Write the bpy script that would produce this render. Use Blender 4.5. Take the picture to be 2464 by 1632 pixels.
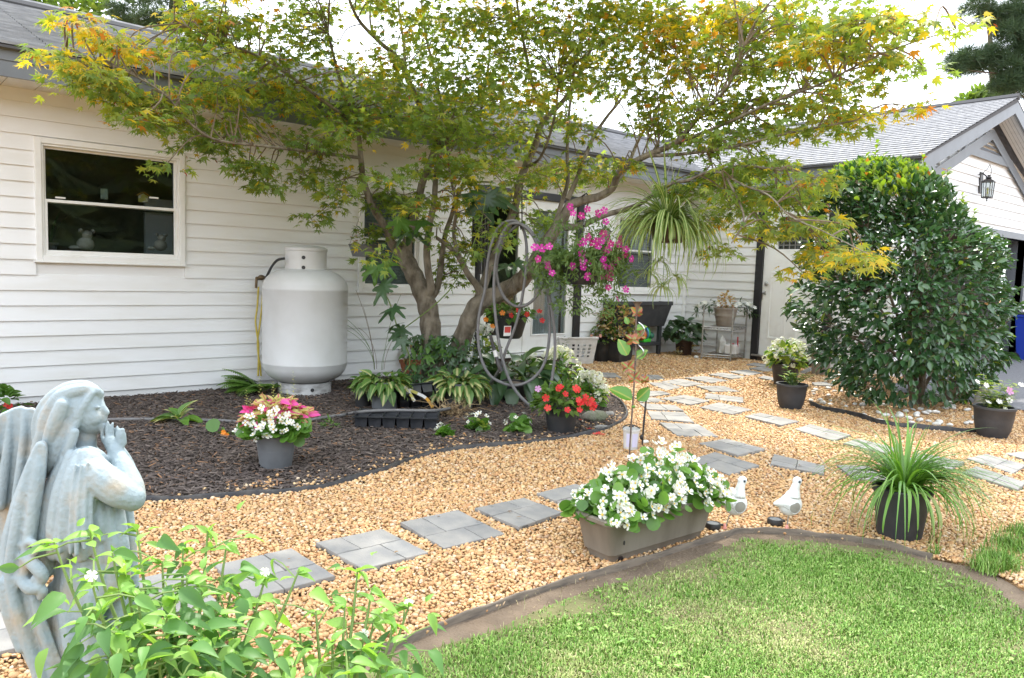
import bpy, math, random
import numpy as np
from mathutils import Vector, Matrix

for o in list(bpy.data.objects):
    bpy.data.objects.remove(o)
scene = bpy.context.scene
COL = scene.collection
RN = random.Random(7)
NR = np.random.default_rng(7)
rad = math.radians

# ------------------------------------------------------------------ camera
YAW, PITCH, ROLL = rad(41.13), rad(-5.0), rad(1.96)
F, EYE = 1850.0, 1.18                       # focal length in photograph pixels (2464 wide), eye height in metres
_f = np.array([math.sin(YAW) * math.cos(PITCH), math.cos(YAW) * math.cos(PITCH), math.sin(PITCH)])
_r = np.array([math.cos(YAW), -math.sin(YAW), 0.0])
_u = np.cross(_r, _f)
FW = _f
RT = _r * math.cos(ROLL) + _u * math.sin(ROLL)
UP = -_r * math.sin(ROLL) + _u * math.cos(ROLL)
CAM = np.array([0, 0, EYE])
cam = bpy.data.cameras.new('camera')
cam.sensor_width = 36.0
cam.lens = 36.0 * F / 2464.0
cam.clip_start = 0.05
cam.clip_end = 500
cam_ob = bpy.data.objects.new('camera', cam)
COL.objects.link(cam_ob)
cam_ob.matrix_world = Matrix(((RT[0], UP[0], -FW[0], 0), (RT[1], UP[1], -FW[1], 0), (RT[2], UP[2], -FW[2], EYE), (0, 0, 0, 1)))
scene.camera = cam_ob

# ------------------------------------------------------------------ light
SUN_EL, SUN_AZ = rad(60), rad(43)           # azimuth from +Y towards +X: high, from behind the house on the right
world = bpy.data.worlds.new('World')
scene.world = world
world.use_nodes = True
wn = world.node_tree
wn.nodes.clear()
w_out = wn.nodes.new('ShaderNodeOutputWorld')
w_bg = wn.nodes.new('ShaderNodeBackground')
w_sky = wn.nodes.new('ShaderNodeTexSky')
w_sky.sky_type = 'NISHITA'
w_sky.sun_disc = False
w_sky.sun_elevation = SUN_EL
w_sky.sun_rotation = SUN_AZ
w_sky.air_density = 1.0
w_sky.dust_density = 3.0
w_sky.ozone_density = 1.0
# thin bright cloud veil over the blue
w_tc = wn.nodes.new('ShaderNodeTexCoord')
w_no = wn.nodes.new('ShaderNodeTexNoise')
w_no.inputs['Scale'].default_value = 2.2
w_no.inputs['Detail'].default_value = 6
w_rp = wn.nodes.new('ShaderNodeMapRange')
w_rp.inputs['From Min'].default_value = 0.3
w_rp.inputs['From Max'].default_value = 0.7
w_rp.inputs['To Min'].default_value = 0.55
w_rp.inputs['To Max'].default_value = 0.95
w_mx = wn.nodes.new('ShaderNodeMix')
w_mx.data_type = 'RGBA'
w_mx.inputs[7].default_value = (10.5, 11.1, 12.0, 1)
wn.links.new(w_tc.outputs['Generated'], w_no.inputs['Vector'])
wn.links.new(w_no.outputs['Fac'], w_rp.inputs['Value'])
wn.links.new(w_rp.outputs['Result'], w_mx.inputs[0])
wn.links.new(w_sky.outputs[0], w_mx.inputs[6])
wn.links.new(w_mx.outputs[2], w_bg.inputs['Color'])
w_bg.inputs['Strength'].default_value = 0.15
wn.links.new(w_bg.outputs[0], w_out.inputs[0])

sun = bpy.data.lights.new('sun', 'SUN')
sun.energy = 2.7
sun.angle = rad(1.2)
sun.color = (1.0, 0.95, 0.86)
sun_ob = bpy.data.objects.new('sun', sun)
COL.objects.link(sun_ob)
_s = Vector((math.sin(SUN_AZ) * math.cos(SUN_EL), math.cos(SUN_AZ) * math.cos(SUN_EL), math.sin(SUN_EL)))
sun_ob.rotation_euler = _s.to_track_quat('Z', 'Y').to_euler()
sun_ob.location = _s * 30

scene.view_settings.view_transform = 'Standard'
scene.view_settings.look = 'None'
scene.view_settings.exposure = 1.22
scene.view_settings.gamma = 1.0
scene.view_settings.use_curve_mapping = False
scene.render.engine = 'CYCLES'
scene.cycles.use_denoising = True
scene.cycles.max_bounces = 12
scene.cycles.diffuse_bounces = 8
scene.cycles.transparent_max_bounces = 12
scene.cycles.caustics_reflective = False
scene.cycles.caustics_refractive = False


# ------------------------------------------------------------------ where things stand: photograph pixel -> place
def ray(px, py):
    return FW + RT * ((px - 1232) / F) - UP * ((py - 816) / F)


def zg(x, y):
    t = min(1, max(0, (x - 7.2) / 1.8))
    return 0.06 * t * t * (3 - 2 * t)


def G(px, py, dz=0.0):
    d = ray(px, py)
    z = dz
    for _ in range(6):
        p = CAM + d * ((z - EYE) / d[2])
        z = zg(p[0], p[1]) + dz
    return p


def D(px, py, t):
    return CAM + ray(px, py) * t


def WY(px, py, Y):
    d = ray(px, py)
    return CAM + d * (Y / d[1])


def WX(px, py, X):
    d = ray(px, py)
    return CAM + d * (X / d[0])


def depth(p):
    return float((np.asarray(p) - CAM) @ FW)


def mpp(p):
    return depth(p) / F


# ------------------------------------------------------------------ materials
MATS = {}


def _nt(name):
    m = bpy.data.materials.new(name)
    m.use_nodes = True
    n = m.node_tree
    b = n.nodes['Principled BSDF']
    return m, n, b


def rgba(c):
    return (c[0], c[1], c[2], 1)


def ramp(n, cols):
    r = n.nodes.new('ShaderNodeValToRGB')
    e = r.color_ramp.elements
    e[0].position, e[0].color = 0.0, rgba(cols[0])
    e[1].position, e[1].color = 1.0, rgba(cols[-1])
    for i in range(1, len(cols) - 1):
        x = e.new(i / (len(cols) - 1))
        x.color = rgba(cols[i])
    return r


def rnd_value(n):
    oi = n.nodes.new('ShaderNodeObjectInfo')
    ge = n.nodes.new('ShaderNodeNewGeometry')
    ad = n.nodes.new('ShaderNodeMath'); ad.operation = 'ADD'
    fr = n.nodes.new('ShaderNodeMath'); fr.operation = 'FRACT'
    n.links.new(oi.outputs['Random'], ad.inputs[0])
    n.links.new(ge.outputs['Random Per Island'], ad.inputs[1])
    n.links.new(ad.outputs[0], fr.inputs[0])
    return fr.outputs[0]


def mat(name, col, rough=0.6, col2=None, scale=6.0, lo=0.4, hi=0.65, bump=0.0, bscale=60.0, metal=0.0, rnd=None, spec=0.5,
        stretch=None, detail=5.0, bdist=0.004, rnd_amt=0.0):
    """Principled surface: base colour (or one of rnd per piece), blotches of col2, fine relief."""
    m, n, b = _nt(name)
    b.inputs['Roughness'].default_value = rough
    b.inputs['Metallic'].default_value = metal
    b.inputs['Specular IOR Level'].default_value = spec
    b.inputs['Base Color'].default_value = rgba(col)
    tc = n.nodes.new('ShaderNodeTexCoord')
    vec = tc.outputs['Object']
    if stretch:
        mp = n.nodes.new('ShaderNodeMapping')
        mp.inputs['Scale'].default_value = stretch
        n.links.new(vec, mp.inputs['Vector'])
        vec = mp.outputs['Vector']
    src = None
    if rnd:
        r = ramp(n, rnd)
        n.links.new(rnd_value(n), r.inputs[0])
        src = r.outputs[0]
    if col2 is not None:
        no = n.nodes.new('ShaderNodeTexNoise')
        no.inputs['Scale'].default_value = scale
        no.inputs['Detail'].default_value = detail
        n.links.new(vec, no.inputs['Vector'])
        mr = n.nodes.new('ShaderNodeMapRange')
        mr.inputs['From Min'].default_value = lo
        mr.inputs['From Max'].default_value = hi
        n.links.new(no.outputs['Fac'], mr.inputs['Value'])
        mx = n.nodes.new('ShaderNodeMix'); mx.data_type = 'RGBA'
        mx.inputs[6].default_value = rgba(col)
        mx.inputs[7].default_value = rgba(col2)
        n.links.new(mr.outputs[0], mx.inputs[0])
        if src is not None:
            n.links.new(src, mx.inputs[6])
        src = mx.outputs[2]
    if rnd_amt:
        hs = n.nodes.new('ShaderNodeHueSaturation')
        mr2 = n.nodes.new('ShaderNodeMapRange')
        mr2.inputs['To Min'].default_value = 1 - rnd_amt
        mr2.inputs['To Max'].default_value = 1 + rnd_amt
        n.links.new(rnd_value(n), mr2.inputs['Value'])
        n.links.new(mr2.outputs[0], hs.inputs['Value'])
        if src is not None:
            n.links.new(src, hs.inputs['Color'])
        else:
            hs.inputs['Color'].default_value = rgba(col)
        src = hs.outputs[0]
    if src is not None:
        n.links.new(src, b.inputs['Base Color'])
    if bump:
        nb = n.nodes.new('ShaderNodeTexNoise')
        nb.inputs['Scale'].default_value = bscale
        nb.inputs['Detail'].default_value = 4
        n.links.new(vec, nb.inputs['Vector'])
        bp = n.nodes.new('ShaderNodeBump')
        bp.inputs['Strength'].default_value = bump
        bp.inputs['Distance'].default_value = bdist
        n.links.new(nb.outputs['Fac'], bp.inputs['Height'])
        n.links.new(bp.outputs[0], b.inputs['Normal'])
    MATS[name] = m
    return m


def leafmat(name, cols, trans=0.35, rough=0.45, spec=0.4, stripe=None, tcol=None):
    """A leaf or petal: colour per piece, light comes through it."""
    m, n, b = _nt(name)
    out = n.nodes['Material Output']
    r = ramp(n, cols)
    n.links.new(rnd_value(n), r.inputs[0])
    src = r.outputs[0]
    if stripe:                                  # (colour, half width) light or dark band along the blade, in generated x
        tc = n.nodes.new('ShaderNodeUVMap')
        sx = n.nodes.new('ShaderNodeSeparateXYZ')
        n.links.new(tc.outputs[0], sx.inputs[0])
        sb = n.nodes.new('ShaderNodeMath'); sb.operation = 'SUBTRACT'; sb.inputs[1].default_value = 0.5
        ab = n.nodes.new('ShaderNodeMath'); ab.operation = 'ABSOLUTE'
        mr = n.nodes.new('ShaderNodeMapRange')
        mr.inputs['From Min'].default_value = stripe[1] - 0.05
        mr.inputs['From Max'].default_value = stripe[1] + 0.05
        mr.inputs['To Min'].default_value = 1.0
        mr.inputs['To Max'].default_value = 0.0
        n.links.new(sx.outputs[0], sb.inputs[0]); n.links.new(sb.outputs[0], ab.inputs[0]); n.links.new(ab.outputs[0], mr.inputs['Value'])
        mx = n.nodes.new('ShaderNodeMix'); mx.data_type = 'RGBA'
        n.links.new(mr.outputs[0], mx.inputs[0]); n.links.new(src, mx.inputs[6])
        mx.inputs[7].default_value = rgba(stripe[0])
        src = mx.outputs[2]
    n.links.new(src, b.inputs['Base Color'])
    b.inputs['Roughness'].default_value = rough
    b.inputs['Specular IOR Level'].default_value = spec
    if trans:
        t = n.nodes.new('ShaderNodeBsdfTranslucent')
        gm = n.nodes.new('ShaderNodeMix'); gm.data_type = 'RGBA'; gm.blend_type = 'MULTIPLY'
        gm.inputs[0].default_value = 1.0
        gm.inputs[7].default_value = rgba(tcol or (1.5, 1.5, 0.7))
        n.links.new(src, gm.inputs[6])
        n.links.new(gm.outputs[2], t.inputs['Color'])
        ms = n.nodes.new('ShaderNodeMixShader')
        ms.inputs[0].default_value = trans
        n.links.new(b.outputs[0], ms.inputs[1]); n.links.new(t.outputs[0], ms.inputs[2])
        n.links.new(ms.outputs[0], out.inputs[0])
    MATS[name] = m
    return m


# ------------------------------------------------------------------ objects
def obj(name, mesh, parent=None, label=None, category=None, group=None, kind=None):
    o = bpy.data.objects.new(name, mesh)
    COL.objects.link(o)
    if parent is not None:
        o.parent = parent
    tag(o, label, category, group, kind)
    return o


def tag(o, label=None, category=None, group=None, kind=None):
    if label: o['label'] = label
    if category: o['category'] = category
    if group: o['group'] = group
    if kind: o['kind'] = kind
    return o


def thing(name, label, category, loc=(0, 0, 0), rz=0.0, group=None):
    o = obj(name, None, None, label, category, group)
    o.location = Vector(tuple(float(c) for c in loc))
    o.rotation_euler = (0, 0, rz)
    o.empty_display_size = 0.1
    return o


class MB:
    """Collects boxes, tubes, lathes ... and links them as ONE mesh object."""

    def __init__(s):
        s.v, s.f, s.m = [], [], []

    def add(s, verts, faces, mi=0):
        k = len(s.v)
        s.v.extend([tuple(float(c) for c in p) for p in verts])
        s.f.extend([tuple(i + k for i in f) for f in faces])
        s.m.extend([mi] * len(faces))
        return s

    def box(s, lo, hi, mi=0, M=None):
        x0, y0, z0 = lo; x1, y1, z1 = hi
        v = [(x0, y0, z0), (x1, y0, z0), (x1, y1, z0), (x0, y1, z0), (x0, y0, z1), (x1, y0, z1), (x1, y1, z1), (x0, y1, z1)]
        if M is not None:
            v = [tuple(M @ Vector(p)) for p in v]
        return s.add(v, [(0, 3, 2, 1), (4, 5, 6, 7), (0, 1, 5, 4), (1, 2, 6, 5), (2, 3, 7, 6), (3, 0, 4, 7)], mi)

    def cbox(s, c, d, mi=0, M=None):
        return s.box([c[i] - d[i] / 2 for i in range(3)], [c[i] + d[i] / 2 for i in range(3)], mi, M)

    def tube(s, pts, r, n=8, mi=0, closed=False):
        pts = [Vector(tuple(float(c) for c in p)) for p in pts]
        k = len(pts)
        rs = r if isinstance(r, (list, tuple)) else [r] * k
        v = []
        pn = None
        for i, p in enumerate(pts):
            if closed:
                t = pts[(i + 1) % k] - pts[i - 1]
            else:
                t = pts[min(i + 1, k - 1)] - pts[max(i - 1, 0)]
            if t.length < 1e-9: t = Vector((0, 0, 1))
            t.normalize()
            if pn is None:
                a = Vector((0, 0, 1)) if abs(t.z) < 0.9 else Vector((1, 0, 0))
                pn = t.cross(a).normalized()
            pn = (pn - t * pn.dot(t))
            if pn.length < 1e-6: pn = t.orthogonal()
            pn.normalize()
            b = t.cross(pn)
            for j in range(n):
                a = 2 * math.pi * j / n
                v.append(p + (pn * math.cos(a) + b * math.sin(a)) * rs[i])
        f = []
        for i in range(k if closed else k - 1):
            i2 = (i + 1) % k
            for j in range(n):
                f.append((i * n + j, i * n + (j + 1) % n, i2 * n + (j + 1) % n, i2 * n + j))
        if not closed:
            f.append(tuple(range(n))[::-1]); f.append(tuple((k - 1) * n + j for j in range(n)))
        return s.add(v, f, mi)

    def lathe(s, prof, n=24, c=(0, 0, 0), mi=0, sx=1.0, sy=1.0, wob=None):
        v = []
        for i, (r, z) in enumerate(prof):
            for j in range(n):
                a = 2 * math.pi * j / n
                rr = r * (wob(a, z) if wob else 1)
                v.append((c[0] + rr * math.cos(a) * sx, c[1] + rr * math.sin(a) * sy, c[2] + z))
        f = []
        for i in range(len(prof) - 1):
            for j in range(n):
                f.append((i * n + j, i * n + (j + 1) % n, (i + 1) * n + (j + 1) % n, (i + 1) * n + j))
        if prof[0][0] > 1e-6: f.append(tuple(range(n))[::-1])
        if prof[-1][0] > 1e-6: f.append(tuple((len(prof) - 1) * n + j for j in range(n)))
        return s.add(v, f, mi)

    def ball(s, c, r, nu=10, nv=7, mi=0, M=None):
        r = r if isinstance(r, (list, tuple)) else (r, r, r)
        v = [(0, 0, -1)]
        for i in range(1, nv):
            b = math.pi * i / nv - math.pi / 2
            for j in range(nu):
                a = 2 * math.pi * j / nu
                v.append((math.cos(b) * math.cos(a), math.cos(b) * math.sin(a), math.sin(b)))
        v.append((0, 0, 1))
        o = []
        for p in v:
            q = Vector((p[0] * r[0], p[1] * r[1], p[2] * r[2]))
            if M is not None: q = M @ q
            o.append((q.x + c[0], q.y + c[1], q.z + c[2]))
        f = [(0, 1 + (j + 1) % nu, 1 + j) for j in range(nu)]
        for i in range(nv - 2):
            for j in range(nu):
                f.append((1 + i * nu + j, 1 + i * nu + (j + 1) % nu, 1 + (i + 1) * nu + (j + 1) % nu, 1 + (i + 1) * nu + j))
        t = len(v) - 1; k = 1 + (nv - 2) * nu
        f += [(k + j, k + (j + 1) % nu, t) for j in range(nu)]
        return s.add(o, f, mi)

    def prism(s, poly, z0, z1, mi=0, M=None):
        n = len(poly)
        v = [(p[0], p[1], z0) for p in poly] + [(p[0], p[1], z1) for p in poly]
        if M is not None: v = [tuple(M @ Vector(p)) for p in v]
        f = [tuple(range(n))[::-1], tuple(range(n, 2 * n))] + [(i, (i + 1) % n, n + (i + 1) % n, n + i) for i in range(n)]
        return s.add(v, f, mi)

    def mesh(s, name, mats, smooth=None):
        me = bpy.data.meshes.new(name)
        me.from_pydata(s.v, [], s.f)
        for m in (mats if isinstance(mats, (list, tuple)) else [mats]):
            me.materials.append(MATS[m] if isinstance(m, str) else m)
        if any(s.m):
            me.polygons.foreach_set('material_index', s.m)
        if smooth:
            me.polygons.foreach_set('use_smooth', [True] * len(s.f))
            me.set_sharp_from_angle(angle=rad(smooth))
        me.update()
        return me

    def build(s, name, mats, parent=None, smooth=None, bevel=0.0, **kw):
        o = obj(name, s.mesh(name, mats, smooth), parent, **kw)
        if bevel:
            b = o.modifiers.new('bevel', 'BEVEL')
            b.width = bevel; b.segments = 2; b.limit_method = 'ANGLE'; b.angle_limit = rad(40)
        return o


def spline(pts, k=6):
    """Catmull-Rom through points (any dimension)."""
    P = [np.asarray(p, float) for p in pts]
    if len(P) < 3:
        return [P[0] + (P[-1] - P[0]) * t for t in np.linspace(0, 1, k + 1)]
    out = []
    for i in range(len(P) - 1):
        a = P[max(i - 1, 0)]; b = P[i]; c = P[i + 1]; d = P[min(i + 2, len(P) - 1)]
        for j in range(k):
            t = j / k
            out.append(0.5 * ((2 * b) + (c - a) * t + (2 * a - 5 * b + 4 * c - d) * t * t + (3 * b - a - 3 * c + d) * t ** 3))
    out.append(P[-1])
    return out


# ------------------------------------------------------------------ many small pieces
TPL = {}


def tpl(name, V, T):
    TPL[name] = (np.array(V, float), np.array(T, int))


def fan(name, rim, c=(0, 0, 0), closed=True):
    V = [c] + list(rim)
    n = len(rim)
    T = [(0, 1 + i, 1 + (i + 1) % n) for i in range(n if closed else n - 1)]
    tpl(name, V, T)


def _maple(lobes=7, deep=0.45):
    rim = []
    angs = np.linspace(-2.35, 2.35, lobes)
    lens = [0.38, 0.6, 0.82, 1.0, 0.82, 0.6, 0.38] if lobes == 7 else [0.55, 0.85, 1.0, 0.85, 0.55]
    for i, a in enumerate(angs):
        l = lens[i]
        w = 0.17
        rim.append((math.sin(a - w) * l * 0.55, 0.12 + math.cos(a - w) * l * 0.55, -0.05))
        rim.append((math.sin(a) * l, 0.12 + math.cos(a) * l, -0.16 * l))
        rim.append((math.sin(a + w) * l * 0.55, 0.12 + math.cos(a + w) * l * 0.55, -0.05))
        if i < lobes - 1:
            b = (angs[i] + angs[i + 1]) / 2
            rim.append((math.sin(b) * 0.33, 0.12 + math.cos(b) * 0.33, 0.02))
    rim.append((0, -0.02, 0))
    return rim


fan('maple', [(x * 0.85, y * 0.88, z) for x, y, z in _maple()], (0, 0.12, 0.03))

fan('maple_plain', [v for i, a in enumerate(np.linspace(-2.35, 2.35, 7)) for l in [[0.4, 0.62, 0.84, 1.0, 0.84, 0.62, 0.4][i]] for v in ([(math.sin(a) * l * .86, .11 + math.cos(a) * l * .88, -.16 * l)] + ([(math.sin(a + .39) * .27, .11 + math.cos(a + .39) * .27, .02)] if i < 6 else []))] + [(0, -.02, 0)], (0, .12, .03))


def _palm():                                     # big lobed leaf, five broad lobes
    rim = []
    angs = np.linspace(-2.0, 2.0, 5)
    for i, a in enumerate(angs):
        l = [0.62, 0.88, 1.0, 0.88, 0.62][i]
        for da, ll in ((-0.20, 0.62), (-0.14, 0.85), (0, 1.0), (0.14, 0.85), (0.20, 0.62)):
            rim.append((math.sin(a + da) * l * ll, 0.1 + math.cos(a + da) * l * ll, -0.28 * (l * ll) ** 2))
        if i < 4:
            b = (angs[i] + angs[i + 1]) / 2
            rim.append((math.sin(b) * 0.36, 0.1 + math.cos(b) * 0.36, 0.0))
    rim.append((0, -0.02, 0))
    return rim


fan('palmate', _palm(), (0, 0.1, 0.03))


def _blade(name, wid, prof, n=5, fold=0.12, droop=0.15):
    V, T = [], []
    for i in range(n + 1):
        t = i / n
        w = wid * prof(t)
        z = -droop * t * t
        V += [(-w, t, z + fold * w), (0, t, z), (w, t, z + fold * w)]
    for i in range(n):
        a = 3 * i
        for q in ((a, a + 1, a + 4, a + 3), (a + 1, a + 2, a + 5, a + 4)):
            T += [(q[0], q[1], q[2]), (q[0], q[2], q[3])]
    tpl(name, V, T)


_blade('ovate', 0.30, lambda t: math.sin(math.pi * min(1, t * 0.98 + 0.02) ** 0.75) ** 0.8, 5, 0.5, 0.18)
_blade('camellia', 0.26, lambda t: math.sin(math.pi * min(1, t * 0.97 + 0.02) ** 0.9) ** 0.7, 4, 0.45, 0.15)
_blade('pepper', 0.235, lambda t: math.sin(math.pi * min(1, t * 0.98 + 0.01) ** 0.65) ** 1.0, 6, 0.55, 0.35)
_blade('lance', 0.13, lambda t: math.sin(math.pi * min(1, t * 0.96 + 0.03)) ** 0.8, 4, 0.4, 0.2)
_blade('hosta', 0.33, lambda t: math.sin(math.pi * min(1, t * 0.98 + 0.01) ** 0.7) ** 0.9, 6, 0.55, 0.5)
_blade('big_ovate', 0.34, lambda t: math.sin(math.pi * min(1, t * 0.98 + 0.01) ** 0.7) ** 0.75, 6, 0.35, 0.3)
fan('round', [(0.5 * math.sin(a) * (1.0), 0.46 - 0.5 * math.cos(a) + (0.06 if i == 0 else 0), 0.06 + 0.05 * math.sin(2 * a)) for i, a in
              enumerate(np.linspace(0, 2 * math.pi, 10, endpoint=False))], (0, 0.42, -0.03))


def _flower(name, petals, wid, cup=0.15, notch=0.0):
    V, T = [(0, 0, 0)], []
    for i in range(petals):
        a = 2 * math.pi * i / petals
        k = len(V)
        for da, l in ((-wid, 0.55), (-wid * 0.75, 0.92), (0, 1.0 - notch), (wid * 0.75, 0.92), (wid, 0.55)):
            V.append((math.sin(a + da) * l * 0.5, math.cos(a + da) * l * 0.5, cup * l * l + 0.02 * (i % 2)))
        T += [(0, k + j, k + j + 1) for j in range(4)]
    tpl(name, V, T)


_flower('flower5', 5, 0.55, 0.12, 0.08)
_flower('begonia', 4, 0.62, 0.2)
_flower('disc', 6, 0.5, 0.05)
fan('dot', [(0.5 * math.cos(a), 0.5 * math.sin(a), 0) for a in np.linspace(0, 2 * math.pi, 6, endpoint=False)], (0, 0, 0.3))
tpl('chip', [(-.5, -.12, 0), (.5, -.1, 0), (.46, .12, 0.02), (-.48, .1, 0.02), (-.42, -.05, .12), (.4, -.04, .1), (.36, .06, .1), (-.4, .05, .12)],
    [(0, 1, 5), (0, 5, 4), (1, 2, 6), (1, 6, 5), (2, 3, 7), (2, 7, 6), (3, 0, 4), (3, 4, 7), (4, 5, 6), (4, 6, 7)])


def LM(pos, d, up, size, wid=1.0):
    """4x4 for a leaf: base at pos, pointing along d, face towards up."""
    y = np.asarray(d, float); y = y / (np.linalg.norm(y) + 1e-9)
    x = np.cross(y, np.asarray(up, float))
    l = np.linalg.norm(x)
    x = np.array([1.0, 0, 0]) if l < 1e-6 else x / l
    z = np.cross(x, y)
    M = np.eye(4)
    M[:3, 0] = x * size * wid; M[:3, 1] = y * size; M[:3, 2] = z * size; M[:3, 3] = pos
    return M


def np_mesh(name, V, T, mats, mi=None, smooth=False, uv=None):
    me = bpy.data.meshes.new(name)
    V = np.ascontiguousarray(V, np.float32); T = np.ascontiguousarray(T, np.int32)
    me.vertices.add(len(V)); me.vertices.foreach_set('co', V.ravel())
    me.loops.add(T.size); me.loops.foreach_set('vertex_index', T.ravel())
    me.polygons.add(len(T)); me.polygons.foreach_set('loop_start', np.arange(len(T), dtype=np.int32) * T.shape[1])
    for m in mats: me.materials.append(MATS[m])
    if mi is not None: me.polygons.foreach_set('material_index', np.ascontiguousarray(mi, np.int32))
    if smooth: me.polygons.foreach_set('use_smooth', np.ones(len(T), bool))
    if uv is not None:
        l = me.uv_layers.new(name='UVMap')
        l.data.foreach_set('uv', np.ascontiguousarray(uv[T.ravel()], np.float32).ravel())
    me.update(calc_edges=True)
    return me


def tpl_uv(t):
    V = TPL[t][0]
    w = max(1e-6, np.abs(V[:, 0]).max())
    return np.stack([V[:, 0] / (2 * w) + 0.5, V[:, 1]], 1)


def merged(name, items, parent=None, smooth=True, **kw):
    """items: (template, 4x4, material) -> one mesh object."""
    names = sorted({i[2] for i in items})
    Vs, Ts, Ms, UV = [], [], [], []
    off = 0
    groups = {}
    for t, M, m in items: groups.setdefault((t, m), []).append(M)
    for (t, m), Ml in groups.items():
        V, T = TPL[t]
        A = np.array(Ml)
        W = np.einsum('kij,nj->kni', A[:, :3, :3], V) + A[:, None, :3, 3]
        k, n = len(Ml), len(V)
        Vs.append(W.reshape(-1, 3))
        Ts.append((T[None] + (np.arange(k) * n)[:, None, None] + off).reshape(-1, 3))
        Ms.append(np.full(k * len(T), names.index(m)))
        UV.append(np.tile(tpl_uv(t), (k, 1)))
        off += k * n
    me = np_mesh(name, np.concatenate(Vs), np.concatenate(Ts), names, np.concatenate(Ms), smooth, np.concatenate(UV))
    return obj(name, me, parent, **kw)


_shared = {}


def piece_mesh(t, m, name):
    k = (t, m)
    if k not in _shared:
        V, T = TPL[t]
        _shared[k] = np_mesh(name, V, T, [m], None, True, tpl_uv(t))
    return _shared[k]


def to_matrix(M):
    return Matrix([[float(c) for c in r] for r in M])


def scatter(root, items, n_parts, name='leaf', stuff='foliage'):
    """The pieces that show largest become parts of root, the rest one joined part. Matrices are in root's space."""
    if not items: return
    base = np.array(root.location)
    key = []
    for i, it in enumerate(items):
        M = it[1]
        p = M[:3, 3] + base
        dist = np.linalg.norm(p - CAM)
        x = (p - CAM) @ RT / max(0.1, (p - CAM) @ FW); y = (p - CAM) @ UP / max(0.1, (p - CAM) @ FW)
        inside = abs(x) < 0.66 and abs(y) < 0.44
        key.append((0 if inside else 1, dist / np.linalg.norm(M[:3, 1]), i))
    order = [k[2] for k in sorted(key)]
    for i in order[:n_parts]:
        t, M, m = items[i][:3]
        nm = items[i][3] if len(items[i]) > 3 else name
        o = obj(nm, piece_mesh(t, m, nm), root)
        o.matrix_basis = to_matrix(M)
    rest = [items[i][:3] for i in order[n_parts:]]
    if rest:
        merged(stuff, rest, root, kind='stuff')


def unit(v):
    v = np.asarray(v, float)
    return v / (np.linalg.norm(v) + 1e-9)


def rvec():
    return unit(NR.normal(size=3))

# ------------------------------------------------------------------ palette
mat('siding', (0.79, 0.795, 0.795), 0.45, (0.73, 0.725, 0.70), 3.0, 0.45, 0.75, stretch=(0.6, 0.6, 3), bump=0.08, bscale=40)
mat('trim_white', (0.80, 0.80, 0.78), 0.4, (0.72, 0.71, 0.68), 8, 0.5, 0.8)
mat('soffit', (0.76, 0.74, 0.68), 0.5, (0.70, 0.67, 0.60), 4, 0.4, 0.8)
mat('fascia_grey', (0.165, 0.18, 0.20), 0.45, (0.14, 0.152, 0.17), 5, 0.4, 0.7)
mat('shingle', (0.32, 0.32, 0.33), 0.95, (0.20, 0.20, 0.21), 9, 0.35, 0.7, bump=0.6, bscale=160, stretch=(0.7, 3, 1), spec=0.2)
mat('shingle_edge', (0.08, 0.08, 0.085), 0.9)
mat('brick', (0.28, 0.15, 0.10), 0.9, (0.18, 0.11, 0.09), 20, 0.4, 0.7, bump=0.4, bscale=80, rnd_amt=0.25)
mat('mortar', (0.22, 0.2, 0.18), 0.95)
mat('black_trim', (0.018, 0.018, 0.02), 0.35)
mat('dark_room', (0.16, 0.15, 0.14), 0.9, (0.24, 0.22, 0.20), 1.2)
mat('blind', (0.55, 0.58, 0.60), 0.5)
mat('grey_blind', (0.30, 0.33, 0.34), 0.5)
mat('metal', (0.55, 0.55, 0.55), 0.3, metal=1.0)
mat('steel_dull', (0.46, 0.45, 0.43), 0.4, (0.35, 0.33, 0.30), 30, metal=0.7)
mat('black_iron', (0.02, 0.02, 0.022), 0.45, (0.04, 0.03, 0.025), 30, bump=0.2)
mat('brown_iron', (0.09, 0.06, 0.045), 0.5, (0.16, 0.12, 0.09), 25, bump=0.2)
mat('asphalt', (0.16, 0.16, 0.17), 0.95, (0.11, 0.11, 0.118), 30, 0.35, 0.7, bump=0.5, bscale=250)
mat('soil_dark', (0.035, 0.026, 0.02), 1.0, (0.06, 0.045, 0.035), 25, bump=0.8, bscale=60, bdist=0.02)
mat('bare_earth', (0.125, 0.09, 0.06), 1.0, (0.21, 0.155, 0.105), 5, 0.42, 0.72, bump=0.9, bscale=70, bdist=0.012)
mat('gravel_base', (0.45, 0.29, 0.14), 1.0, (0.33, 0.20, 0.10), 45, 0.35, 0.65, bump=1.0, bscale=70, bdist=0.02)
mat('pebble', (0.5, 0.35, 0.2), 0.6, rnd=[(0.40, 0.19, 0.075), (0.53, 0.30, 0.125), (0.60, 0.39, 0.175), (0.47, 0.265, 0.12), (0.62, 0.45, 0.24), (0.56, 0.32, 0.13), (0.66, 0.53, 0.37), (0.44, 0.215, 0.09), (0.59, 0.36, 0.15), (0.31, 0.20, 0.125)],
    col2=(0.60, 0.42, 0.22), scale=60, lo=0.54, hi=0.85, bump=0.2, bscale=150)
mat('mulch', (0.07, 0.05, 0.04), 0.9, rnd=[(0.04, 0.03, 0.026), (0.08, 0.062, 0.054), (0.135, 0.108, 0.094), (0.05, 0.036, 0.031), (0.17, 0.135, 0.113), (0.06, 0.044, 0.037), (0.045, 0.032, 0.027), (0.08, 0.06, 0.05), (0.05, 0.036, 0.03), (0.09, 0.07, 0.06), (0.24, 0.125, 0.06)])
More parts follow.
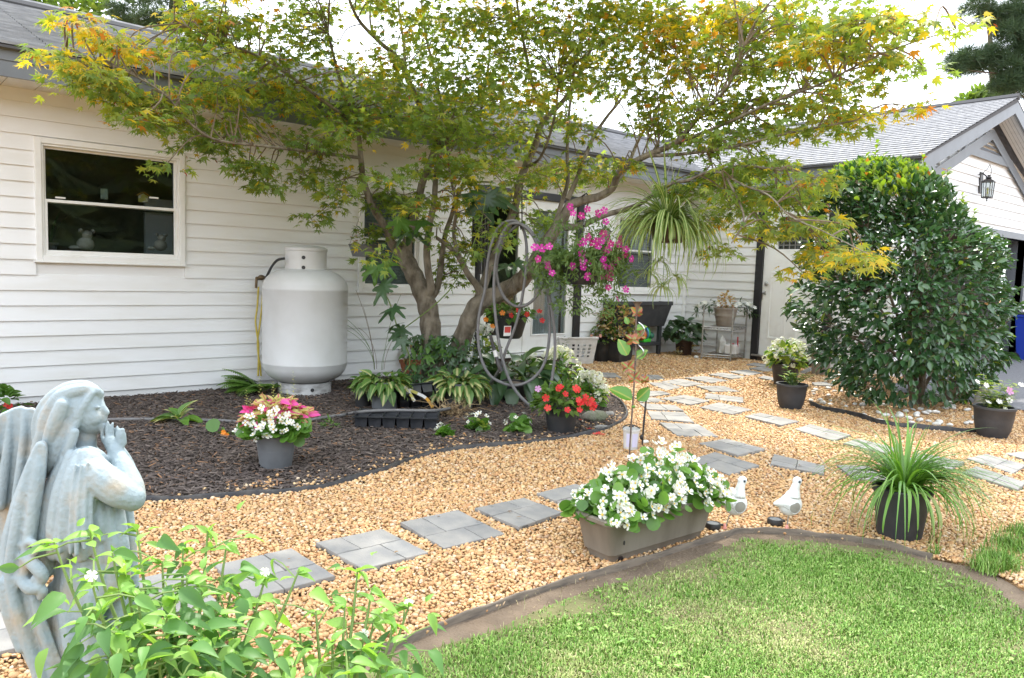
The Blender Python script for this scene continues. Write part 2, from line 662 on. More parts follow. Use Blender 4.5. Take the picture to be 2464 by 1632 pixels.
mat('paver', (0.295, 0.28, 0.255), 0.85, (0.215, 0.212, 0.205), 10, 0.35, 0.7, bump=0.45, bscale=120, rnd_amt=0.12)
mat('paver_joint', (0.12, 0.115, 0.105), 0.95)
mat('edging_black', (0.02, 0.02, 0.023), 0.5, (0.06, 0.055, 0.05), 20)
mat('edging_wood', (0.175, 0.14, 0.105), 0.85, (0.10, 0.082, 0.065), 12, bump=0.5, bscale=40, stretch=(1, 1, 6))
mat('white_stone', (0.72, 0.71, 0.68), 0.55, (0.60, 0.58, 0.53), 30, bump=0.15, rnd_amt=0.08)
mat('field_stone', (0.25, 0.23, 0.19), 0.9, (0.16, 0.17, 0.11), 8, 0.4, 0.6, bump=0.8, bscale=25, bdist=0.02)
mat('grass', (0.1, 0.2, 0.03), 0.5, rnd=[(0.075, 0.17, 0.02), (0.125, 0.255, 0.035), (0.175, 0.32, 0.05), (0.10, 0.215, 0.028), (0.215, 0.345, 0.065), (0.31, 0.37, 0.13), (0.15, 0.29, 0.04), (0.085, 0.195, 0.024)], spec=0.3)
mat('grass_pale', (.2, .3, .1), .55, rnd=[(0.27, 0.33, 0.09), (0.34, 0.38, 0.14), (0.22, 0.31, 0.07), (0.42, 0.40, 0.20), (0.30, 0.28, 0.12)], spec=0.3)
mat('lawn_base', (0.15, 0.15, 0.06), 1.0, (0.13, 0.115, 0.05), 7, 0.4, 0.7, bump=0.8, bscale=80, bdist=0.01)


def pts(*a):
    return [G(*p)[:2] for p in a]


# ------------------------------------------------------------------ ground sheets
def sheet(name, poly, z, m, label=None, step=None, **kw):
    """Flat sheet from a polygon, each corner set on the terrain, filled with triangles."""
    import mathutils.geometry as mg
    P = [Vector((float(p[0]), float(p[1]), 0)) for p in poly]
    tri = mg.tessellate_polygon([P])
    me = bpy.data.meshes.new(name)
    me.from_pydata([(p.x, p.y, zg(p.x, p.y) + z) for p in P], [], [tuple(t) for t in tri])
    me.materials.append(MATS[m])
    # face up
    me.update()
    for pl in me.polygons:
        if pl.normal.z < 0: pl.flip()
    me.update()
    return obj(name, me, kind='structure', **kw)


def inside(poly, X, Y):
    """Vectorised point in polygon."""
    poly = np.asarray(poly, float)
    r = np.zeros(len(X), bool)
    j = len(poly) - 1
    for i in range(len(poly)):
        xi, yi = poly[i]; xj, yj = poly[j]
        c = ((yi > Y) != (yj > Y)) & (X < (xj - xi) * (Y - yi) / (yj - yi + 1e-12) + xi)
        r ^= c
        j = i
    return r


YW, XD, YG = 7.10, 9.66, 4.03               # main wall, entry wall, garage front
# the ground: one grid so that the terrain rise is part of it
gx = np.concatenate([[-150, -60, -20], np.linspace(-6, 7, 14), np.linspace(7.2, 9.2, 9), [12, 18, 30, 60, 150]])
gy = np.concatenate([[-150, -60, -20], np.linspace(-6, 14, 11), [20, 40, 80, 150]])
gm = MB()
for y in gy:
    for x in gx:
        gm.v.append((float(x), float(y), zg(x, y) - 0.03))
nx = len(gx)
for j in range(len(gy) - 1):
    for i in range(nx - 1):
        gm.f.append((j * nx + i, j * nx + i + 1, (j + 1) * nx + i + 1, (j + 1) * nx + i)); gm.m.append(0)
gm.build('ground', 'gravel_base', kind='structure')

mulch_front = [(-60, 1235), (60, 1226), (200, 1214), (338, 1207), (450, 1203), (560, 1195), (640, 1190), (760, 1178), (850, 1155), (930, 1132), (990, 1108), (1080, 1086), (1200, 1074),
               (1300, 1064), (1400, 1049), (1460, 1034), (1500, 1012), (1508, 994), (1492, 968), (1462, 945), (1440, 915), (1395, 885), (1330, 868)]
edge_w = spline([G(*p) for p in mulch_front], 4)
mulch_poly = [p[:2] for p in edge_w] + [np.array([5.6, YW]), np.array([-2.5, YW])]
m_back = np.array(mulch_poly)
lawn_line = [(640, 1690), (720, 1650), (820, 1610), (915, 1568), (1000, 1532), (1076, 1500), (1170, 1468), (1265, 1432), (1370, 1398), (1476, 1371), (1593, 1334), (1660, 1312), (1740, 1290), (1775, 1279),
             (1828, 1278), (1900, 1282), (1960, 1287), (2072, 1301), (2141, 1314), (2244, 1341), (2358, 1364), (2420, 1392), (2500, 1440), (2620, 1530)]
lawn_edge = spline([G(*p) for p in lawn_line], 4)
dirt_poly = [p[:2] for p in lawn_edge] + [np.array([4.5, -2.0]), np.array([1.0, -3.0]), np.array([-0.6, 0.0])]
grass_line = [(740, 1700), (850, 1632), (980, 1580), (1085, 1545), (1190, 1514), (1312, 1458), (1448, 1410), (1558, 1384), (1648, 1352), (1736, 1318), (1788, 1298), (1850, 1296), (1960, 1302), (2060, 1313),
              (2160, 1328), (2250, 1358), (2340, 1392), (2420, 1436), (2490, 1490), (2580, 1560)]
grass_poly = [p[:2] for p in spline([G(*p) for p in grass_line], 4)] + [np.array([4.2, -2.0]), np.array([1.0, -3.0]), np.array([-0.3, 0.2])]
sheet('mulch_bed', mulch_poly, -0.012, 'soil_dark')
sheet('bare_soil', dirt_poly, -0.010, 'bare_earth')
sheet('lawn', grass_poly, -0.004, 'lawn_base')
drive_line = [(2130, 938), (2190, 950), (2240, 959), (2355, 974), (2464, 990), (2560, 1004), (2800, 1050)]
drive_edge = [G(*p)[:2] for p in drive_line]
drive_poly = drive_edge + [np.array([40, -8.0]), np.array([40, YG + 6.0]), np.array([XD + .6, YG + 6.0]), np.array([XD + 0.6, YG - 0.1])]
sheet('driveway', drive_poly, 0.012, 'asphalt')


# ------------------------------------------------------------------ main house
def board_row(mb_parent, axis, plane, a0, a1, z0, h, holes, name='siding_board', joint=None, gap=0.0):
    """Lapped siding boards along one course, cut round the openings; each board its own part."""
    segs = [(a0, a1)]
    for (h0, h1, hz0, hz1) in holes:
        if z0 + h > hz0 + 0.004 and z0 < hz1 - 0.004:
            n = []
            for (s0, s1) in segs:
                if h1 <= s0 or h0 >= s1: n.append((s0, s1)); continue
                if h0 > s0 + 0.03: n.append((s0, h0))
                if h1 < s1 - 0.03: n.append((h1, s1))
            segs = n
    if joint:
        n = []
        for (s0, s1) in segs:
            cuts = [s0] + [c for c in joint if s0 + 0.3 < c < s1 - 0.3] + [s1]
            n += list(zip(cuts[:-1], cuts[1:]))
        segs = n
    for (s0, s1) in segs:
        b = MB()
        t0, t1 = 0.019, 0.005                   # foot and head thickness: the lap throws its line of shade
        k = RN.uniform(-0.0008, 0.0008)
        if axis == 'x':                         # wall runs along X, faces -Y
            P = lambda a, out, z: (a, plane - out, z)
        else:                                   # wall runs along Y, faces -X
            P = lambda a, out, z: (plane - out, a, z)
        zt = z0 + h + 0.004
        v = [P(s0, t0 + k, z0), P(s1, t0 + k, z0), P(s1, t1, zt), P(s0, t1, zt), P(s0, 0, z0), P(s1, 0, z0), P(s1, 0, zt), P(s0, 0, zt)]
        b.add(v, [(0, 1, 2, 3), (4, 7, 6, 5), (0, 4, 5, 1), (3, 2, 6, 7), (0, 3, 7, 4), (1, 5, 6, 2)])
        b.build(name, 'siding', mb_parent)


house = thing('house', 'long white lap-sided house wing with grey fascia and shingle roof', 'house', (0, 0, 0))
Z0, EXP, ZS = 0.058, 0.121, 2.455
# openings in wall X and height: (x0, x1, z0, z1)
w1a, w1b = WY(80, 330, YW), WY(443, 640, YW)
W1 = (w1a[0], w1b[0], 1.140, 2.105)
w2a, w2b = WY(859, 702, YW), WY(1013, 590, YW)
W2 = (w2a[0], w2b[0], WY(860, 702, YW)[2], WY(887, 445, YW)[2])
fd0, fd1 = WY(1143, 768, YW)[0], WY(1392, 700, YW)[0]
FD = (fd0, fd1, 0.0, 2.16)
w3a, w3b = WY(1483, 520, YW), WY(1573, 706, YW)
W3 = (w3a[0], w3b[0], w3b[2], W2[3])
holes = [W1, W2, FD, W3]
HX0, HX1 = -2.2, XD - 0.045
z = Z0; r = 0
while z < ZS - 0.01:
    h = min(EXP, ZS - z)
    j = [(1.2, 4.6, 8.2), (2.9, 6.6), (0.4, 3.8, 7.4), (2.0, 5.5, 9.0)][r % 4]
    board_row(house, 'x', YW, HX0, HX1, z, h, holes, joint=[a + 0.13 * ((r * 7) % 5) for a in j])
    z += EXP; r += 1
# backing wall pieces round the openings, behind the boards
b = MB()
xs = sorted([HX0] + [v for hh in holes for v in hh[:2]] + [XD + 0.2])
for i in range(len(xs) - 1):
    a0, a1 = xs[i], xs[i + 1]
    hh = [q for q in holes if abs(q[0] - a0) < 1e-6]
    if hh:
        if hh[0][2] > 0.05: b.box((a0, YW + 0.001, 0.0), (a1, YW + 0.1, hh[0][2]))
        b.box((a0, YW + 0.001, hh[0][3]), (a1, YW + 0.1, 2.6))
    else:
        b.box((a0, YW + 0.001, 0.0), (a1, YW + 0.1, 2.6))
b.build('wall', 'siding', house)
# brick footing course below the boards
bm = None
x = HX0
while x < fd0 - 0.1:
    b = MB(); b.box((x, YW + 0.004 - RN.uniform(0, .003), -0.03), (x + 0.2, YW + 0.09, 0.052)); 
    if bm is None: bm = b.mesh('brick', 'brick')
    o = obj('brick', bm if x == HX0 else bm, house); o.location = (x - HX0, 0, RN.uniform(-0.002, 0.002))
    x += 0.212
MB().box((HX0, YW + 0.012, -0.03), (fd0 - 0.05, YW + 0.05, 0.05)).build('mortar_bed', 'mortar', house)
MB().box((fd1 + 0.02, YW + 0.002, -0.03), (XD, YW + 0.05, 0.056)).build('footing', 'edging_black', house)
# corner board in the inner corner
MB().box((XD - 0.085, YW - 0.03, 0.04), (XD - 0.02, YW + 0.01, 2.455)).build('corner_board', 'trim_white', house)
# eaves
YF, ZF = 6.63, 2.65
x = HX0
k = 0
while x < XD - 0.26:
    x1 = min(x + 0.225, XD - 0.26)
    MB().box((x + 0.004, YF + 0.032, ZS + 0.002 + RN.uniform(-.0015, .0015)), (x1 - 0.004, YW + 0.02, ZS + 0.014)).build('soffit_panel', 'soffit', house)
    x += 0.225
MB().box((HX0, YF + 0.04, ZS + 0.02), (XD + 0.1, YW + 0.1, ZS + 0.05)).build('soffit_backing', 'soffit', house)
MB().box((HX0 - .05, YF + 0.008, ZS - 0.012), (XD - 0.25, YF + 0.03, ZS + 0.100)).box((HX0 - .05, YF, ZS + 0.1), (XD - 0.25, YF + 0.03, ZF + 0.0)).build('fascia', 'fascia_grey', house, bevel=0.002)
SL = 0.35
YR = 9.9
ZR = ZF + SL * (YR - YF)
RX0, RX1 = HX0 - 0.3, 12.4
n_c = 30
dl = (YR - YF + 0.05) / n_c


def wavy_course(parent, P, L0, L1, th=0.015):
    """One course of shingle tabs: butt edge thickened, tabs slightly uneven."""
    b = MB()
    k = max(2, int((L1 - L0) / 0.9))
    e = np.linspace(L0, L1, k + 1)
    for i in range(k):
        q = RN.uniform(-0.006, 0.006); g = RN.uniform(0, 0.003)
        b.add([P(e[i] + 0.002, 0 + q, th + g), P(e[i + 1] - 0.002, 0 + q, th + g), P(e[i + 1] - 0.002, 1, 0.001), P(e[i] + 0.002, 1, 0.001),
               P(e[i] + 0.002, 0 + q, 0), P(e[i + 1] - 0.002, 0 + q, 0)], [(0, 1, 2, 3), (4, 5, 1, 0)])
    b.build('shingle_course', 'shingle', parent)


for c in range(n_c):
    y0 = YF - 0.05 + c * dl
    def P(a, t, up, y0=y0):
        y = y0 + t * dl * 1.15
        return (a, y, ZF + 0.028 + SL * (y - YF) + up)
    wavy_course(house, P, RX0, RX1)
MB().add([(RX0, YF - 0.045, ZF - 0.016 + 0.02), (RX1, YF - 0.045, ZF - 0.016 + 0.02), (RX1, YR, ZR + 0.025), (RX0, YR, ZR + 0.025),
          (RX0, YF - 0.045, ZF - 0.016), (RX1, YF - 0.045, ZF - 0.016), (RX1, YR, ZR - 0.05), (RX0, YR, ZR - 0.05)],
         [(0, 1, 2, 3), (7, 6, 5, 4), (4, 5, 1, 0), (5, 6, 2, 1), (7, 4, 0, 3)]).build('roof_deck', 'shingle_edge', house)
MB().add([(RX0, YR, ZR + 0.03), (RX1, YR, ZR + 0.03), (RX1, 2 * YR - YF, ZF), (RX0, 2 * YR - YF, ZF)], [(0, 1, 2, 3)]).build('back_roof', 'shingle', house)
MB().tube([(a, YR, ZR + 0.035 + 0.012 * math.sin(a * 1.3) * math.sin(a * .7)) for a in np.linspace(RX0, RX1, 40)], 0.05, 6).build('ridge_cap', 'shingle_edge', house)
MB().tube([(a, YR + 0.01, ZR + 0.075 + 0.012 * math.sin(a * 1.3) * math.sin(a * .7)) for a in np.linspace(RX0, RX1, 40)], 0.03, 6).build('ridge_vent', 'shingle', house)
MB().box((HX0, 12.4, 0), (XD + 1, 12.5, 2.6)).box((HX0 - 0.1, YW, 0), (HX0, 12.5, 2.6)).build('back_wall', 'siding', house)

# glass
m, n, b = _nt('glass')
tr = n.nodes.new('ShaderNodeBsdfTransparent'); tr.inputs[0].default_value = (0.75, 0.78, 0.78, 1)
gl = n.nodes.new('ShaderNodeBsdfGlossy'); gl.inputs['Roughness'].default_value = 0.015
ge = n.nodes.new('ShaderNodeNewGeometry')       # Schlick reflectance, the same from both sides of the thin pane
dt = n.nodes.new('ShaderNodeVectorMath'); dt.operation = 'DOT_PRODUCT'
ab = n.nodes.new('ShaderNodeMath'); ab.operation = 'ABSOLUTE'
om = n.nodes.new('ShaderNodeMath'); om.operation = 'SUBTRACT'; om.inputs[0].default_value = 1.0
lw = n.nodes.new('ShaderNodeMath'); lw.operation = 'POWER'; lw.inputs[1].default_value = 5.0
n.links.new(ge.outputs['Incoming'], dt.inputs[0]); n.links.new(ge.outputs['Normal'], dt.inputs[1]); n.links.new(dt.outputs['Value'], ab.inputs[0])
n.links.new(ab.outputs[0], om.inputs[1]); n.links.new(om.outputs[0], lw.inputs[0])
ms = n.nodes.new('ShaderNodeMixShader')
mm = n.nodes.new('ShaderNodeMath'); mm.operation = 'MULTIPLY_ADD'; mm.inputs[1].default_value = 0.95; mm.inputs[2].default_value = 0.05
n.links.new(lw.outputs[0], mm.inputs[0]); n.links.new(mm.outputs[0], ms.inputs[0])
n.links.new(tr.outputs[0], ms.inputs[1]); n.links.new(gl.outputs[0], ms.inputs[2])
n.links.new(ms.outputs[0], n.nodes['Material Output'].inputs[0])
MATS['glass'] = m


def frame_rect(b, x0, x1, z0, z1, w, y0, y1):
    b.box((x0, y0, z0), (x0 + w, y1, z1)); b.box((x1 - w, y0, z0), (x1, y1, z1))
    b.box((x0 + w, y0, z0), (x1 - w, y1, z0 + w)); b.box((x0 + w, y0, z1 - w), (x1 - w, y1, z1))


def room(parent, x0, x1, z0, z1, dep=1.6, m='dark_room'):
    b = MB()
    y0, y1 = YW + 0.101, YW + dep
    b.add([(x0 - .4, y0, z0 - .5), (x1 + .4, y0, z0 - .5), (x1 + .4, y1, z0 - .5), (x0 - .4, y1, z0 - .5), (x0 - .4, y0, z1 + .2), (x1 + .4, y0, z1 + .2), (x1 + .4, y1, z1 + .2), (x0 - .4, y1, z1 + .2)],
          [(0, 1, 2, 3), (7, 6, 5, 4), (3, 2, 6, 7), (0, 3, 7, 4), (1, 5, 6, 2)])
    return b.build('room_interior', m, parent)


def sash_window(x0, x1, z0, z1, rail, blinds=None):
    """Double-hung window: casing, two sashes with panes, sill; a room behind."""
    wr = obj('window', None, house)
    b = MB()
    frame_rect(b, x0, x1, z0, z1, 0.045, YW - 0.035, YW + 0.03)
    frame_rect(b, x0 + 0.045, x1 - 0.045, z0 + 0.045, z1 - 0.045, 0.018, YW - 0.022, YW + 0.06)
    b.box((x0 - 0.012, YW - 0.045, z0 - 0.014), (x1 + 0.012, YW - 0.0, z0 + 0.0))
    b.build('casing', 'trim_white', wr, bevel=0.003)
    i0, i1, j0, j1 = x0 + 0.063, x1 - 0.063, z0 + 0.063, z1 - 0.063
    b = MB(); frame_rect(b, i0, i1, rail - 0.012, j1, 0.018, YW + 0.012, YW + 0.04)
    b.build('upper_sash', 'trim_white', wr, bevel=0.002)
    b = MB(); frame_rect(b, i0, i1, j0, rail + 0.018, 0.024, YW - 0.012, YW + 0.011)
    b.build('lower_sash', 'trim_white', wr, bevel=0.002)
    MB().box((i0 + 0.01, YW + 0.024, rail), (i1 - 0.01, YW + 0.027, j1 - 0.01)).build('pane', 'glass', wr)
    MB().box((i0 + 0.02, YW - 0.002, j0 + 0.02), (i1 - 0.02, YW + 0.001, rail + 0.01)).build('pane', 'glass', wr)
    room(wr, x0, x1, z0, z1)
    return wr, (i0, i1, j0, j1)


def slats(parent, x0, x1, z0, z1, m, y=None, step=0.034, name='blind_slat'):
    y = YW + 0.07 if y is None else y
    zz = z0
    me = None
    k = 0
    while zz < z1:
        if me is None:
            b = MB(); b.add([(x0, y - 0.007, z0 - 0.016), (x1, y - 0.007, z0 - 0.016), (x1, y + 0.007, z0 + 0.017), (x0, y + 0.007, z0 + 0.017)], [(0, 1, 2, 3)])
            me = b.mesh(name, m)
        o = obj(name, me, parent); o.location = (0, 0, zz - z0)
        zz += step; k += 1


wr1, q1 = sash_window(*W1, rail=WY(255, 495, YW)[2])
q1b = WY(140, 560, YW)
slats(wr1, q1[0] + 0.02, q1b[0], q1[2] + 0.10, W1[2] + 0.55, 'blind', y=YW + 0.62, step=0.038)
b = MB(); b.box((WY(365, 500, YW + .5)[0], YW + 0.7, 0.9), (WY(405, 500, YW + .5)[0] + .1, YW + 0.75, 1.75)).build('inner_curtain', 'blind', wr1)
MB().box((WY(350, 500, YW + .5)[0], YW + 0.66, 1.62), (WY(405, 500, YW + .5)[0] + .1, YW + 0.69, 1.635)).build('inner_rail', 'black_iron', wr1)
for px in (145, 370):
    p = WY(px, 478, YW)
    MB().box((p[0] - 0.035, YW - 0.014, p[2] + 0.0), (p[0] + 0.035, YW + 0.01, p[2] + 0.012)).build('sash_lock', 'trim_white', wr1)
wr2, q2 = sash_window(*W2, rail=(W2[2] + W2[3]) / 2)
slats(wr2, q2[0], q2[1], q2[2] + 0.02, q2[3], 'grey_blind')
wr3, q3 = sash_window(*W3, rail=WY(1530, 605, YW)[2])
slats(wr3, q3[0], q3[1], q3[2] + 0.02, (W3[2] + W3[3]) / 2, 'grey_blind')
slats(wr3, q3[0], q3[1], (W3[2] + W3[3]) / 2 + 0.03, q3[3], 'blind')

# french door
fd = obj('french_door', None, house)
MB().box((fd0 - 0.01, YW - 0.05, 0.1), (fd0 + 0.02, YW + 0.06, 2.16)).box((fd1 - 0.1, YW - 0.055, 0.03), (fd1, YW + 0.06, 2.08)).box((fd0 - 0.05, YW - 0.055, 2.08), (fd1 + 0.03, YW + 0.06, 2.17)).build('door_casing', 'black_trim', fd, bevel=0.004)
zb = WY(1255, 848, YW)[2]
MB().box((fd0 - 0.02, YW - 0.09, zb - 0.05), (fd1 - 0.02, YW + 0.06, zb - 0.012)).build('threshold', 'trim_white', fd, bevel=0.003)
MB().box((fd0 - 0.02, YW - 0.02, -0.03), (fd1 - 0.02, YW + 0.06, zb - 0.052)).build('step_face', 'brown_iron', fd)
xc = WY(1255.5, 800, YW)[0]
for (a0, a1) in ((fd0 + 0.02, xc - 0.004), (xc + 0.004, fd1 - 0.102)):
    lf = MB(); w = a1 - a0
    g0, g1, gz0, gz1 = a0 + 0.16 * w / 0.9, a1 - 0.15 * w / 0.9, WY(1316, 803, YW)[2], 1.95
    lf.box((a0, YW - 0.01, zb), (a1, YW + 0.03, gz0)); lf.box((a0, YW - 0.01, gz1), (a1, YW + 0.03, 2.078))
    lf.box((a0, YW - 0.01, gz0), (g0, YW + 0.03, gz1)); lf.box((g1, YW - 0.01, gz0), (a1, YW + 0.03, gz1))
    frame_rect(lf, g0 - 0.02, g1 + 0.02, gz0 - 0.02, gz1 + 0.02, 0.02, YW - 0.02, YW - 0.008)
    l = lf.build('door_leaf', 'trim_white', fd, bevel=0.003)
    MB().box((g0, YW + 0.005, gz0), (g1, YW + 0.009, gz1)).build('pane', 'glass', l)
    v = MB()
    if a0 < xc - .3: continue
    for i in range(13):                         # sheer curtain behind the glass, gathered
        u0, u1 = i / 13, (i + 1) / 13
        if 0.80 < u0 < 0.9: continue
        X0, X1 = g0 + (g1 - g0) * u0, g0 + (g1 - g0) * u1
        v.add([(X0, YW + 0.015, gz0), (X1, YW + 0.015, gz0), (X1, YW + 0.015, gz1), (X0, YW + 0.015, gz1), ((X0 + X1) / 2, YW + 0.035, gz0), ((X0 + X1) / 2, YW + 0.035, gz1)], [(0, 4, 5, 3), (4, 1, 2, 5)])
    v.build('curtain', 'blind', l)
h = WY(1243, 690, YW)
MB().ball((xc - 0.05, YW - 0.05, 1.05), 0.028).tube([(xc - 0.05, YW - 0.05, 1.05), (xc - 0.05, YW, 1.05)], 0.012).build('door_handle', 'metal', fd, smooth=60)
room(fd, fd0, fd1, 0.2, 2.1)

# ------------------------------------------------------------------ garage wing
garage = thing('garage', 'white gabled garage wing with grey louvred vent and panelled entry door', 'house', (0, 0, 0))
XA, ZA = 12.42, 3.40                            # gable apex on the wall
GX1 = 2 * XA - XD
EYF = 3.72                                      # front of the overhang
EX = 9.40                                       # eave edge on the entry side
GS = 0.383
ZP = ZF + GS * (XA - EX)
D0, D1 = 5.797, 4.885                           # entry door in Y
DT0, DT1 = 5.905, 4.78
z = 0.066; r = 0
while z < ZS - 0.01:
    h = min(EXP, ZS - z)
    board_row(garage, 'y', XD, YG - 0.0, YW - 0.032, z, h, [(DT1, DT0, 0, 2.32)])
    z += EXP; r += 1
MB().box((XD + 0.001, DT0, 0.0), (XD + 0.1, YW + 0.1, 2.6)).box((XD + 0.001, YG + 0.002, 0.0), (XD + 0.1, DT1, 2.6)).box((XD + 0.001, DT1, 2.3), (XD + 0.1, DT0, 2.6)).build('wall', 'siding', garage)
MB().box((XD + 0.002, DT0, -0.03), (XD + 0.05, YW, 0.062)).box((XD + 0.002, YG, -0.03), (XD + 0.05, DT1, 0.062)).build('footing', 'edging_black', garage)
# entry door
dr = obj('entry_door', None, garage)
MB().box((XD - 0.055, D0, 0.03), (XD + 0.05, DT0, 2.32)).box((XD - 0.055, DT1, 0.03), (XD + 0.05, D1, 2.32)).box((XD - 0.055, D1, 2.2), (XD + 0.05, D0, 2.32)).build('door_casing', 'black_trim', dr, bevel=0.004)
MB().box((XD - 0.11, D1 - 0.06, 0.128), (XD + 0.03, D0 + 0.06, 0.15)).build('threshold', 'steel_dull', dr, bevel=0.003)
MB().box((XD - 0.03, D1 - 0.08, 0.0), (XD + 0.03, D0 + 0.08, 0.127)).build('step_face', 'brown_iron', dr)
zl0, zl1 = WX(1905, 600, XD)[2], 2.05
ly0, ly1 = 5.60, 5.10
lf = MB()
xf = XD - 0.02
lf.box((xf, D1 + .003, 0.151), (xf + 0.045, D0 - .003, zl0)); lf.box((xf, D1 + .003, zl1), (xf + 0.045, D0 - .003, 2.198))
lf.box((xf, D1 + .003, zl0), (xf + 0.045, ly1, zl1)); lf.box((xf, ly0, zl0), (xf + 0.045, D0 - .003, zl1))
leaf_ob = lf.build('door_leaf', 'trim_white', dr)
for (a, bb) in ((5.68, 5.42), (5.27, 5.01)):
    for (c, d) in ((0.38, 1.30),):
        p = MB()
        t = 0.022
        p.box((xf - 0.008, bb, c), (xf, bb + t, d)); p.box((xf - 0.008, a - t, c), (xf, a, d)); p.box((xf - 0.008, bb + t, c), (xf, a - t, c + t)); p.box((xf - 0.008, bb + t, d - t), (xf, a - t, d))
        p.box((xf - 0.004, bb + 0.05, c + 0.05), (xf, a - 0.05, d - 0.05))
        p.build('door_panel', 'trim_white', leaf_ob, bevel=0.003)
MB().box((xf + 0.02, ly1, zl0), (xf + 0.024, ly0, zl1)).build('pane', 'glass', leaf_ob)
MB().box((xf + 0.05, ly1, zl0), (xf + 0.06, ly0, zl1)).build('pane_backing', 'dark_room', leaf_ob)
cm = MB()
for i in range(1, 6): cm.box((xf + 0.005, ly1 + (ly0 - ly1) * i / 6 - 0.004, zl0), (xf + 0.017, ly1 + (ly0 - ly1) * i / 6 + 0.004, zl1))
for i in range(1, 8): cm.box((xf + 0.008, ly1, zl0 + (zl1 - zl0) * i / 8 - 0.004), (xf + 0.019, ly0, zl0 + (zl1 - zl0) * i / 8 + 0.004))
cm.build('leaded_came', 'steel_dull', leaf_ob)
for zz, kind_ in ((1.135, 0), (1.008, 1)):
    k = MB(); k.lathe([(0.0, 0), (0.03, 0.0), (0.03, 0.012), (0.02, 0.016), (0.018, 0.03), (0.0, 0.032)], 16)
    if kind_: k.tube([(0, 0, 0.025), (0, 0, 0.05), (-0.1, 0.0, 0.052)], [0.009, 0.01, 0.008])
    o = k.build('deadbolt' if not kind_ else 'door_handle', 'metal', leaf_ob, smooth=50)
    o.location = (xf, 5.735, zz); o.rotation_euler = (0, rad(-90), rad(0))
    if kind_: o.rotation_euler = (rad(-90), rad(-90), 0)
# garage front: rows under the gable, cut by the door opening
GO0, GO1, GOZ = XD + 0.55, WY(2442, 862, YG)[0], 1.955
z = 0.066
while z < ZA:
    h = EXP
    zz = z + h
    half = (GX1 - XD) / 2 if zz < ZS else max(0.05, (ZA - z) / GS * 0.98)
    half = min(half, (GX1 - XD) / 2)
    board_row(garage, 'x', YG, XA - half, XA + half, z, h, [(GO0 - 0.1, GO1 + 0.1, 0, GOZ + 0.1)])
    z += EXP
MB().box((XD + 0.101, YG + 0.001, GOZ), (GX1, YG + 0.1, 2.7)).box((XD + 0.001, YG + 0.001, 0), (GO0, YG + 0.1, GOZ)).box((GO1, YG + 0.001, 0), (GX1, YG + 0.1, GOZ)).build('front_wall', 'siding', garage)
MB().add([(XD, YG + 0.05, 2.7), (GX1, YG + 0.05, 2.7), (XA, YG + 0.05, ZA + 0.1)], [(0, 1, 2)]).build('gable_wall', 'siding', garage)
MB().box((GO0 - 0.1, YG - 0.03, 0.02), (GO0, YG + 0.25, GOZ + 0.1)).box((GO1, YG - 0.03, 0.02), (GO1 + 0.1, YG + 0.25, GOZ + 0.1)).box((GO0, YG - 0.03, GOZ), (GO1, YG + 0.25, GOZ + 0.1)).build('door_frame', 'fascia_grey', garage, bevel=0.004)
MB().add([(GO0, YG + 0.3, 0.02), (GO1, YG + 0.3, 0.02), (GO1, YG + 4, 0.02), (GO0, YG + 4, 0.02), (GO0, YG + .3, GOZ + .1), (GO1, YG + .3, GOZ + .1), (GO1, YG + 4, GOZ + .1), (GO0, YG + 4, GOZ + .1)],
         [(0, 1, 2, 3), (3, 2, 6, 7), (0, 3, 7, 4), (1, 5, 6, 2), (7, 6, 5, 4)]).build('garage_interior', 'dark_room', garage)
# vent in the gable
vt = obj('gable_vent', None, garage)
vb = MB()
zv = WY(2425, 406, YG)[2]
hv = (ZA - zv)
wv = hv / GS
yv0, yv1 = YG - 0.05, YG - 0.022
tw = 0.115
vb.add([(XA - wv, yv0, zv), (XA + wv, yv0, zv), (XA + wv - 0.02 - tw / GS * .45, yv0, zv + tw), (XA - wv + 0.02 + tw / GS * .45, yv0, zv + tw)], [(0, 1, 2, 3)])
for sgn in (-1, 1):
    vb.add([(XA + sgn * (wv + 1.3), yv0 - 0.004, zv - 1.3 * GS), (XA, yv0 - 0.004, ZA + 0.04), (XA, yv0 - 0.004, ZA - tw), (XA + sgn * (wv + 1.3), yv0 - 0.004, zv - 1.3 * GS - tw - .04)], [(0, 1, 2, 3) if sgn < 0 else (3, 2, 1, 0)])
vb.build('vent_frame', 'fascia_grey', vt)
MB().add([(XA - wv, YG - 0.005, zv), (XA + wv, YG - 0.005, zv), (XA, YG - 0.005, ZA)], [(0, 1, 2)]).build('vent_backing', 'edging_black', vt)
for i in range(5):
    zz = zv + tw + 0.01 + i * 0.062
    ww = (ZA - tw - zz) / GS
    if ww < 0.06: continue
    MB().add([(XA - ww, YG - 0.045, zz), (XA + ww, YG - 0.045, zz), (XA + ww - 0.05, YG - 0.012, zz + 0.045), (XA - ww + 0.05, YG - 0.012, zz + 0.045)], [(0, 1, 2, 3)]).build('vent_slat', 'fascia_grey', vt)
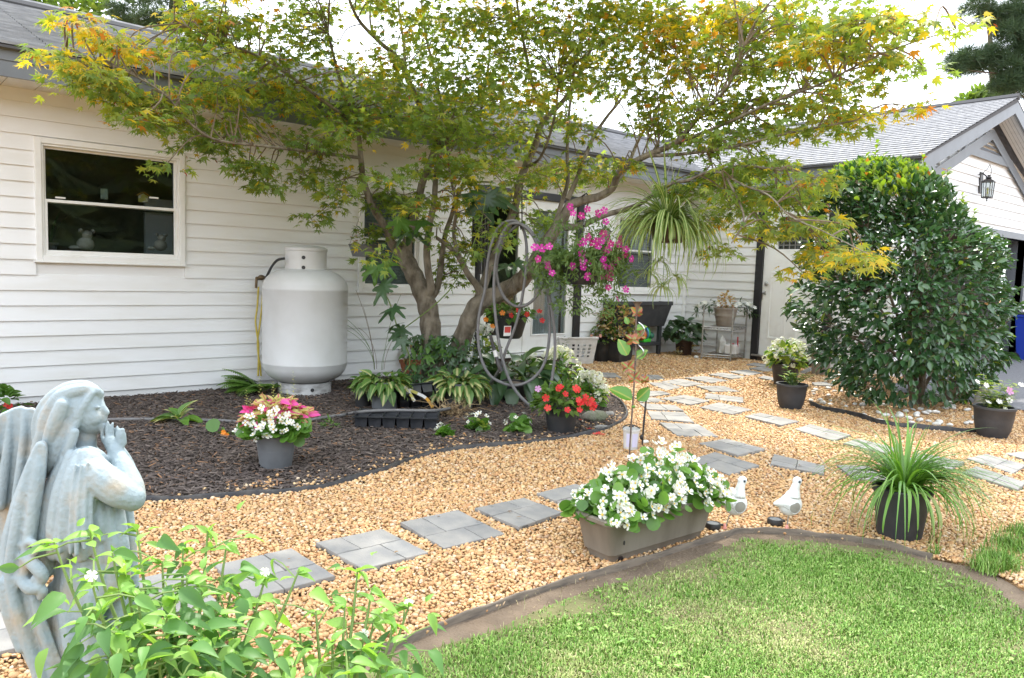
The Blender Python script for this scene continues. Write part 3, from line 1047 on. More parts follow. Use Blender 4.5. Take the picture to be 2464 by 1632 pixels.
# roof over the garage
n_c = 26
dx = (XA - EX + 0.04) / n_c
for c in range(n_c):
    x0 = EX - 0.05 + c * dx
    def P(a, t, up, x0=x0):
        x = x0 + t * dx * 1.15
        return (x, a, ZF + 0.028 + GS * (x - EX) + up)
    wavy_course(garage, P, EYF - 0.03, 12.5)
MB().add([(EX - 0.045, EYF - 0.02, ZF + 0.004), (EX - 0.045, 12.5, ZF + 0.004), (XA, 12.5, ZP + 0.02), (XA, EYF - 0.02, ZP + 0.02), (EX - 0.045, EYF - 0.02, ZF - 0.016), (EX - 0.045, 12.5, ZF - 0.016), (XA, 12.5, ZP - 0.04), (XA, EYF - 0.02, ZP - 0.04)],
         [(3, 2, 1, 0), (4, 5, 6, 7), (0, 1, 5, 4), (3, 0, 4, 7)]).build('roof_deck', 'shingle_edge', garage)
MB().add([(XA, EYF, ZP + 0.03), (XA, 12.5, ZP + 0.03), (2 * XA - EX, 12.5, ZF), (2 * XA - EX, EYF, ZF)], [(0, 1, 2, 3)]).build('far_roof', 'shingle', garage)
MB().tube([(XA, a, ZP + 0.035) for a in np.linspace(EYF - 0.03, 12.5, 12)], 0.05, 6).build('ridge_cap', 'shingle_edge', garage)
# eave: fascia, soffit, the boxed return, rake boards
MB().box((EX, EYF + 0.03, ZS - 0.012), (EX + 0.03, YF + 0.03, ZF)).build('fascia', 'fascia_grey', garage, bevel=0.002)
MB().box((EX + 0.032, EYF + 0.03, ZS), (XD + 0.02, YF + 0.04, ZS + 0.015)).build('soffit', 'soffit', garage)
MB().box((EX, EYF + .001, ZS - 0.012), (XD + 0.14, EYF + 0.029, ZF - .01)).build('eave_return', 'fascia_grey', garage)
for sgn in (-1, 1):
    X0 = XA + sgn * (XA - EX)
    rk = MB()
    q = [(X0, ZF + 0.0), (XA, ZP + 0.0), (XA, ZP - 0.19), (X0, ZF - 0.19)]
    v = [(a, EYF, c) for a, c in q] + [(a, EYF + 0.03, c) for a, c in q]
    rk.add(v, [(0, 1, 2, 3), (7, 6, 5, 4), (3, 2, 6, 7), (0, 4, 5, 1)])
    rk.build('rake_board', 'fascia_grey', garage)
    k = 6
    for i in range(k):                          # soffit under the sloping overhang, one panel per strip
        y0 = EYF + 0.032 + (YG - EYF - 0.034) * i / k; y1 = EYF + 0.032 + (YG - EYF - 0.034) * (i + 1) / k - 0.004
        MB().add([(X0, y0, ZF - 0.12), (XA, y0, ZP - 0.12), (XA, y1, ZP - 0.12), (X0, y1, ZF - 0.12)], [(0, 1, 2, 3)]).build('soffit_panel', 'trim_white', garage)

# ------------------------------------------------------------------ pavers: cast slabs of four fitted stones
PAVERS = [
    [(513, 1369), (701, 1328), (809, 1395), (604, 1449)], [(757.6, 1316), (919, 1280), (1031.6, 1336.5), (874.5, 1379)], [(961, 1268), (1102, 1238), (1217, 1288), (1068, 1324)],
    [(1140, 1230), (1261, 1201.5), (1354, 1240), (1249, 1279)], [(1290, 1193), (1385, 1169), (1470, 1201), (1376, 1229)],
    [(1679, 1069), (1747, 1059), (1841, 1087), (1775, 1103)], [(1658, 1111), (1719, 1094), (1828, 1126), (1755, 1146)], [(1585, 1022), (1681, 1026), (1729, 1054), (1628, 1051)],
    [(1557, 992), (1646, 996), (1671, 1021), (1567, 1012)], [(1537, 973), (1625, 978), (1646, 993), (1557, 989)], [(1586, 963), (1647, 953), (1709, 968), (1661, 978)],
    [(1682, 984), (1729, 973), (1810, 989.5), (1762, 1000)], [(1790, 1006), (1828, 996), (1924, 1017), (1879, 1029)], [(1912, 1036), (1948, 1024), (2048, 1052), (2006, 1066)],
    [(2028, 1072), (2064, 1059), (2168, 1085), (2132, 1096)], [(2175, 1110), (2221, 1095), (2321, 1119), (2287, 1137)], [(2325, 1107), (2372, 1098), (2470, 1125), (2438, 1144)],
    [(2416, 1096), (2460, 1090), (2540, 1112), (2500, 1122)], [(2314, 1142), (2349, 1126), (2470, 1167), (2449, 1186)], [(2011, 1124), (2090, 1127), (2146, 1164), (2055, 1158)],
    [(1861, 1096), (1985, 1126), (1983, 1148), (1852, 1122)], [(1696, 949), (1789, 960), (1789, 972), (1696, 962)], [(1674, 933), (1742, 931), (1780, 944), (1714, 946)],
    [(1590, 921), (1636, 914), (1696, 927), (1648, 934)], [(1646, 913.5), (1694, 906), (1755, 917), (1712, 925)], [(1704, 905), (1737, 899), (1798, 908), (1762, 915)],
    [(1752, 897), (1795, 892), (1838, 900), (1800, 907)], [(1802, 890), (1830, 885), (1868, 891), (1845, 897)], [(1823, 913), (1838, 906), (1880, 914), (1872, 921)],
    [(1795, 880), (1815, 874), (1857, 881), (1846, 887)], [(1435, 899), (1478, 899), (1496, 912), (1446, 911)], [(1542, 905), (1584, 906), (1600, 915), (1555, 915)],
    [(1557, 924), (1603, 924), (1640, 935), (1603, 942)], [(1542, 944), (1592, 944), (1615, 951), (1562, 958)], [(1527, 960), (1577, 961), (1603, 970), (1540, 971)],
    [(1953, 924), (1985, 920), (2013, 931), (1960, 932)], [(1926, 896), (1949, 888), (1966, 891), (1932, 902)], [(2020, 930), (2048, 928), (2060, 937), (2034, 938)],
]
PQ = [[G(*c)[:2] for c in q] for q in PAVERS]
step = np.mean(PQ[0], 0) - np.mean(PQ[1], 0)
for k in (1, 2):
    PQ.append([c + step * k + np.array([0.0, 0.03 * k]) for c in PQ[0]])
PAVER_GROUP = 'stepping stones in the gravel'
pav_names = ['near left path, partly under the pepper plant branch tip', 'left path with a pale sunlit blotch on its biggest stone', 'middle of the left path, third up from the pepper plant',
             'left path just short of the white begonia trough', 'left path half hidden behind the left end of the begonia trough']


def paver(q, label, tilt=0.0):
    q = [np.array(c) for c in q]
    c = sum(q) / 4
    z = zg(*c)
    root = thing('paver', label, 'paving slab', (c[0], c[1], z), 0, PAVER_GROUP)
    root.rotation_euler = (RN.gauss(0, rad(.8)), RN.gauss(0, rad(.8)), 0)
    L = [p - c for p in q]

    def at(u, v):
        return (L[0] * (1 - u) * (1 - v) + L[1] * u * (1 - v) + L[2] * u * v + L[3] * (1 - u) * v)
    lo = 0.004
    bb = MB(); bb.prism([at(.012, .012), at(.988, .012), at(.988, .988), at(.012, .988)][::1], -0.02, 0.0105)
    bb.build('slab_body', 'paver_joint', root)
    su, s1, s2 = RN.uniform(.42, .58), RN.choice([.36, .62]), RN.choice([.38, .64])
    cells = [(0, su, 0, s1), (0, su, s1, 1), (su, 1, 0, s2), (su, 1, s2, 1)]
    if RN.random() < 0.5: cells = [(c_, d_, a_, b_) for (a_, b_, c_, d_) in cells]
    for (a, b, c_, d) in cells:
        g = 0.0028 / 0.33
        a += g; b -= g; c_ += g; d -= g
        pl = []
        for (u0, v0, u1, v1) in ((a, c_, b, c_), (b, c_, b, d), (b, d, a, d), (a, d, a, c_)):
            for t in (0.0, 0.25, 0.5, 0.75):
                j = RN.uniform(-1, 1) * 0.006 if t else 0
                pl.append(at(u0 + (u1 - u0) * t + j, v0 + (v1 - v0) * t + j))
        m = sum(pl) / len(pl)
        h = 0.0155 + RN.uniform(-.0012, .0012)
        n = len(pl)
        pb = MB()
        top = [(m[0] + (p[0] - m[0]) * .985, m[1] + (p[1] - m[1]) * .985, h) for p in pl]
        rim = [(p[0], p[1], h - 0.003) for p in pl]
        bot = [(p[0], p[1], 0.0) for p in pl]
        ar = sum(pl[i][0] * pl[(i + 1) % n][1] - pl[(i + 1) % n][0] * pl[i][1] for i in range(n))
        if ar < 0: top, rim, bot = top[::-1], rim[::-1], bot[::-1]
        pb.add(top + rim + bot, [tuple(range(n))] + [(n + i, n + (i + 1) % n, (i + 1) % n, i) for i in range(n)] + [(2 * n + i, 2 * n + (i + 1) % n, n + (i + 1) % n, n + i) for i in range(n)])
        pb.build('stone', 'paver', root)
    return root


PAV_LABELS = pav_names + [
    'grey slab of the middle path, third from the white birds', 'grey slab just behind the head of the left white bird', 'long grey slab right of the white bucket on the gravel', 'grey slab at the bed corner, second behind the white bucket',
    'grey slab touching the tip of the mulch bed edging', 'grey slab in the sun right of the butterfly stake stem', 'grey slab in the middle of the crossing, below the narrow sunlit one', 'grey slab in front of the small black shrub pot',
    'grey slab of the right path, second from the small black pot', 'grey slab of the right path behind the tips of the strappy grass plant', 'pale slab right behind the strappy grass plant', 'pale slab at right, left one of the two side by side',
    'pale slab at the far right edge, furthest back', 'pale slab at the far right edge, nearest to the lawn', 'pale slab left of the strappy grass plant, cut by its drooping leaves', 'narrow slab lying askew behind the right white bird',
    'narrow sunlit slab in the middle of the crossing', 'sunlit slab just above the narrow one at the crossing', 'sunlit white slab, fourth from the entry door', 'sunlit white slab, third in the row to the door', 'slab half in shade, in the row to the door',
    'shaded slab in the row leading to the entry door', 'shaded slab second from the entry door step', 'shaded slab left of the white hydrangea pot', 'shaded slab right at the entry door step', 'shaded slab right of the white flowering shrubs',
    'sunlit slab behind the butterfly stake, uppermost', 'sunlit slab behind the butterfly stake, second from above', 'sunlit slab behind the butterfly stake, third from above', 'sunlit slab behind the butterfly stake, lowest of four',
    'slab behind the small black pot, left of the camellia', 'slab in front of the tan pot by the entry door', 'slab under the left skirt of the camellia', 'slab hidden behind the pepper plant', 'slab beside the lower wing of the angel statue']
for q, nm in zip(PQ, PAV_LABELS):
    paver(q, nm if 'slab' in nm else 'grey slab of the ' + nm)


# ------------------------------------------------------------------ loose stuff
def hull_big(q, s):
    c = np.mean(q, 0)
    return [c + (np.array(p) - c) * s for p in q]


def visible(X, Y, m=1.12):
    P = np.stack([X, Y, np.zeros_like(X)], 1) - CAM
    d = P @ FW
    return (d > 0.6) & (np.abs(P @ RT / np.maximum(d, .1)) < 0.666 * m) & (np.abs(P @ UP / np.maximum(d, .1)) < 0.441 * m), d


def grid(x0, x1, y0, y1, s, jit=0.45):
    X, Y = np.meshgrid(np.arange(x0, x1, s), np.arange(y0, y1, s))
    X = X.ravel(); Y = Y.ravel()
    return X + NR.uniform(-jit, jit, len(X)) * s, Y + NR.uniform(-jit, jit, len(Y)) * s


def zgv(X):
    t = np.clip((X - 7.2) / 1.8, 0, 1)
    return 0.06 * t * t * (3 - 2 * t)


def rot_mats(n, tilt):
    a = NR.uniform(0, 2 * np.pi, n); t = NR.normal(0, tilt, n); b = NR.uniform(0, 2 * np.pi, n)
    ca, sa, ct, st, cb, sb = np.cos(a), np.sin(a), np.cos(t), np.sin(t), np.cos(b), np.sin(b)
    Rz = np.zeros((n, 3, 3)); Rz[:, 0, 0] = ca; Rz[:, 0, 1] = -sa; Rz[:, 1, 0] = sa; Rz[:, 1, 1] = ca; Rz[:, 2, 2] = 1
    Rx = np.zeros((n, 3, 3)); Rx[:, 0, 0] = 1; Rx[:, 1, 1] = ct; Rx[:, 1, 2] = -st; Rx[:, 2, 1] = st; Rx[:, 2, 2] = ct
    Rb = np.zeros((n, 3, 3)); Rb[:, 0, 0] = cb; Rb[:, 0, 1] = -sb; Rb[:, 1, 0] = sb; Rb[:, 1, 1] = cb; Rb[:, 2, 2] = 1
    return Rb @ Rx @ Rz


def ico(sub):
    p = (1 + 5 ** .5) / 2
    V = [(-1, p, 0), (1, p, 0), (-1, -p, 0), (1, -p, 0), (0, -1, p), (0, 1, p), (0, -1, -p), (0, 1, -p), (p, 0, -1), (p, 0, 1), (-p, 0, -1), (-p, 0, 1)]
    T = [(0, 11, 5), (0, 5, 1), (0, 1, 7), (0, 7, 10), (0, 10, 11), (1, 5, 9), (5, 11, 4), (11, 10, 2), (10, 7, 6), (7, 1, 8), (3, 9, 4), (3, 4, 2), (3, 2, 6), (3, 6, 8), (3, 8, 9), (4, 9, 5), (2, 4, 11), (6, 2, 10), (8, 6, 7), (9, 8, 1)]
    V = [unit(v) for v in V]
    for _ in range(sub):
        mid = {}
        N = []

        def mp(a, b):
            k = (min(a, b), max(a, b))
            if k not in mid:
                V.append(unit((np.array(V[a]) + np.array(V[b])) / 2)); mid[k] = len(V) - 1
            return mid[k]
        for a, b, c in T:
            ab, bc, ca = mp(a, b), mp(b, c), mp(c, a)
            N += [(a, ab, ca), (b, bc, ab), (c, ca, bc), (ab, bc, ca)]
        T = N
    return np.array(V), np.array(T)


ICO0 = ico(0); ICO1 = ico(1)
OCT = (np.array([(1, 0, 0), (-1, 0, 0), (0, 1, 0), (0, -1, 0), (0, 0, 1), (0, 0, -1)], float), np.array([(0, 2, 4), (2, 1, 4), (1, 3, 4), (3, 0, 4), (2, 0, 5), (1, 2, 5), (3, 1, 5), (0, 3, 5)]))


def pebble_mesh(X, Y, Z, size, base, flat=(0.6, 0.95)):
    n = len(X)
    V, T = base
    S = np.stack([size * NR.uniform(0.85, 1.25, n), size * NR.uniform(0.65, 0.95, n), size * NR.uniform(*flat, n) * .75], 1)
    R = rot_mats(n, 0.45)
    W = V[None] * (1 + NR.uniform(-.08, .08, (n, len(V), 1)))
    W = W * S[:, None]
    W = np.einsum('kij,knj->kni', R, W) + np.stack([X, Y, Z], 1)[:, None]
    return W.reshape(-1, 3), (T[None] + (np.arange(n) * len(V))[:, None, None]).reshape(-1, 3)


def keep_gravel(X, Y):
    k = ~inside(m_back, X, Y) & ~inside(dirt_poly, X, Y) & ~inside(drive_poly, X, Y) & (Y < YW - 0.01) & (X < XD - 0.01)
    for q in PQ:
        k &= ~inside(hull_big(q, 0.93), X, Y) & (~inside(hull_big(q, 1.0), X, Y) | (NR.uniform(0, 1, len(X)) < .35))
    return k


Vs, Ts = [], []
off = 0
for (d0, d1, s, base, sz) in ((0.6, 4.2, 0.0136, ICO0, 0.0084), (4.2, 7.2, 0.0170, OCT, 0.0116), (7.2, 12.5, 0.025, OCT, 0.0165)):
    X, Y = grid(-1.6, XD, 0.2, YW, s)
    v, dep = visible(X, Y)
    k = v & (dep >= d0) & (dep < d1)
    X, Y = X[k], Y[k]
    k = keep_gravel(X, Y)
    X, Y = X[k], Y[k]
    n = len(X)
    size = sz * np.clip(NR.lognormal(0, 0.28, n), 0.55, 1.9)
    Z = zgv(X) - 0.002 + NR.uniform(-0.003, 0.0045, n) + size * 0.15
    v, t = pebble_mesh(X, Y, Z, size, base)
    Vs.append(v); Ts.append(t + off); off += len(v)
# a few strays that have rolled into the bed along its edging and onto the slabs
ex = np.array([p[:2] for p in edge_w])
k = NR.integers(16, len(ex) - 20, 420)
n_in = np.array([np.mean(m_back, 0)]) - ex[k]
n_in /= np.linalg.norm(n_in, axis=1)[:, None]
q = ex[k] + n_in * np.abs(NR.normal(0, 0.22, 420))[:, None] + NR.normal(0, .06, (420, 2))
v, t = pebble_mesh(q[:, 0], q[:, 1], np.full(420, 0.006), 0.012 * NR.uniform(.7, 1.3, 420), ICO0)
Vs.append(v); Ts.append(t + off); off += len(v)
me = np_mesh('gravel', np.concatenate(Vs), np.concatenate(Ts), ['pebble'], None, True)
obj('gravel', me, kind='stuff')
PEBBLES = sum(len(t) for t in Ts)

# mulch
X, Y = grid(-1.5, 7.2, 2.5, YW, 0.0205, 0.6)
v, dep = visible(X, Y)
k = v & inside(m_back, X, Y)
X, Y, dep = X[k], Y[k], dep[k]
n = len(X)
V, T = TPL['chip']
S = np.stack([NR.uniform(.018, .062, n), NR.uniform(.025, .055, n), NR.uniform(.025, .05, n)], 1)
W = np.einsum('kij,knj->kni', rot_mats(n, 0.3), V[None] * S[:, None]) + np.stack([X, Y, NR.uniform(-.006, .012, n)], 1)[:, None]
obj('mulch_chips', np_mesh('mulch_chips', W.reshape(-1, 3), (T[None] + (np.arange(n) * len(V))[:, None, None]).reshape(-1, 3), ['mulch']), kind='stuff')


# grass
def blades(X, Y, Z, h, w, lean=0.5):
    n = len(X)
    a = NR.uniform(0, 2 * np.pi, n)
    d = np.stack([np.cos(a), np.sin(a), np.zeros(n)], 1)
    s = np.stack([-np.sin(a), np.cos(a), np.zeros(n)], 1)
    le = np.abs(NR.normal(0, lean, n)) + 0.15
    P0 = np.stack([X, Y, Z], 1)
    up = np.array([0, 0, 1.0])
    M = P0 + (up * np.cos(le * .6)[:, None] + d * np.sin(le * .6)[:, None]) * (h * .55)[:, None]
    E = M + (up * np.cos(le * 1.7)[:, None] + d * np.sin(le * 1.7)[:, None]) * (h * .45)[:, None]
    hw = (w / 2)[:, None]
    V = np.stack([P0 - s * hw, P0 + s * hw, M - s * hw * .8, M + s * hw * .8, E], 1)
    T = np.array([(0, 1, 3), (0, 3, 2), (2, 3, 4)])
    return V.reshape(-1, 3), (T[None] + (np.arange(n) * 5)[:, None, None]).reshape(-1, 3)


def clump(X, Y, s=1.0):
    return (np.sin(X * 5.1 * s + 1.3 * np.sin(Y * 3.7 * s)) * np.cos(Y * 4.3 * s + np.sin(X * 2.9 * s)) + 0.6 * np.sin(X * 13 * s + Y * 11 * s) * np.sin(Y * 17 * s - X * 7 * s))


X, Y = grid(0.8, 4.9, 0.1, 2.6, 0.0047, 0.5)
v, dep = visible(X, Y)
k = v & inside(grass_poly, X, Y)
X, Y = X[k], Y[k]
c = clump(X, Y)
gp = np.array(grass_poly)
# thins out towards the bare rim
dmin = np.min(np.hypot(X[:, None] - gp[None, :-3, 0], Y[:, None] - gp[None, :-3, 1]), 1)
k = (NR.uniform(0, 1, len(X)) < np.clip((dmin + .06 * c) / 0.24, 0.10, 1)) & (NR.uniform(-1.6, 1.2, len(X)) < c + 1.1)
X, Y, c = X[k], Y[k], c[k]
h = NR.uniform(0.008, 0.023, len(X)) * (1 + 0.3 * c)
v, t = blades(X, Y, np.full(len(X), -0.004), np.maximum(h, .008), NR.uniform(0.0026, 0.0052, len(X)), 1.15)
c2 = clump(X, Y, .31) + .5 * clump(X, Y, 1.9) + NR.normal(0, .55, len(X))
obj('grass', np_mesh('grass', v, t, ['grass', 'grass_pale'], np.repeat((c2 > 1.2).astype(np.int32), 3)), kind='stuff')
N_GRASS = len(X)
# dry thatch and stray blades on the bare rim
X, Y = grid(0.8, 5.2, 0.1, 2.6, 0.02, 0.6)
vv, dep = visible(X, Y)
k = vv & inside(dirt_poly, X, Y) & ~inside(grass_poly, X, Y) & (NR.uniform(0, 1, len(X)) < 0.5 * np.clip(clump(X, Y, .8) + .6, 0, 1))
X, Y = X[k], Y[k]
v, t = blades(X, Y, np.full(len(X), -0.006), NR.uniform(.012, .035, len(X)), NR.uniform(.0016, .003, len(X)), 1.1)
mat('thatch', (.3, .25, .12), .8, rnd=[(.30, .24, .12), (.22, .18, .08), (.38, .32, .19), (.17, .2, .06)])
obj('dry_thatch', np_mesh('dry_thatch', v, t, ['thatch']), kind='stuff')
# broad weed leaves in the turf, and litter blown over gravel and slabs
X, Y = NR.uniform(1.2, 4.4, 900), NR.uniform(.3, 2.3, 900)
k = inside(grass_poly, X, Y) & (clump(X, Y, .6) > .25)
W_ = []
for x, y in zip(X[k], Y[k]):
    for _ in range(4):
        a = RN.uniform(0, 6.28)
        W_.append(('ovate', LM((x, y, .008), (math.cos(a), math.sin(a), .35), (0, 0, 1), RN.uniform(.010, .019), 1.2), 'grass'))
merged('lawn_weeds', W_, None, kind='stuff')
mat('litter', (.2, .12, .06), .9, rnd=[(.20, .12, .06), (.12, .07, .04), (.32, .21, .11), (.25, .13, .05), (.16, .13, .05)])
X, Y = NR.uniform(0.6, 9.3, 1500), NR.uniform(1.2, 6.6, 1500)
vv, dep = visible(X, Y)
k = vv & ~inside(m_back, X, Y) & ~inside(dirt_poly, X, Y) & ~inside(drive_poly, X, Y) & (NR.uniform(0, 1, 1500) < .3)
W_ = []
for x, y in zip(X[k], Y[k]):
    a = RN.uniform(0, 6.28)
    W_.append((RN.choice(['lance', 'ovate', 'maple_plain']), LM((x, y, zg(x, y) + .026), (math.cos(a), math.sin(a), RN.uniform(-.1, .3)), (0, 0, 1), RN.uniform(.012, .034)), 'litter'))
merged('leaf_litter', W_, None, kind='stuff')
# the tall tufts at the right edge
tX, tY = [], []
for (px, py, r, k) in ((2400, 1352, 22, 420), (2375, 1372, 18, 260), (2440, 1320, 26, 420), (2466, 1290, 20, 300), (2250, 1335, 5, 24), (2420, 1370, 14, 160)):
    c0 = G(px, py); r *= mpp(c0)
    tX += list(NR.normal(c0[0], r, k)); tY += list(NR.normal(c0[1], r, k))
tX = np.array(tX); tY = np.array(tY)
v, t = blades(tX, tY, np.full(len(tX), 0.0), NR.uniform(.03, .09, len(tX)), NR.uniform(.003, .0055, len(tX)), 0.5)
obj('tall_grass', np_mesh('tall_grass', v, t, ['grass']), kind='stuff')


# ------------------------------------------------------------------ edgings
def edging(name, path, h0, h1, th, m, label, cat):
    b = MB()
    P = [np.asarray(p, float) for p in path]
    k = len(P)
    v = []
    for i in range(k):
        t = unit((P[min(i + 1, k - 1)] - P[max(i - 1, 0)]) * np.array([1, 1, 0]))
        s = np.array([-t[1], t[0], 0])
        w = 1 + 0.0 * i
        hh = h1 + 0.006 * math.sin(i * 0.9) * math.sin(i * .37)
        z = zg(P[i][0], P[i][1])
        for (o, zz) in ((-th / 2, h0), (-th / 2, hh - th * .3), (-th * .25, hh), (th * .25, hh), (th / 2, hh - th * .3), (th / 2, h0)):
            v.append((P[i][0] + s[0] * o, P[i][1] + s[1] * o, z + zz))
    f = []
    for i in range(k - 1):
        for j in range(5):
            f.append((i * 6 + j, i * 6 + j + 1, (i + 1) * 6 + j + 1, (i + 1) * 6 + j))
    b.add(v, f + [(0, 1, 2, 3, 4, 5), tuple((k - 1) * 6 + j for j in (5, 4, 3, 2, 1, 0))])
    return b.build(name, m, None, smooth=50, label=label, category=cat)


edging('bed_edging', edge_w[10:], -0.03, 0.026, 0.02, 'edging_black', 'thin black plastic edging between dark mulch bed and tan gravel', 'garden edging')
edging('lawn_edging', lawn_edge[:-16], -0.03, 0.017, 0.013, 'edging_wood', 'weathered brown board edging between gravel and lawn', 'garden edging')
isl = spline([G(*p) for p in ((1950, 975), (1980, 986), (2052, 1001), (2108, 1018), (2164, 1028), (2249, 1036), (2320, 1041), (2395, 1044))], 5)
edging('island_edging', isl, -0.03, 0.04, 0.022, 'edging_black', 'black plastic edging curving in front of the camellia', 'garden edging')

# white river stones round the camellia
WS = [(690, 565), (740, 590), (580, 575), (565, 610), (690, 622), (540, 668), (620, 662), (705, 700), (710, 668), (840, 718), (915, 700), (985, 708), (1055, 685), (1145, 707), (990, 800), (1140, 848), (1180, 795), (1120, 770), (1240, 812),
      (1300, 785), (1297, 805), (1380, 823), (1400, 858), (1415, 745), (1445, 790), (1470, 838), (1520, 778), (1550, 765), (1610, 772), (1550, 845), (1615, 875), (1640, 858), (1730, 885), (1690, 735), (1720, 725), (1760, 735), (1760, 715), (1880, 748),
      (1960, 830), (1870, 865), (1900, 860), (2020, 865), (2000, 780), (2035, 750), (2015, 960), (930, 562), (880, 562), (800, 585), (1250, 575), (1270, 595), (1640, 640), (1610, 620), (1670, 655), (1850, 670), (1740, 690), (1590, 615), (1480, 745),
      (1955, 812), (1090, 690), (560, 590), (640, 690), (1445, 802), (1350, 760)]
for i, (a, b_) in enumerate(WS):
    p = G(1800 + a / 3.566, 780 + b_ / 3.566)
    s = RN.uniform(.022, .038)
    V, T = ICO1
    W = V * (1 + 0.06 * NR.normal(size=(len(V), 1))) * np.array([s * RN.uniform(.9, 1.35), s * RN.uniform(.7, 1), s * RN.uniform(.42, .6)])
    me = np_mesh('white_stone', W, T, ['white_stone'], None, True)
    o = obj('white_stone', me, None, {(2015, 960): 'white stone lying outside the black edging, left of the right pot', (1140, 848): 'white stone resting on top of the black island edging', (2020, 865): 'white stone touching the left side of the right petunia pot'}.get((a, b_), 'smooth white river stone on the gravel inside the camellia bed'), 'stone', 'white river stones round the camellia')
    o.location = (p[0], p[1], p[2] + s * 0.45 + .004); o.rotation_euler = (RN.uniform(-.25, .25), RN.uniform(-.25, .25), RN.uniform(0, 6.28))

# ------------------------------------------------------------------ trees and shrubs
mat('bark', (0.25, 0.215, 0.165), 0.9, (0.105, 0.085, 0.06), 17, 0.38, 0.66, bump=1.0, bscale=42, bdist=0.02, stretch=(1, 1, 0.45), detail=8)
mat('twig', (0.20, 0.155, 0.105), 0.85, (0.13, 0.10, 0.07), 20)
mat('green_stem', (0.16, 0.24, 0.06), 0.6)
mat('pine_bark', (0.16, 0.10, 0.075), 0.95, (0.09, 0.06, 0.05), 10, bump=0.6, bscale=20)
leafmat('maple_green', [(0.135, 0.22, 0.06), (0.175, 0.275, 0.07), (0.23, 0.31, 0.07), (0.145, 0.23, 0.075)], 0.54, 0.5, 0.35, tcol=(1.7, 1.6, .7))
leafmat('maple_olive', [(0.29, 0.34, 0.065), (0.35, 0.37, 0.065), (0.25, 0.32, 0.065)], 0.5, 0.5, 0.35, tcol=(1.6, 1.5, .6))
leafmat('maple_gold', [(0.58, 0.43, 0.035), (0.64, 0.48, 0.04), (0.50, 0.42, 0.04)], 0.48, 0.5, 0.3, tcol=(1.4, 1.35, .6))
leafmat('maple_orange', [(0.62, 0.30, 0.04), (0.66, 0.36, 0.04), (0.55, 0.20, 0.04)], 0.45, 0.5, 0.3, tcol=(1.3, 1.2, .6))
leafmat('maple_red', [(0.30, 0.05, 0.04), (0.36, 0.07, 0.04), (0.25, 0.06, 0.04)], 0.3, 0.5, 0.3)

mb_ = G(1052, 952)
DT = depth(mb_)
maple = thing('maple_tree', 'large spreading Japanese maple with green and golden star leaves', 'tree', (mb_[0], mb_[1], 0))
ORG = np.array(maple.location)


def path3(lst):
    """(px, py, depth offset, radius) -> places and radii in the tree's space, smoothed."""
    P = [np.append(D(a, b, DT + d) - ORG, r) for a, b, d, r in lst]
    S = spline(P, 5)
    return [s[:3] for s in S], [float(s[3]) for s in S]


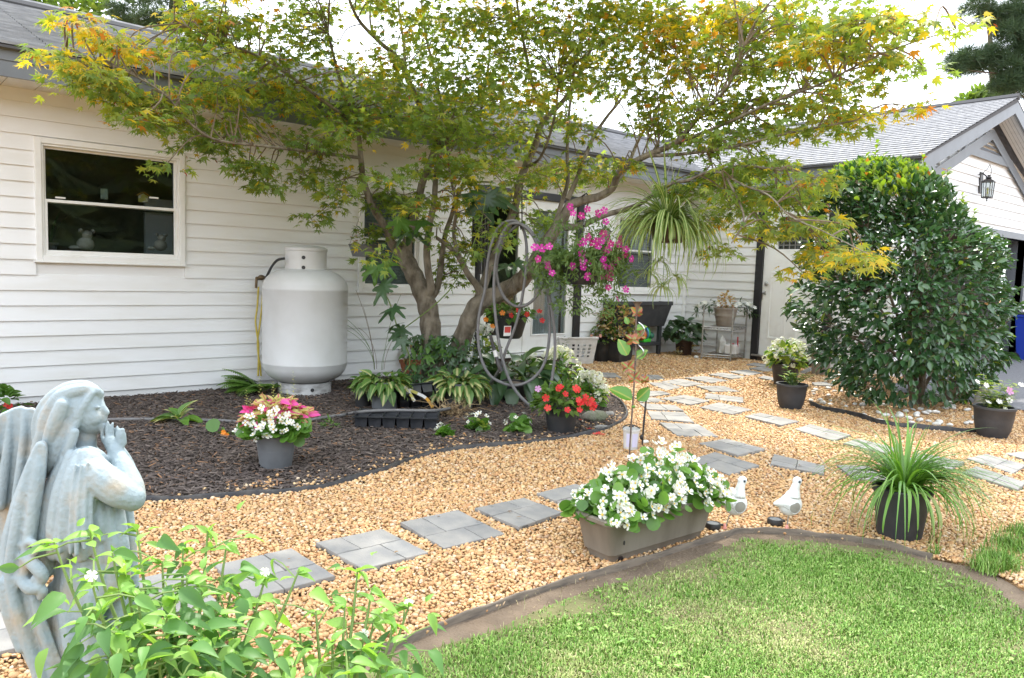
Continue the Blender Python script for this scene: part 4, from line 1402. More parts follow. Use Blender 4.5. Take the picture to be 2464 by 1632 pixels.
LIMBS = {
    'trunk_l': [(1048, 968, 0, .16), (1043, 930, 0, .135), (1040, 860, 0, .125), (1036, 790, 0, .115), (1028, 735, .0, .11), (1005, 680, .02, .10), (985, 640, .03, .095), (970, 605, .05, .085)],
    'trunk_r': [(1082, 968, 0, .13), (1090, 900, 0, .115), (1104, 840, 0, .105), (1126, 780, -.02, .105), (1150, 735, -.05, .105), (1200, 708, -.1, .1), (1248, 680, -.18, .092), (1278, 645, -.25, .085), (1312, 590, -.3, .07), (1348, 535, -.35, .06), (1375, 490, -.4, .055)],
    'a1': [(970, 612, .05, .07), (945, 590, -.02, .05), (926, 545, -.1, .042), (900, 503, -.18, .04), (876, 441, -.25, .034), (868, 380, -.35, .028), (858, 300, -.4, .022), (820, 200, -.5, .017), (790, 80, -.6, .012)],
    'a1b': [(868, 380, -.35, .02), (800, 372, -.7, .017), (720, 362, -1.0, .015), (629, 351, -1.4, .013), (522, 337, -1.7, .011), (461, 300, -1.9, .010), (392, 224, -2.1, .008), (286, 165, -2.35, .006), (160, 124, -2.6, .004)],
    'a1c': [(858, 300, -.4, .02), (760, 230, -.8, .016), (650, 150, -1.1, .012), (520, 95, -1.4, .009), (420, 50, -1.6, .006)],
    'a2': [(975, 610, .05, .075), (985, 560, .05, .05), (1000, 510, .05, .046), (1016, 441, .08, .042), (1036, 388, .1, .04), (1046, 339, .12, .036), (1015, 265, .1, .034), (991, 212, .05, .032), (959, 143, 0, .027), (914, 102, -.1, .023), (861, 45, -.2, .018), (830, -30, -.3, .014)],
    'a2b': [(1015, 265, .1, .025), (980, 190, .3, .02), (972, 110, .5, .016), (960, 20, .6, .012), (950, -80, .7, .008)],
    'a2c': [(900, 90, -.1, .015), (890, 40, .2, .012), (900, -60, .3, .008)],
    'a3': [(1020, 715, 0, .07), (1036, 695, -.06, .05), (1031, 655, -.1, .042), (1027, 600, -.12, .038), (1036, 530, -.1, .036), (1044, 492, -.08, .033), (1050, 420, 0, .03), (1062, 330, .15, .026), (1058, 240, .3, .021), (1040, 150, .4, .017), (1020, 60, .5, .013), (1010, -60, .6, .009)],
    'a4': [(1030, 720, .0, .06), (1053, 690, .05, .04), (1063, 624, .15, .032), (1072, 563, .2, .028), (1086, 522, .3, .026), (1102, 470, .35, .024), (1126, 425, .45, .022), (1142, 370, .5, .02), (1160, 250, .7, .016), (1178, 120, .9, .012), (1165, -20, 1.0, .008)],
    'b4': [(1165, 720, -.05, .06), (1146, 686, -.12, .04), (1126, 660, -.16, .034), (1101, 614, -.2, .03), (1075, 590, -.22, .025), (1050, 572, -.25, .018)],
    'b4b': [(1101, 614, -.2, .024), (1092, 560, -.2, .02), (1098, 500, -.25, .017), (1085, 430, -.3, .013), (1075, 350, -.4, .009)],
    'b3': [(1150, 735, -.05, .07), (1170, 665, .0, .05), (1210, 570, .1, .046), (1240, 495, .15, .044), (1253, 429, .2, .042), (1289, 347, .25, .038), (1306, 294, .3, .034), (1363, 233, .4, .027), (1412, 143, .55, .02), (1445, 40, .7, .014), (1460, -60, .8, .009)],
    'b3b': [(1306, 294, .3, .027), (1290, 232, .2, .022), (1272, 160, .1, .019), (1252, 60, 0, .015), (1235, -60, -.1, .01)],
    'b3c': [(1268, 400, .2, .022), (1300, 380, 0, .017), (1330, 300, -.2, .013), (1345, 200, -.4, .009)],
    'b5': [(1330, 565, -.3, .035), (1348, 500, -.2, .026), (1366, 437, -.1, .022), (1365, 370, 0, .02), (1367, 302, .1, .017), (1378, 200, .2, .013), (1400, 80, .3, .009)],
    'b1': [(1370, 495, -.4, .05), (1404, 482, -.45, .046), (1440, 474, -.5, .042), (1473, 453, -.6, .038), (1493, 412, -.75, .034), (1555, 375, -1.0, .03), (1625, 345, -1.2, .026), (1665, 300, -1.35, .022), (1701, 262, -1.5, .018), (1754, 204, -1.8, .013), (1790, 110, -2.1, .009)],
    'b1b': [(1640, 340, -1.25, .018), (1740, 300, -1.6, .014), (1850, 250, -2.0, .011), (1980, 200, -2.4, .008), (2120, 130, -2.8, .006), (2300, 70, -3.1, .004)],
    'b1c': [(1555, 375, -1.0, .02), (1650, 370, -1.3, .016), (1780, 350, -1.8, .012), (1900, 320, -2.2, .009), (2060, 290, -2.6, .006)],
    'b1d': [(1473, 453, -.6, .024), (1510, 400, -.4, .02), (1540, 330, -.2, .017), (1585, 260, 0, .013), (1610, 160, .2, .009)],
    'b2': [(1345, 545, -.35, .045), (1390, 545, -.5, .034), (1456, 518, -.75, .028), (1531, 495, -1.0, .024), (1600, 450, -1.3, .018), (1660, 432, -1.6, .013), (1720, 412, -1.8, .010), (1790, 446, -2.1, .008), (1850, 470, -2.3, .0065), (1900, 520, -2.5, .0055), (1980, 556, -2.9, .004), (2090, 612, -3.2, .003)],
    'b2b': [(1690, 420, -1.7, .012), (1780, 400, -1.9, .01), (1880, 410, -2.2, .007)],
    'b2c': [(1750, 430, -1.95, .01), (1790, 520, -2.1, .008), (1760, 585, -2.2, .005)],
    'b6': [(1365, 480, -.35, .03), (1385, 437, -.3, .025), (1424, 339, -.1, .021), (1457, 286, 0, .018), (1495, 238, .1, .015), (1560, 140, .3, .011), (1600, 40, .5, .008)],
}
NODES = []
for nm, l in LIMBS.items():
    P, r = path3(l)
    b = MB()
    n = 14 if 'trunk' in nm else (9 if r[0] > .03 else 7)
    if 'trunk' in nm:
        r = [x * .84 * (1 + 0.06 * math.sin(i * 1.7)) for i, x in enumerate(r)]
    else:
        r = [x * .85 for x in r]
    b.tube(P, r, n)
    b.build('trunk' if 'trunk' in nm else 'limb', 'bark', maple, smooth=70)
    if 'trunk' not in nm:
        for i, p in enumerate(P):
            if i > 6: NODES.append((p, r[i]))
NP = np.array([p for p, r in NODES])

# leaf sprays: (px, py, half width, half height in pixels, depth offset, number, tone)
SPR = [(x_, y_, 110, 50, 'm', 48) for x_, y_ in ((1480, 90), (1540, 140), (1260, 180), (1080, 100), (1350, 90), (1190, 50), (1030, 20), (960, 190), (1440, 30), (1300, 20), (1620, 30), (1130, 240), (1240, 250), (860, 190))]


def dep_at(px, py):
    if px < 800: return -(800 - px) / 650 * 2.3 - .3
    if px > 1450: return -(px - 1450) / 850 * 2.6 - .5
    return 0.0


for s in [(150, 135, 60, 24, 'g', 26), (215, 170, 70, 30, 'g', 40), (120, 150, 25, 14, 'g', 10), (250, 200, 80, 34, 'm', 60), (175, 200, 40, 12, 'm', 14), (330, 130, 60, 44, 'o', 60), (180, 60, 40, 30, 'o', 30), (220, 85, 60, 36, 'o', 36), (290, 100, 60, 30, 'o', 40), (300, 225, 90, 40, 'm', 70), (400, 250, 100, 40, 'm', 80), (420, 300, 90, 36, 'd', 70),
          (480, 345, 90, 40, 'd', 80), (560, 300, 90, 50, 'm', 90), (600, 395, 70, 32, 'd', 55), (640, 440, 50, 28, 'd', 32), (340, 285, 60, 34, 'm', 40), (395, 402, 30, 22, 'm', 12), (520, 210, 90, 50, 'm', 90), (440, 235, 90, 30, 'o', 50), (560, 235, 60, 25, 'o', 40), (480, 120, 100, 66, 'm', 120), (450, 40, 70, 40, 'g', 60), (560, 60, 120, 60, 'm', 130),
          (640, 140, 110, 70, 'm', 130), (700, 240, 110, 60, 'm', 130), (740, 340, 100, 60, 'd', 110), (720, 430, 70, 46, 'd', 60), (748, 530, 26, 50, 'd', 34), (800, 430, 80, 50, 'd', 70), (700, 60, 110, 60, 'm', 120), (790, 150, 60, 70, 'm', 80), (820, 280, 80, 60, 'd', 90), (770, 20, 80, 40, 'm', 70), (650, 210, 60, 30, 'g', 36),
          (905, 330, 100, 50, 'd', 110), (960, 260, 100, 60, 'm', 120), (1050, 285, 120, 70, 'd', 170), (1130, 335, 120, 70, 'd', 170), (1070, 390, 90, 40, 'd', 80), (1000, 150, 100, 70, 'm', 120), (1100, 180, 120, 80, 'd', 170), (1200, 120, 120, 80, 'm', 150), (1180, 240, 100, 70, 'm', 120), (1250, 320, 80, 50, 'm', 80),
          (1120, 60, 120, 60, 'm', 140), (1000, 50, 90, 50, 'm', 90), (900, 150, 60, 40, 'g', 40), (930, 10, 70, 30, 'm', 50), (860, 10, 60, 30, 'd', 40), (1300, 60, 120, 60, 'm', 140), (1330, 180, 110, 64, 'm', 130), (1420, 100, 110, 60, 'm', 130), (1420, 200, 80, 36, 'm', 60), (1370, 280, 60, 36, 'm', 44), (1400, 330, 60, 40, 'm', 40), (1500, 180, 90, 54, 'm', 90), (1590, 240, 90, 56, 'm', 100),
          (1290, 240, 60, 50, 'g', 60), (1560, 60, 120, 60, 'g', 140), (1680, 60, 120, 60, 'o', 140), (1660, 160, 110, 60, 'g', 130), (1760, 150, 120, 66, 'm', 130), (1700, 260, 110, 56, 'm', 120), (1800, 60, 120, 60, 'g', 140), (1900, 60, 120, 60, 'm', 130), (1880, 150, 120, 56, 'm', 120), (2000, 100, 110, 60, 'g', 110), (2080, 50, 100, 46, 'm', 80), (2170, 55, 66, 40, 'g', 44),
          (2330, 58, 50, 16, 'm', 6), (2250, 60, 50, 26, 'm', 18), (2100, 140, 80, 40, 'm', 56), (2010, 195, 110, 40, 'm', 70), (2140, 160, 60, 26, 'd', 24), (1850, 235, 110, 46, 'm', 100), (1960, 265, 90, 32, 'm', 50), (2080, 275, 80, 20, 'g', 30), (2200, 258, 50, 14, 'o', 14), (1780, 325, 110, 46, 'd', 90), (1900, 315, 90, 30, 'm', 56), (2040, 305, 60, 14, 'm', 20), (1650, 330, 90, 46, 'd', 80), (1560, 310, 80, 40, 'm', 60), (2230, 170, 26, 20, 'd', 8),
          (1720, 430, 100, 46, 'd', 90), (1820, 395, 100, 54, 'd', 100), (1780, 490, 100, 54, 'd', 100), (1880, 470, 100, 54, 'm', 100), (1960, 530, 80, 44, 'm', 70), (1860, 560, 80, 44, 'm', 70), (1730, 600, 50, 20, 'd', 20), (1990, 606, 80, 28, 'g', 56), (2090, 618, 80, 22, 'g', 40), (1930, 655, 40, 18, 'g', 14), (1720, 540, 50, 24, 'g', 22), (1960, 440, 70, 30, 'm', 40), (1650, 470, 60, 40, 'd', 40),
          (1010, 610, 50, 40, 'd', 24), (905, 610, 40, 30, 'd', 20), (980, 480, 70, 40, 'm', 40), (1200, 480, 60, 30, 'm', 30), (920, 490, 80, 56, 'x', 90), (880, 560, 50, 34, 'x', 36), (960, 425, 80, 36, 'd', 56), (1060, 560, 40, 56, 'd', 44), (1120, 470, 60, 56, 'g', 60), (1085, 645, 24, 50, 'x', 34), (1250, 440, 80, 50, 'm', 70), (1330, 420, 90, 46, 'm', 80), (1310, 520, 60, 46, 'x', 56), (1390, 400, 80, 46, 'm', 66), (1180, 550, 60, 60, 'd', 60), (1470, 430, 60, 30, 'm', 34), (1130, 610, 40, 40, 'd', 36),
          (1500, 400, 50, 40, 'm', 34), (800, 300, 90, 50, 'd', 70), (1120, 420, 70, 40, 'm', 56), (1210, 390, 60, 36, 'm', 44), (1380, 150, 80, 50, 'g', 70), (1460, 30, 90, 40, 'm', 90), (1620, 110, 70, 40, 'o', 50), (1750, 30, 80, 30, 'o', 60), (860, 230, 50, 40, 'g', 30)]:
    SPR.append(s)
for _ in range(64):                              # the part of the crown above the picture, which still shades the ground
    SPR.append((RN.uniform(420, 2100), RN.uniform(-560, -40), 150, 60, RN.choice('mmggd'), 105))

TONES = {'d': [('maple_green', .78), ('maple_olive', .17), ('maple_gold', .03), ('maple_red', .02)], 'm': [('maple_green', .56), ('maple_olive', .34), ('maple_gold', .06), ('maple_orange', .02), ('maple_red', .02)],
         'g': [('maple_green', .24), ('maple_olive', .38), ('maple_gold', .31), ('maple_orange', .05), ('maple_red', .02)], 'o': [('maple_green', .22), ('maple_olive', .30), ('maple_gold', .30), ('maple_orange', .15), ('maple_red', .03)],
         'x': [('maple_green', .95), ('maple_olive', .05)]}


def pick(tab):
    x = RN.random()
    for m_, p in tab:
        x -= p
        if x < 0: return m_
    return tab[0][0]


twigs = MB()
items = []
for _ in range(58):                              # boughs towards the photographer, above the picture
    c = np.array([RN.uniform(1.7, 4.6), RN.uniform(3.3, 6.0), RN.uniform(3.25, 4.5)])
    v = c - CAM; t_ = v @ FW
    if 816 - F * (v @ UP) / t_ > -70 or math.hypot(c[0] - 4.4, c[1] - 6.1) > 3.6: continue
    SPR.append((1232 + F * (v @ RT) / t_, 816 - F * (v @ UP) / t_, 170, 60, 'm', 74, t_ - DT))
for (px, py, rx, ry, tone, n, *fix) in SPR:
    base_d = dep_at(px, py)
    core = 800 <= px <= 1450
    n = int(n * (2.75 if not fix else 2.3))
    sub = max(1, n // 40)
    for q in range(sub):
        ang = RN.uniform(0, 6.28); rr = RN.uniform(0, .7) if sub > 1 else 0
        cx_, cy_ = px + rx * rr * math.cos(ang), py + ry * rr * math.sin(ang)
        do = base_d + (RN.uniform(-1.3, 1.1) if core else RN.uniform(-.45, .45))
        if tone == 'x': do = RN.uniform(-.1, .45)
        if py < -30: do = RN.uniform(-1.6, 1.4) + (base_d * .5)
        if fix: do = fix[0] + RN.uniform(-.3, .3)
        c = D(cx_, cy_, DT + do) - ORG
        if c[2] + ORG[2] < 0.5: continue
        if c[1] + ORG[1] > YF - 0.25 and c[2] < 2.9: c[1] = YF - 0.3 - ORG[1] - RN.random() * .3
        mp_ = (DT + do) / F
        k = max(4, n // sub)
        j = int(np.argmin(((NP - c) ** 2).sum(1) + np.where(NP[:, 2] > c[2] + .25, .6, 0)))
        p0, r0 = NODES[j]
        mid = (p0 + c) / 2 + np.array([0, 0, 0.06]) + NR.normal(0, .04, 3)
        if .08 < np.linalg.norm(p0 - c) < .7:
            twigs.tube(spline([p0, mid, c], 4), [min(r0, .007), .006, .006, .0055, .005, .005, .004, .0035, .003][:9], 5)
        R_ = max(.18, rx * mp_ * (.72 if sub > 1 else 1.0)); RZ = max(.06, ry * mp_ * (.55 if sub > 1 else 1))
        for tw in range(max(2, k // 16)):
            a = RN.uniform(0, 6.28)
            e = c + np.array([math.cos(a) * R_ * RN.uniform(.5, 1), math.sin(a) * R_ * RN.uniform(.5, 1) * .9, RN.uniform(-1, .7) * RZ])
            twigs.tube([c, (c + e) / 2 + [0, 0, .02], e], [.0028, .002, .0012], 4)
        for i in range(k):
            a = RN.uniform(0, 6.28); f = math.sqrt(RN.random())
            h = RN.gauss(0, .5)
            p = c + np.array([math.cos(a) * R_ * f, math.sin(a) * R_ * f * .95, h * RZ - .25 * RZ * f * f])
            d = unit(np.array([math.cos(a), math.sin(a), -.35]) + NR.normal(0, .45, 3))
            up = unit(np.array([0, 0, 1.0]) + NR.normal(0, .38, 3))
            t_ = pick(TONES[tone])
            if t_ == 'maple_red':
                items.append(('lance', LM(p, d + [0, 0, -.6], up, RN.uniform(.028, .04)), t_)); continue
            items.append(('maple_plain' if py < -30 or RN.random() < .45 else 'maple', LM(p, d, up, RN.uniform(.052, .082)), t_))
scatter(maple, items, 300)
twigs.build('twigs', 'twig', maple, smooth=60, kind='stuff')
N_MAPLE = len(items)

# camellia
leafmat('camellia_leaf', [(0.032, 0.085, 0.032), (0.048, 0.118, 0.042), (0.07, 0.15, 0.052), (0.04, 0.098, 0.042)], 0.18, 0.24, 0.7)
leafmat('camellia_new', [(0.16, 0.26, 0.03), (0.22, 0.32, 0.04), (0.12, 0.22, 0.03), (0.30, 0.34, 0.05)], 0.38, 0.32, 0.5)
leafmat('camellia_copper', [(0.35, 0.13, 0.03), (0.45, 0.22, 0.04)], 0.3, 0.4)
cb = G(2203, 972)
camellia = thing('camellia_shrub', 'big rounded glossy dark green camellia with light new growth on top', 'shrub', cb)
O2 = np.array(camellia.location)
cdep = depth(cb)
cm_ = cdep / F


def cam_off(px, py, dd=0.0):
    return D(px, py, cdep + dd) - O2


b = MB()
stems = []
for (px, py, dd) in ((2090, 700, -.2), (2150, 640, .1), (2200, 560, -.1), (2260, 620, .2), (2320, 720, 0), (2030, 800, 0), (2380, 820, .1), (2120, 820, -.3), (2280, 840, -.3), (2180, 760, -.4), (2240, 480, .1), (2080, 560, .2)):
    s0 = np.array([RN.uniform(-.05, .05), RN.uniform(-.05, .05), 0.0])
    e = cam_off(px, py, dd)
    m1 = s0 + (e - s0) * .35 + np.array([0, 0, .12]); m1[:2] *= .75
    P = spline([s0, m1, e], 6)
    b = MB(); b.tube(P, [.026 * (1 - .7 * i / (len(P) - 1)) for i in range(len(P))], 7)
    b.build('stem', 'bark', camellia, smooth=60)
    stems += P[4:]
SP_ = np.array(stems)
items = []
tw = MB()
# silhouette of the crown: (y pixel, left, right)
SIL = [(392, 2075, 2160), (404, 2030, 2210), (424, 1992, 2250), (450, 1965, 2280), (490, 1952, 2305), (540, 1962, 2350), (600, 1940, 2418), (660, 1920, 2428), (720, 1912, 2434), (780, 1915, 2432), (840, 1950, 2420), (880, 1985, 2400), (920, 2010, 2385), (960, 2060, 2340), (985, 2140, 2260)]
sy = np.array([s[0] for s in SIL]); sl = np.array([s[1] for s in SIL]); sr = np.array([s[2] for s in SIL])
n_leaf = 0
while n_leaf < 9300:
    py = RN.uniform(392, 985)
    l, r = np.interp(py, sy, sl), np.interp(py, sy, sr)
    wv_ = .97 + .045 * math.sin(py * .045) + .04 * math.sin(py * .11 + 1) + abs(RN.gauss(0, .035))
    mid, hw = (l + r) / 2, (r - l) / 2 * wv_
    u = RN.uniform(-1, 1)
    px = mid + hw * u
    half_d = hw * cm_ * math.sqrt(max(0, 1 - u * u)) * .95
    f = RN.choice([-1, -1, -1, 1]) * (RN.uniform(.72, 1.0) if RN.random() < .72 else RN.uniform(.2, .8))
    dd = f * half_d
    if py > 890 and RN.random() < .42: continue
    if py > 900 and 2120 < px < 2300 and RN.random() < .6: continue
    # gaps that let the wall behind show through
    g = math.sin(px * .045 + 2) * math.sin(py * .05 + px * .013) + .5 * math.sin(px * .11) * math.sin(py * .09 + 1)
    if g < -.6 and RN.random() < .45: continue
    if px < 2160 and 690 < py < 880 and g < -.2 and RN.random() < .55: continue
    p = cam_off(px, py, dd)
    if p[2] < .06: continue
    out = unit(np.array([p[0], p[1], (p[2] - .95) * .6]))
    top = py < 452 + 26 * math.sin(px * .03)
    d = unit(out + NR.normal(0, .55, 3) + [0, 0, -.15 if not top else .5])
    up = unit(out * .5 + np.array([0, 0, .9]) + NR.normal(0, .35, 3))
    m_ = 'camellia_leaf'
    if top: m_ = 'camellia_new' if RN.random() < .62 else 'camellia_leaf'
    elif RN.random() < .025: m_ = 'camellia_new'
    if RN.random() < (.02 if top else .002): m_ = 'camellia_copper'
    items.append(('camellia', LM(p, d, up, RN.uniform(.062, .095)), m_))
    n_leaf += 1
    if n_leaf % 14 == 0:
        q = SP_[int(np.argmin(((SP_ - p) ** 2).sum(1)))]
        tw.tube([q, (q + p) / 2 + NR.normal(0, .02, 3), p], [.005, .004, .002], 4)
for (px, py) in ((2105, 345), (2085, 372), (2130, 372), (2225, 372), (2220, 400), (2170, 396), (2060, 392), (2315, 468), (2318, 490), (2345, 508), (2262, 420), (2275, 408), (1900, 700)):   # shoots above the outline
    p = cam_off(px, py + 40, 0); e = cam_off(px + RN.uniform(-6, 6), py, 0)
    tw.tube([p, (p + e) / 2, e], [.004, .003, .002], 4)
    for i in range(9):
        a = RN.uniform(0, 6.28)
        q = p + (e - p) * (.2 + .8 * i / 8)
        items.append(('camellia', LM(q, (math.cos(a), math.sin(a), .7), (0, 0, 1), RN.uniform(.04, .07)), 'camellia_new' if RN.random() < .85 else 'camellia_copper'))
scatter(camellia, items, 300)
tw.build('twigs', 'twig', camellia, kind='stuff')


# trees beyond the roofs
leafmat('pine_needle', [(0.04, 0.075, 0.035), (0.055, 0.095, 0.045), (0.07, 0.11, 0.05)], 0.25, 0.5)
leafmat('far_leaf', [(0.09, 0.16, 0.03), (0.13, 0.21, 0.04), (0.17, 0.25, 0.05)], 0.4, 0.5)
tpl('needle_tuft', [(0, 0, 0)] + [(math.sin(a) * .5 * math.cos(e), math.cos(a) * .5 * math.cos(e) + .3, math.sin(e) * .5) for a in np.linspace(-2.2, 2.2, 9) for e in (-.5, .5)],
    [(0, 1 + 2 * i, 2 + 2 * i) for i in range(9)] + [(0, 1 + 2 * i, 4 + 2 * i) for i in range(8)])
for q_ in ('needle_spray',):
    V, T = [], []
    for i in range(26):
        d = rvec(); d[1] = abs(d[1]) * .8 + .1
        s_ = unit(np.cross(d, rvec())) * .018
        k = len(V)
        V += [tuple(-s_), tuple(s_), tuple(d * RN.uniform(.6, 1))]
        T.append((k, k + 1, k + 2))
    tpl(q_, V, T)


def far_tree(name, label, px, base_py, d, clumps, m_, bark, trunk_px, tpl_name, leaf_s, per, trunk_r=.18):
    """Trunk rising from the ground at distance d, limbs out to clumps (px, py, half width px, depth offset)."""
    x = D(px, 600, d)
    root = thing(name, label, 'tree', (x[0], x[1], 0))
    o = np.array(root.location)
    top = D(trunk_px, -150, d) - o
    b = MB()
    P = spline([np.zeros(3), top * .5 + NR.normal(0, .15, 3), top], 6)
    b.tube(P, [trunk_r * (1 - .6 * i / (len(P) - 1)) for i in range(len(P))], 8)
    b.build('trunk', bark, root, smooth=60)
    lb = MB(); items = []
    for (cx_, cy_, rw, dd, n) in clumps:
        c = D(cx_, cy_, d + dd) - o
        R_ = rw * d / F
        q = P[int(np.argmin([abs(p[2] - (c[2] - .3)) for p in P]))]
        lb.tube(spline([q, (q + c) / 2 + [0, 0, -.15], c], 5), [.05, .04, .035, .03, .028, .025, .02, .018, .014, .012, .01][:11], 5)
        for i in range(n):
            v = rvec() * np.array([1, 1, .55]) * R_ * RN.random() ** .4
            items.append((tpl_name, LM(c + v, unit(v + [0, 0, .4 * R_]) + NR.normal(0, .4, 3), rvec(), leaf_s * RN.uniform(.7, 1.2)), m_))
    lb.build('limbs', bark, root, smooth=60)
    merged('crown', items, root, kind='stuff')
    return root


far_tree('deciduous_tree', 'light green leafy tree rising behind the house roof at far left', 90, 600, 24, [(30, 5, 60, 0, 160), (110, 20, 55, .5, 150), (170, 30, 45, -.5, 110), (200, 10, 40, 0, 60), (60, -40, 90, 0, 250), (180, -50, 90, 0, 250), (235, 60, 20, 0, 26), (150, 5, 30, 0, 40), (290, -20, 50, 0, 60), (20, 20, 40, 0, 130), (80, 40, 50, 0, 150), (140, 45, 40, 0, 120), (190, 50, 34, 0, 80), (230, 20, 40, 0, 100), (260, 70, 14, 0, 20)],
         'far_leaf', 'pine_bark', 70, 'ovate', .22, 0)
far_tree('pine_tree', 'blue green pine with bare limbs rising behind the roof left of the maple', 350, 600, 22, [(290, 30, 34, 0, 70), (330, 70, 30, .3, 60), (360, 40, 34, -.3, 70), (310, 55, 26, 0, 45), (400, 60, 40, 0, 90), (420, 110, 40, .2, 90), (370, 100, 26, 0, 40), (460, 130, 60, 0, 110), (340, 0, 40, 0, 60), (430, 20, 50, 0, 90), (520, 60, 60, 0, 110), (480, -60, 120, 0, 280), (300, -70, 60, 0, 100)],
         'pine_needle', 'pine_bark', 430, 'needle_spray', .34, 0)
far_tree('pine_tree', 'tall dark pine with drooping clumps beyond the garage at far right', 2520, 600, 20, [(2470, 30, 60, 0, 170), (2400, 45, 50, .3, 110), (2350, 20, 40, 0, 70), (2440, 80, 40, -.2, 90), (2320, 140, 34, 0, 80), (2350, 160, 34, .3, 80), (2385, 130, 34, 0, 80), (2300, 165, 22, 0, 40), (2440, 160, 50, 0, 150), (2470, 200, 60, 0, 200), (2420, 200, 36, 0, 100), (2460, 120, 40, 0, 110), (2500, 60, 90, 0, 240), (2530, 180, 80, 0, 220), (2500, -80, 140, 0, 320)],
         'pine_needle', 'pine_bark', 2540, 'needle_spray', .36, 0)
far_tree('small_tree', 'low green and yellowish tree showing just above the garage ridge', 2360, 600, 23, [(2330, 240, 22, 0, 70), (2365, 225, 26, 0, 90), (2395, 235, 26, 0, 90), (2420, 232, 22, 0, 60), (2350, 250, 36, 0, 120), (2310, 250, 14, 0, 30)],
         'far_leaf', 'pine_bark', 2365, 'ovate', .2, 0, .12)

# the wood across the garden behind the photographer, mirrored in the panes
mat('wood_foliage', (0.02, 0.04, 0.012), 1.0, (0.085, 0.11, 0.03), 1.6, 0.48, 0.7, detail=8, bump=1.0, bscale=2.5, bdist=.4)
b = MB(); nx_, nz_ = 110, 22
for j in range(nz_):
    for i in range(nx_):
        x, q = -50 + 125 * i / (nx_ - 1), j / (nz_ - 1)
        top = 9 + 1.6 * math.sin(x * .45) + 1.2 * math.sin(x * 1.1 + 1) + RN.uniform(-.5, .5)
        b.v.append((x + RN.uniform(-.4, .4), -26 - 3.5 * q * q + .9 * math.sin(x * .8 + 7 * q) + RN.uniform(-.5, .5), -.1 + top * q))
for j in range(nz_ - 1):
    for i in range(nx_ - 1):
        b.f.append((j * nx_ + i, j * nx_ + i + 1, (j + 1) * nx_ + i + 1, (j + 1) * nx_ + i)); b.m.append(0)
b.build('woods', 'wood_foliage', kind='stuff')

# ------------------------------------------------------------------ garden things
FH = unit(FW * np.array([1, 1, 0]))             # horizontal view direction: used only to set things down behind their front edge
RH = np.array([RT[0], RT[1], 0]); RH = unit(RH)
mat('pot_grey', (0.155, 0.165, 0.175), 0.5, (0.115, 0.12, 0.128), 8, 0.4, 0.7, bump=0.1, bscale=60)
mat('pot_black', (0.028, 0.029, 0.031), 0.5, (0.055, 0.05, 0.046), 10, 0.45, 0.75, bump=0.25, bscale=90)
mat('pot_taupe', (0.33, 0.29, 0.25), 0.7, (0.24, 0.20, 0.17), 10, 0.35, 0.7, bump=0.2, bscale=40, stretch=(1, 1, .3))
mat('pot_brown', (0.085, 0.045, 0.032), 0.5, (0.05, 0.03, 0.024), 9)
mat('terracotta', (0.42, 0.15, 0.07), 0.85, (0.30, 0.12, 0.07), 9)
mat('trough', (0.255, 0.225, 0.185), 0.6, (0.155, 0.13, 0.10), 7, 0.42, 0.75, bump=0.15, bscale=50, stretch=(1, 1, .25))
mat('planter_dark', (0.040, 0.042, 0.047), 0.6, (0.055, 0.056, 0.06), 12, bump=0.25, bscale=120)
mat('tank_paint', (0.60, 0.605, 0.60), 0.5, (0.53, 0.53, 0.515), 4, 0.4, 0.75, bump=0.06, bscale=30)
mat('tank_stained', (0.56, 0.56, 0.55), 0.5, (0.24, 0.23, 0.215), 9, 0.45, 0.72, stretch=(1, 1, 2.5))
mat('yellow_pipe', (0.55, 0.43, 0.06), 0.45, (0.4, 0.32, 0.06), 30)
mat('rubber_black', (0.02, 0.02, 0.02), 0.55)
mat('bronze', (0.13, 0.09, 0.05), 0.45, metal=0.6)
mat('hose_grey', (0.16, 0.155, 0.155), 0.55, (0.125, 0.12, 0.12), 20, bump=0.15, bscale=200)
mat('plastic_white', (0.72, 0.70, 0.68), 0.4, (0.62, 0.60, 0.57), 12)
mat('plastic_clear', (0.66, 0.66, 0.64), 0.25, (0.5, 0.49, 0.45), 12)
mat('lavender_print', (0.58, 0.57, 0.74), 0.4)
mat('ceramic_white', (0.74, 0.75, 0.74), 0.28, (0.52, 0.50, 0.44), 14, 0.5, 0.8)
mat('ceramic_edge', (0.35, 0.34, 0.31), 0.5)
mat('bowl_grey', (0.33, 0.315, 0.28), 0.35, (0.22, 0.20, 0.17), 14)
mat('salmon', (0.72, 0.30, 0.24), 0.4)
mat('eye_black', (0.015, 0.015, 0.018), 0.2)
mat('eye_ring', (0.25, 0.28, 0.32), 0.4)
mat('tray_black', (0.016, 0.018, 0.022), 0.4, (0.035, 0.036, 0.04), 12)
mat('blue_bin', (0.02, 0.055, 0.42), 0.4)
mat('reel_green', (0.08, 0.62, 0.05), 0.35)
mat('reel_orange', (0.72, 0.14, 0.02), 0.4)
mat('sky_blue_plastic', (0.10, 0.35, 0.62), 0.4)
mat('teal_plastic', (0.05, 0.20, 0.14), 0.3)
mat('tag_white', (0.78, 0.77, 0.74), 0.5)
mat('tag_red', (0.55, 0.05, 0.04), 0.5)
mat('tag_yellow', (0.50, 0.46, 0.12), 0.5, (0.62, 0.60, 0.55), 30, 0.5, 0.6)
mat('tag_orange', (0.65, 0.34, 0.05), 0.5)
mat('tag_violet', (0.35, 0.25, 0.5), 0.5)
mat('birdhouse_white', (0.70, 0.68, 0.60), 0.7, (0.55, 0.54, 0.45), 12)
mat('birdhouse_green', (0.27, 0.33, 0.28), 0.8, (0.2, 0.26, 0.2), 12)
mat('stone_grey', (0.32, 0.31, 0.29), 0.85, (0.22, 0.21, 0.19), 12, bump=0.4, bscale=50)
mat('red_tool', (0.4, 0.03, 0.04), 0.5)
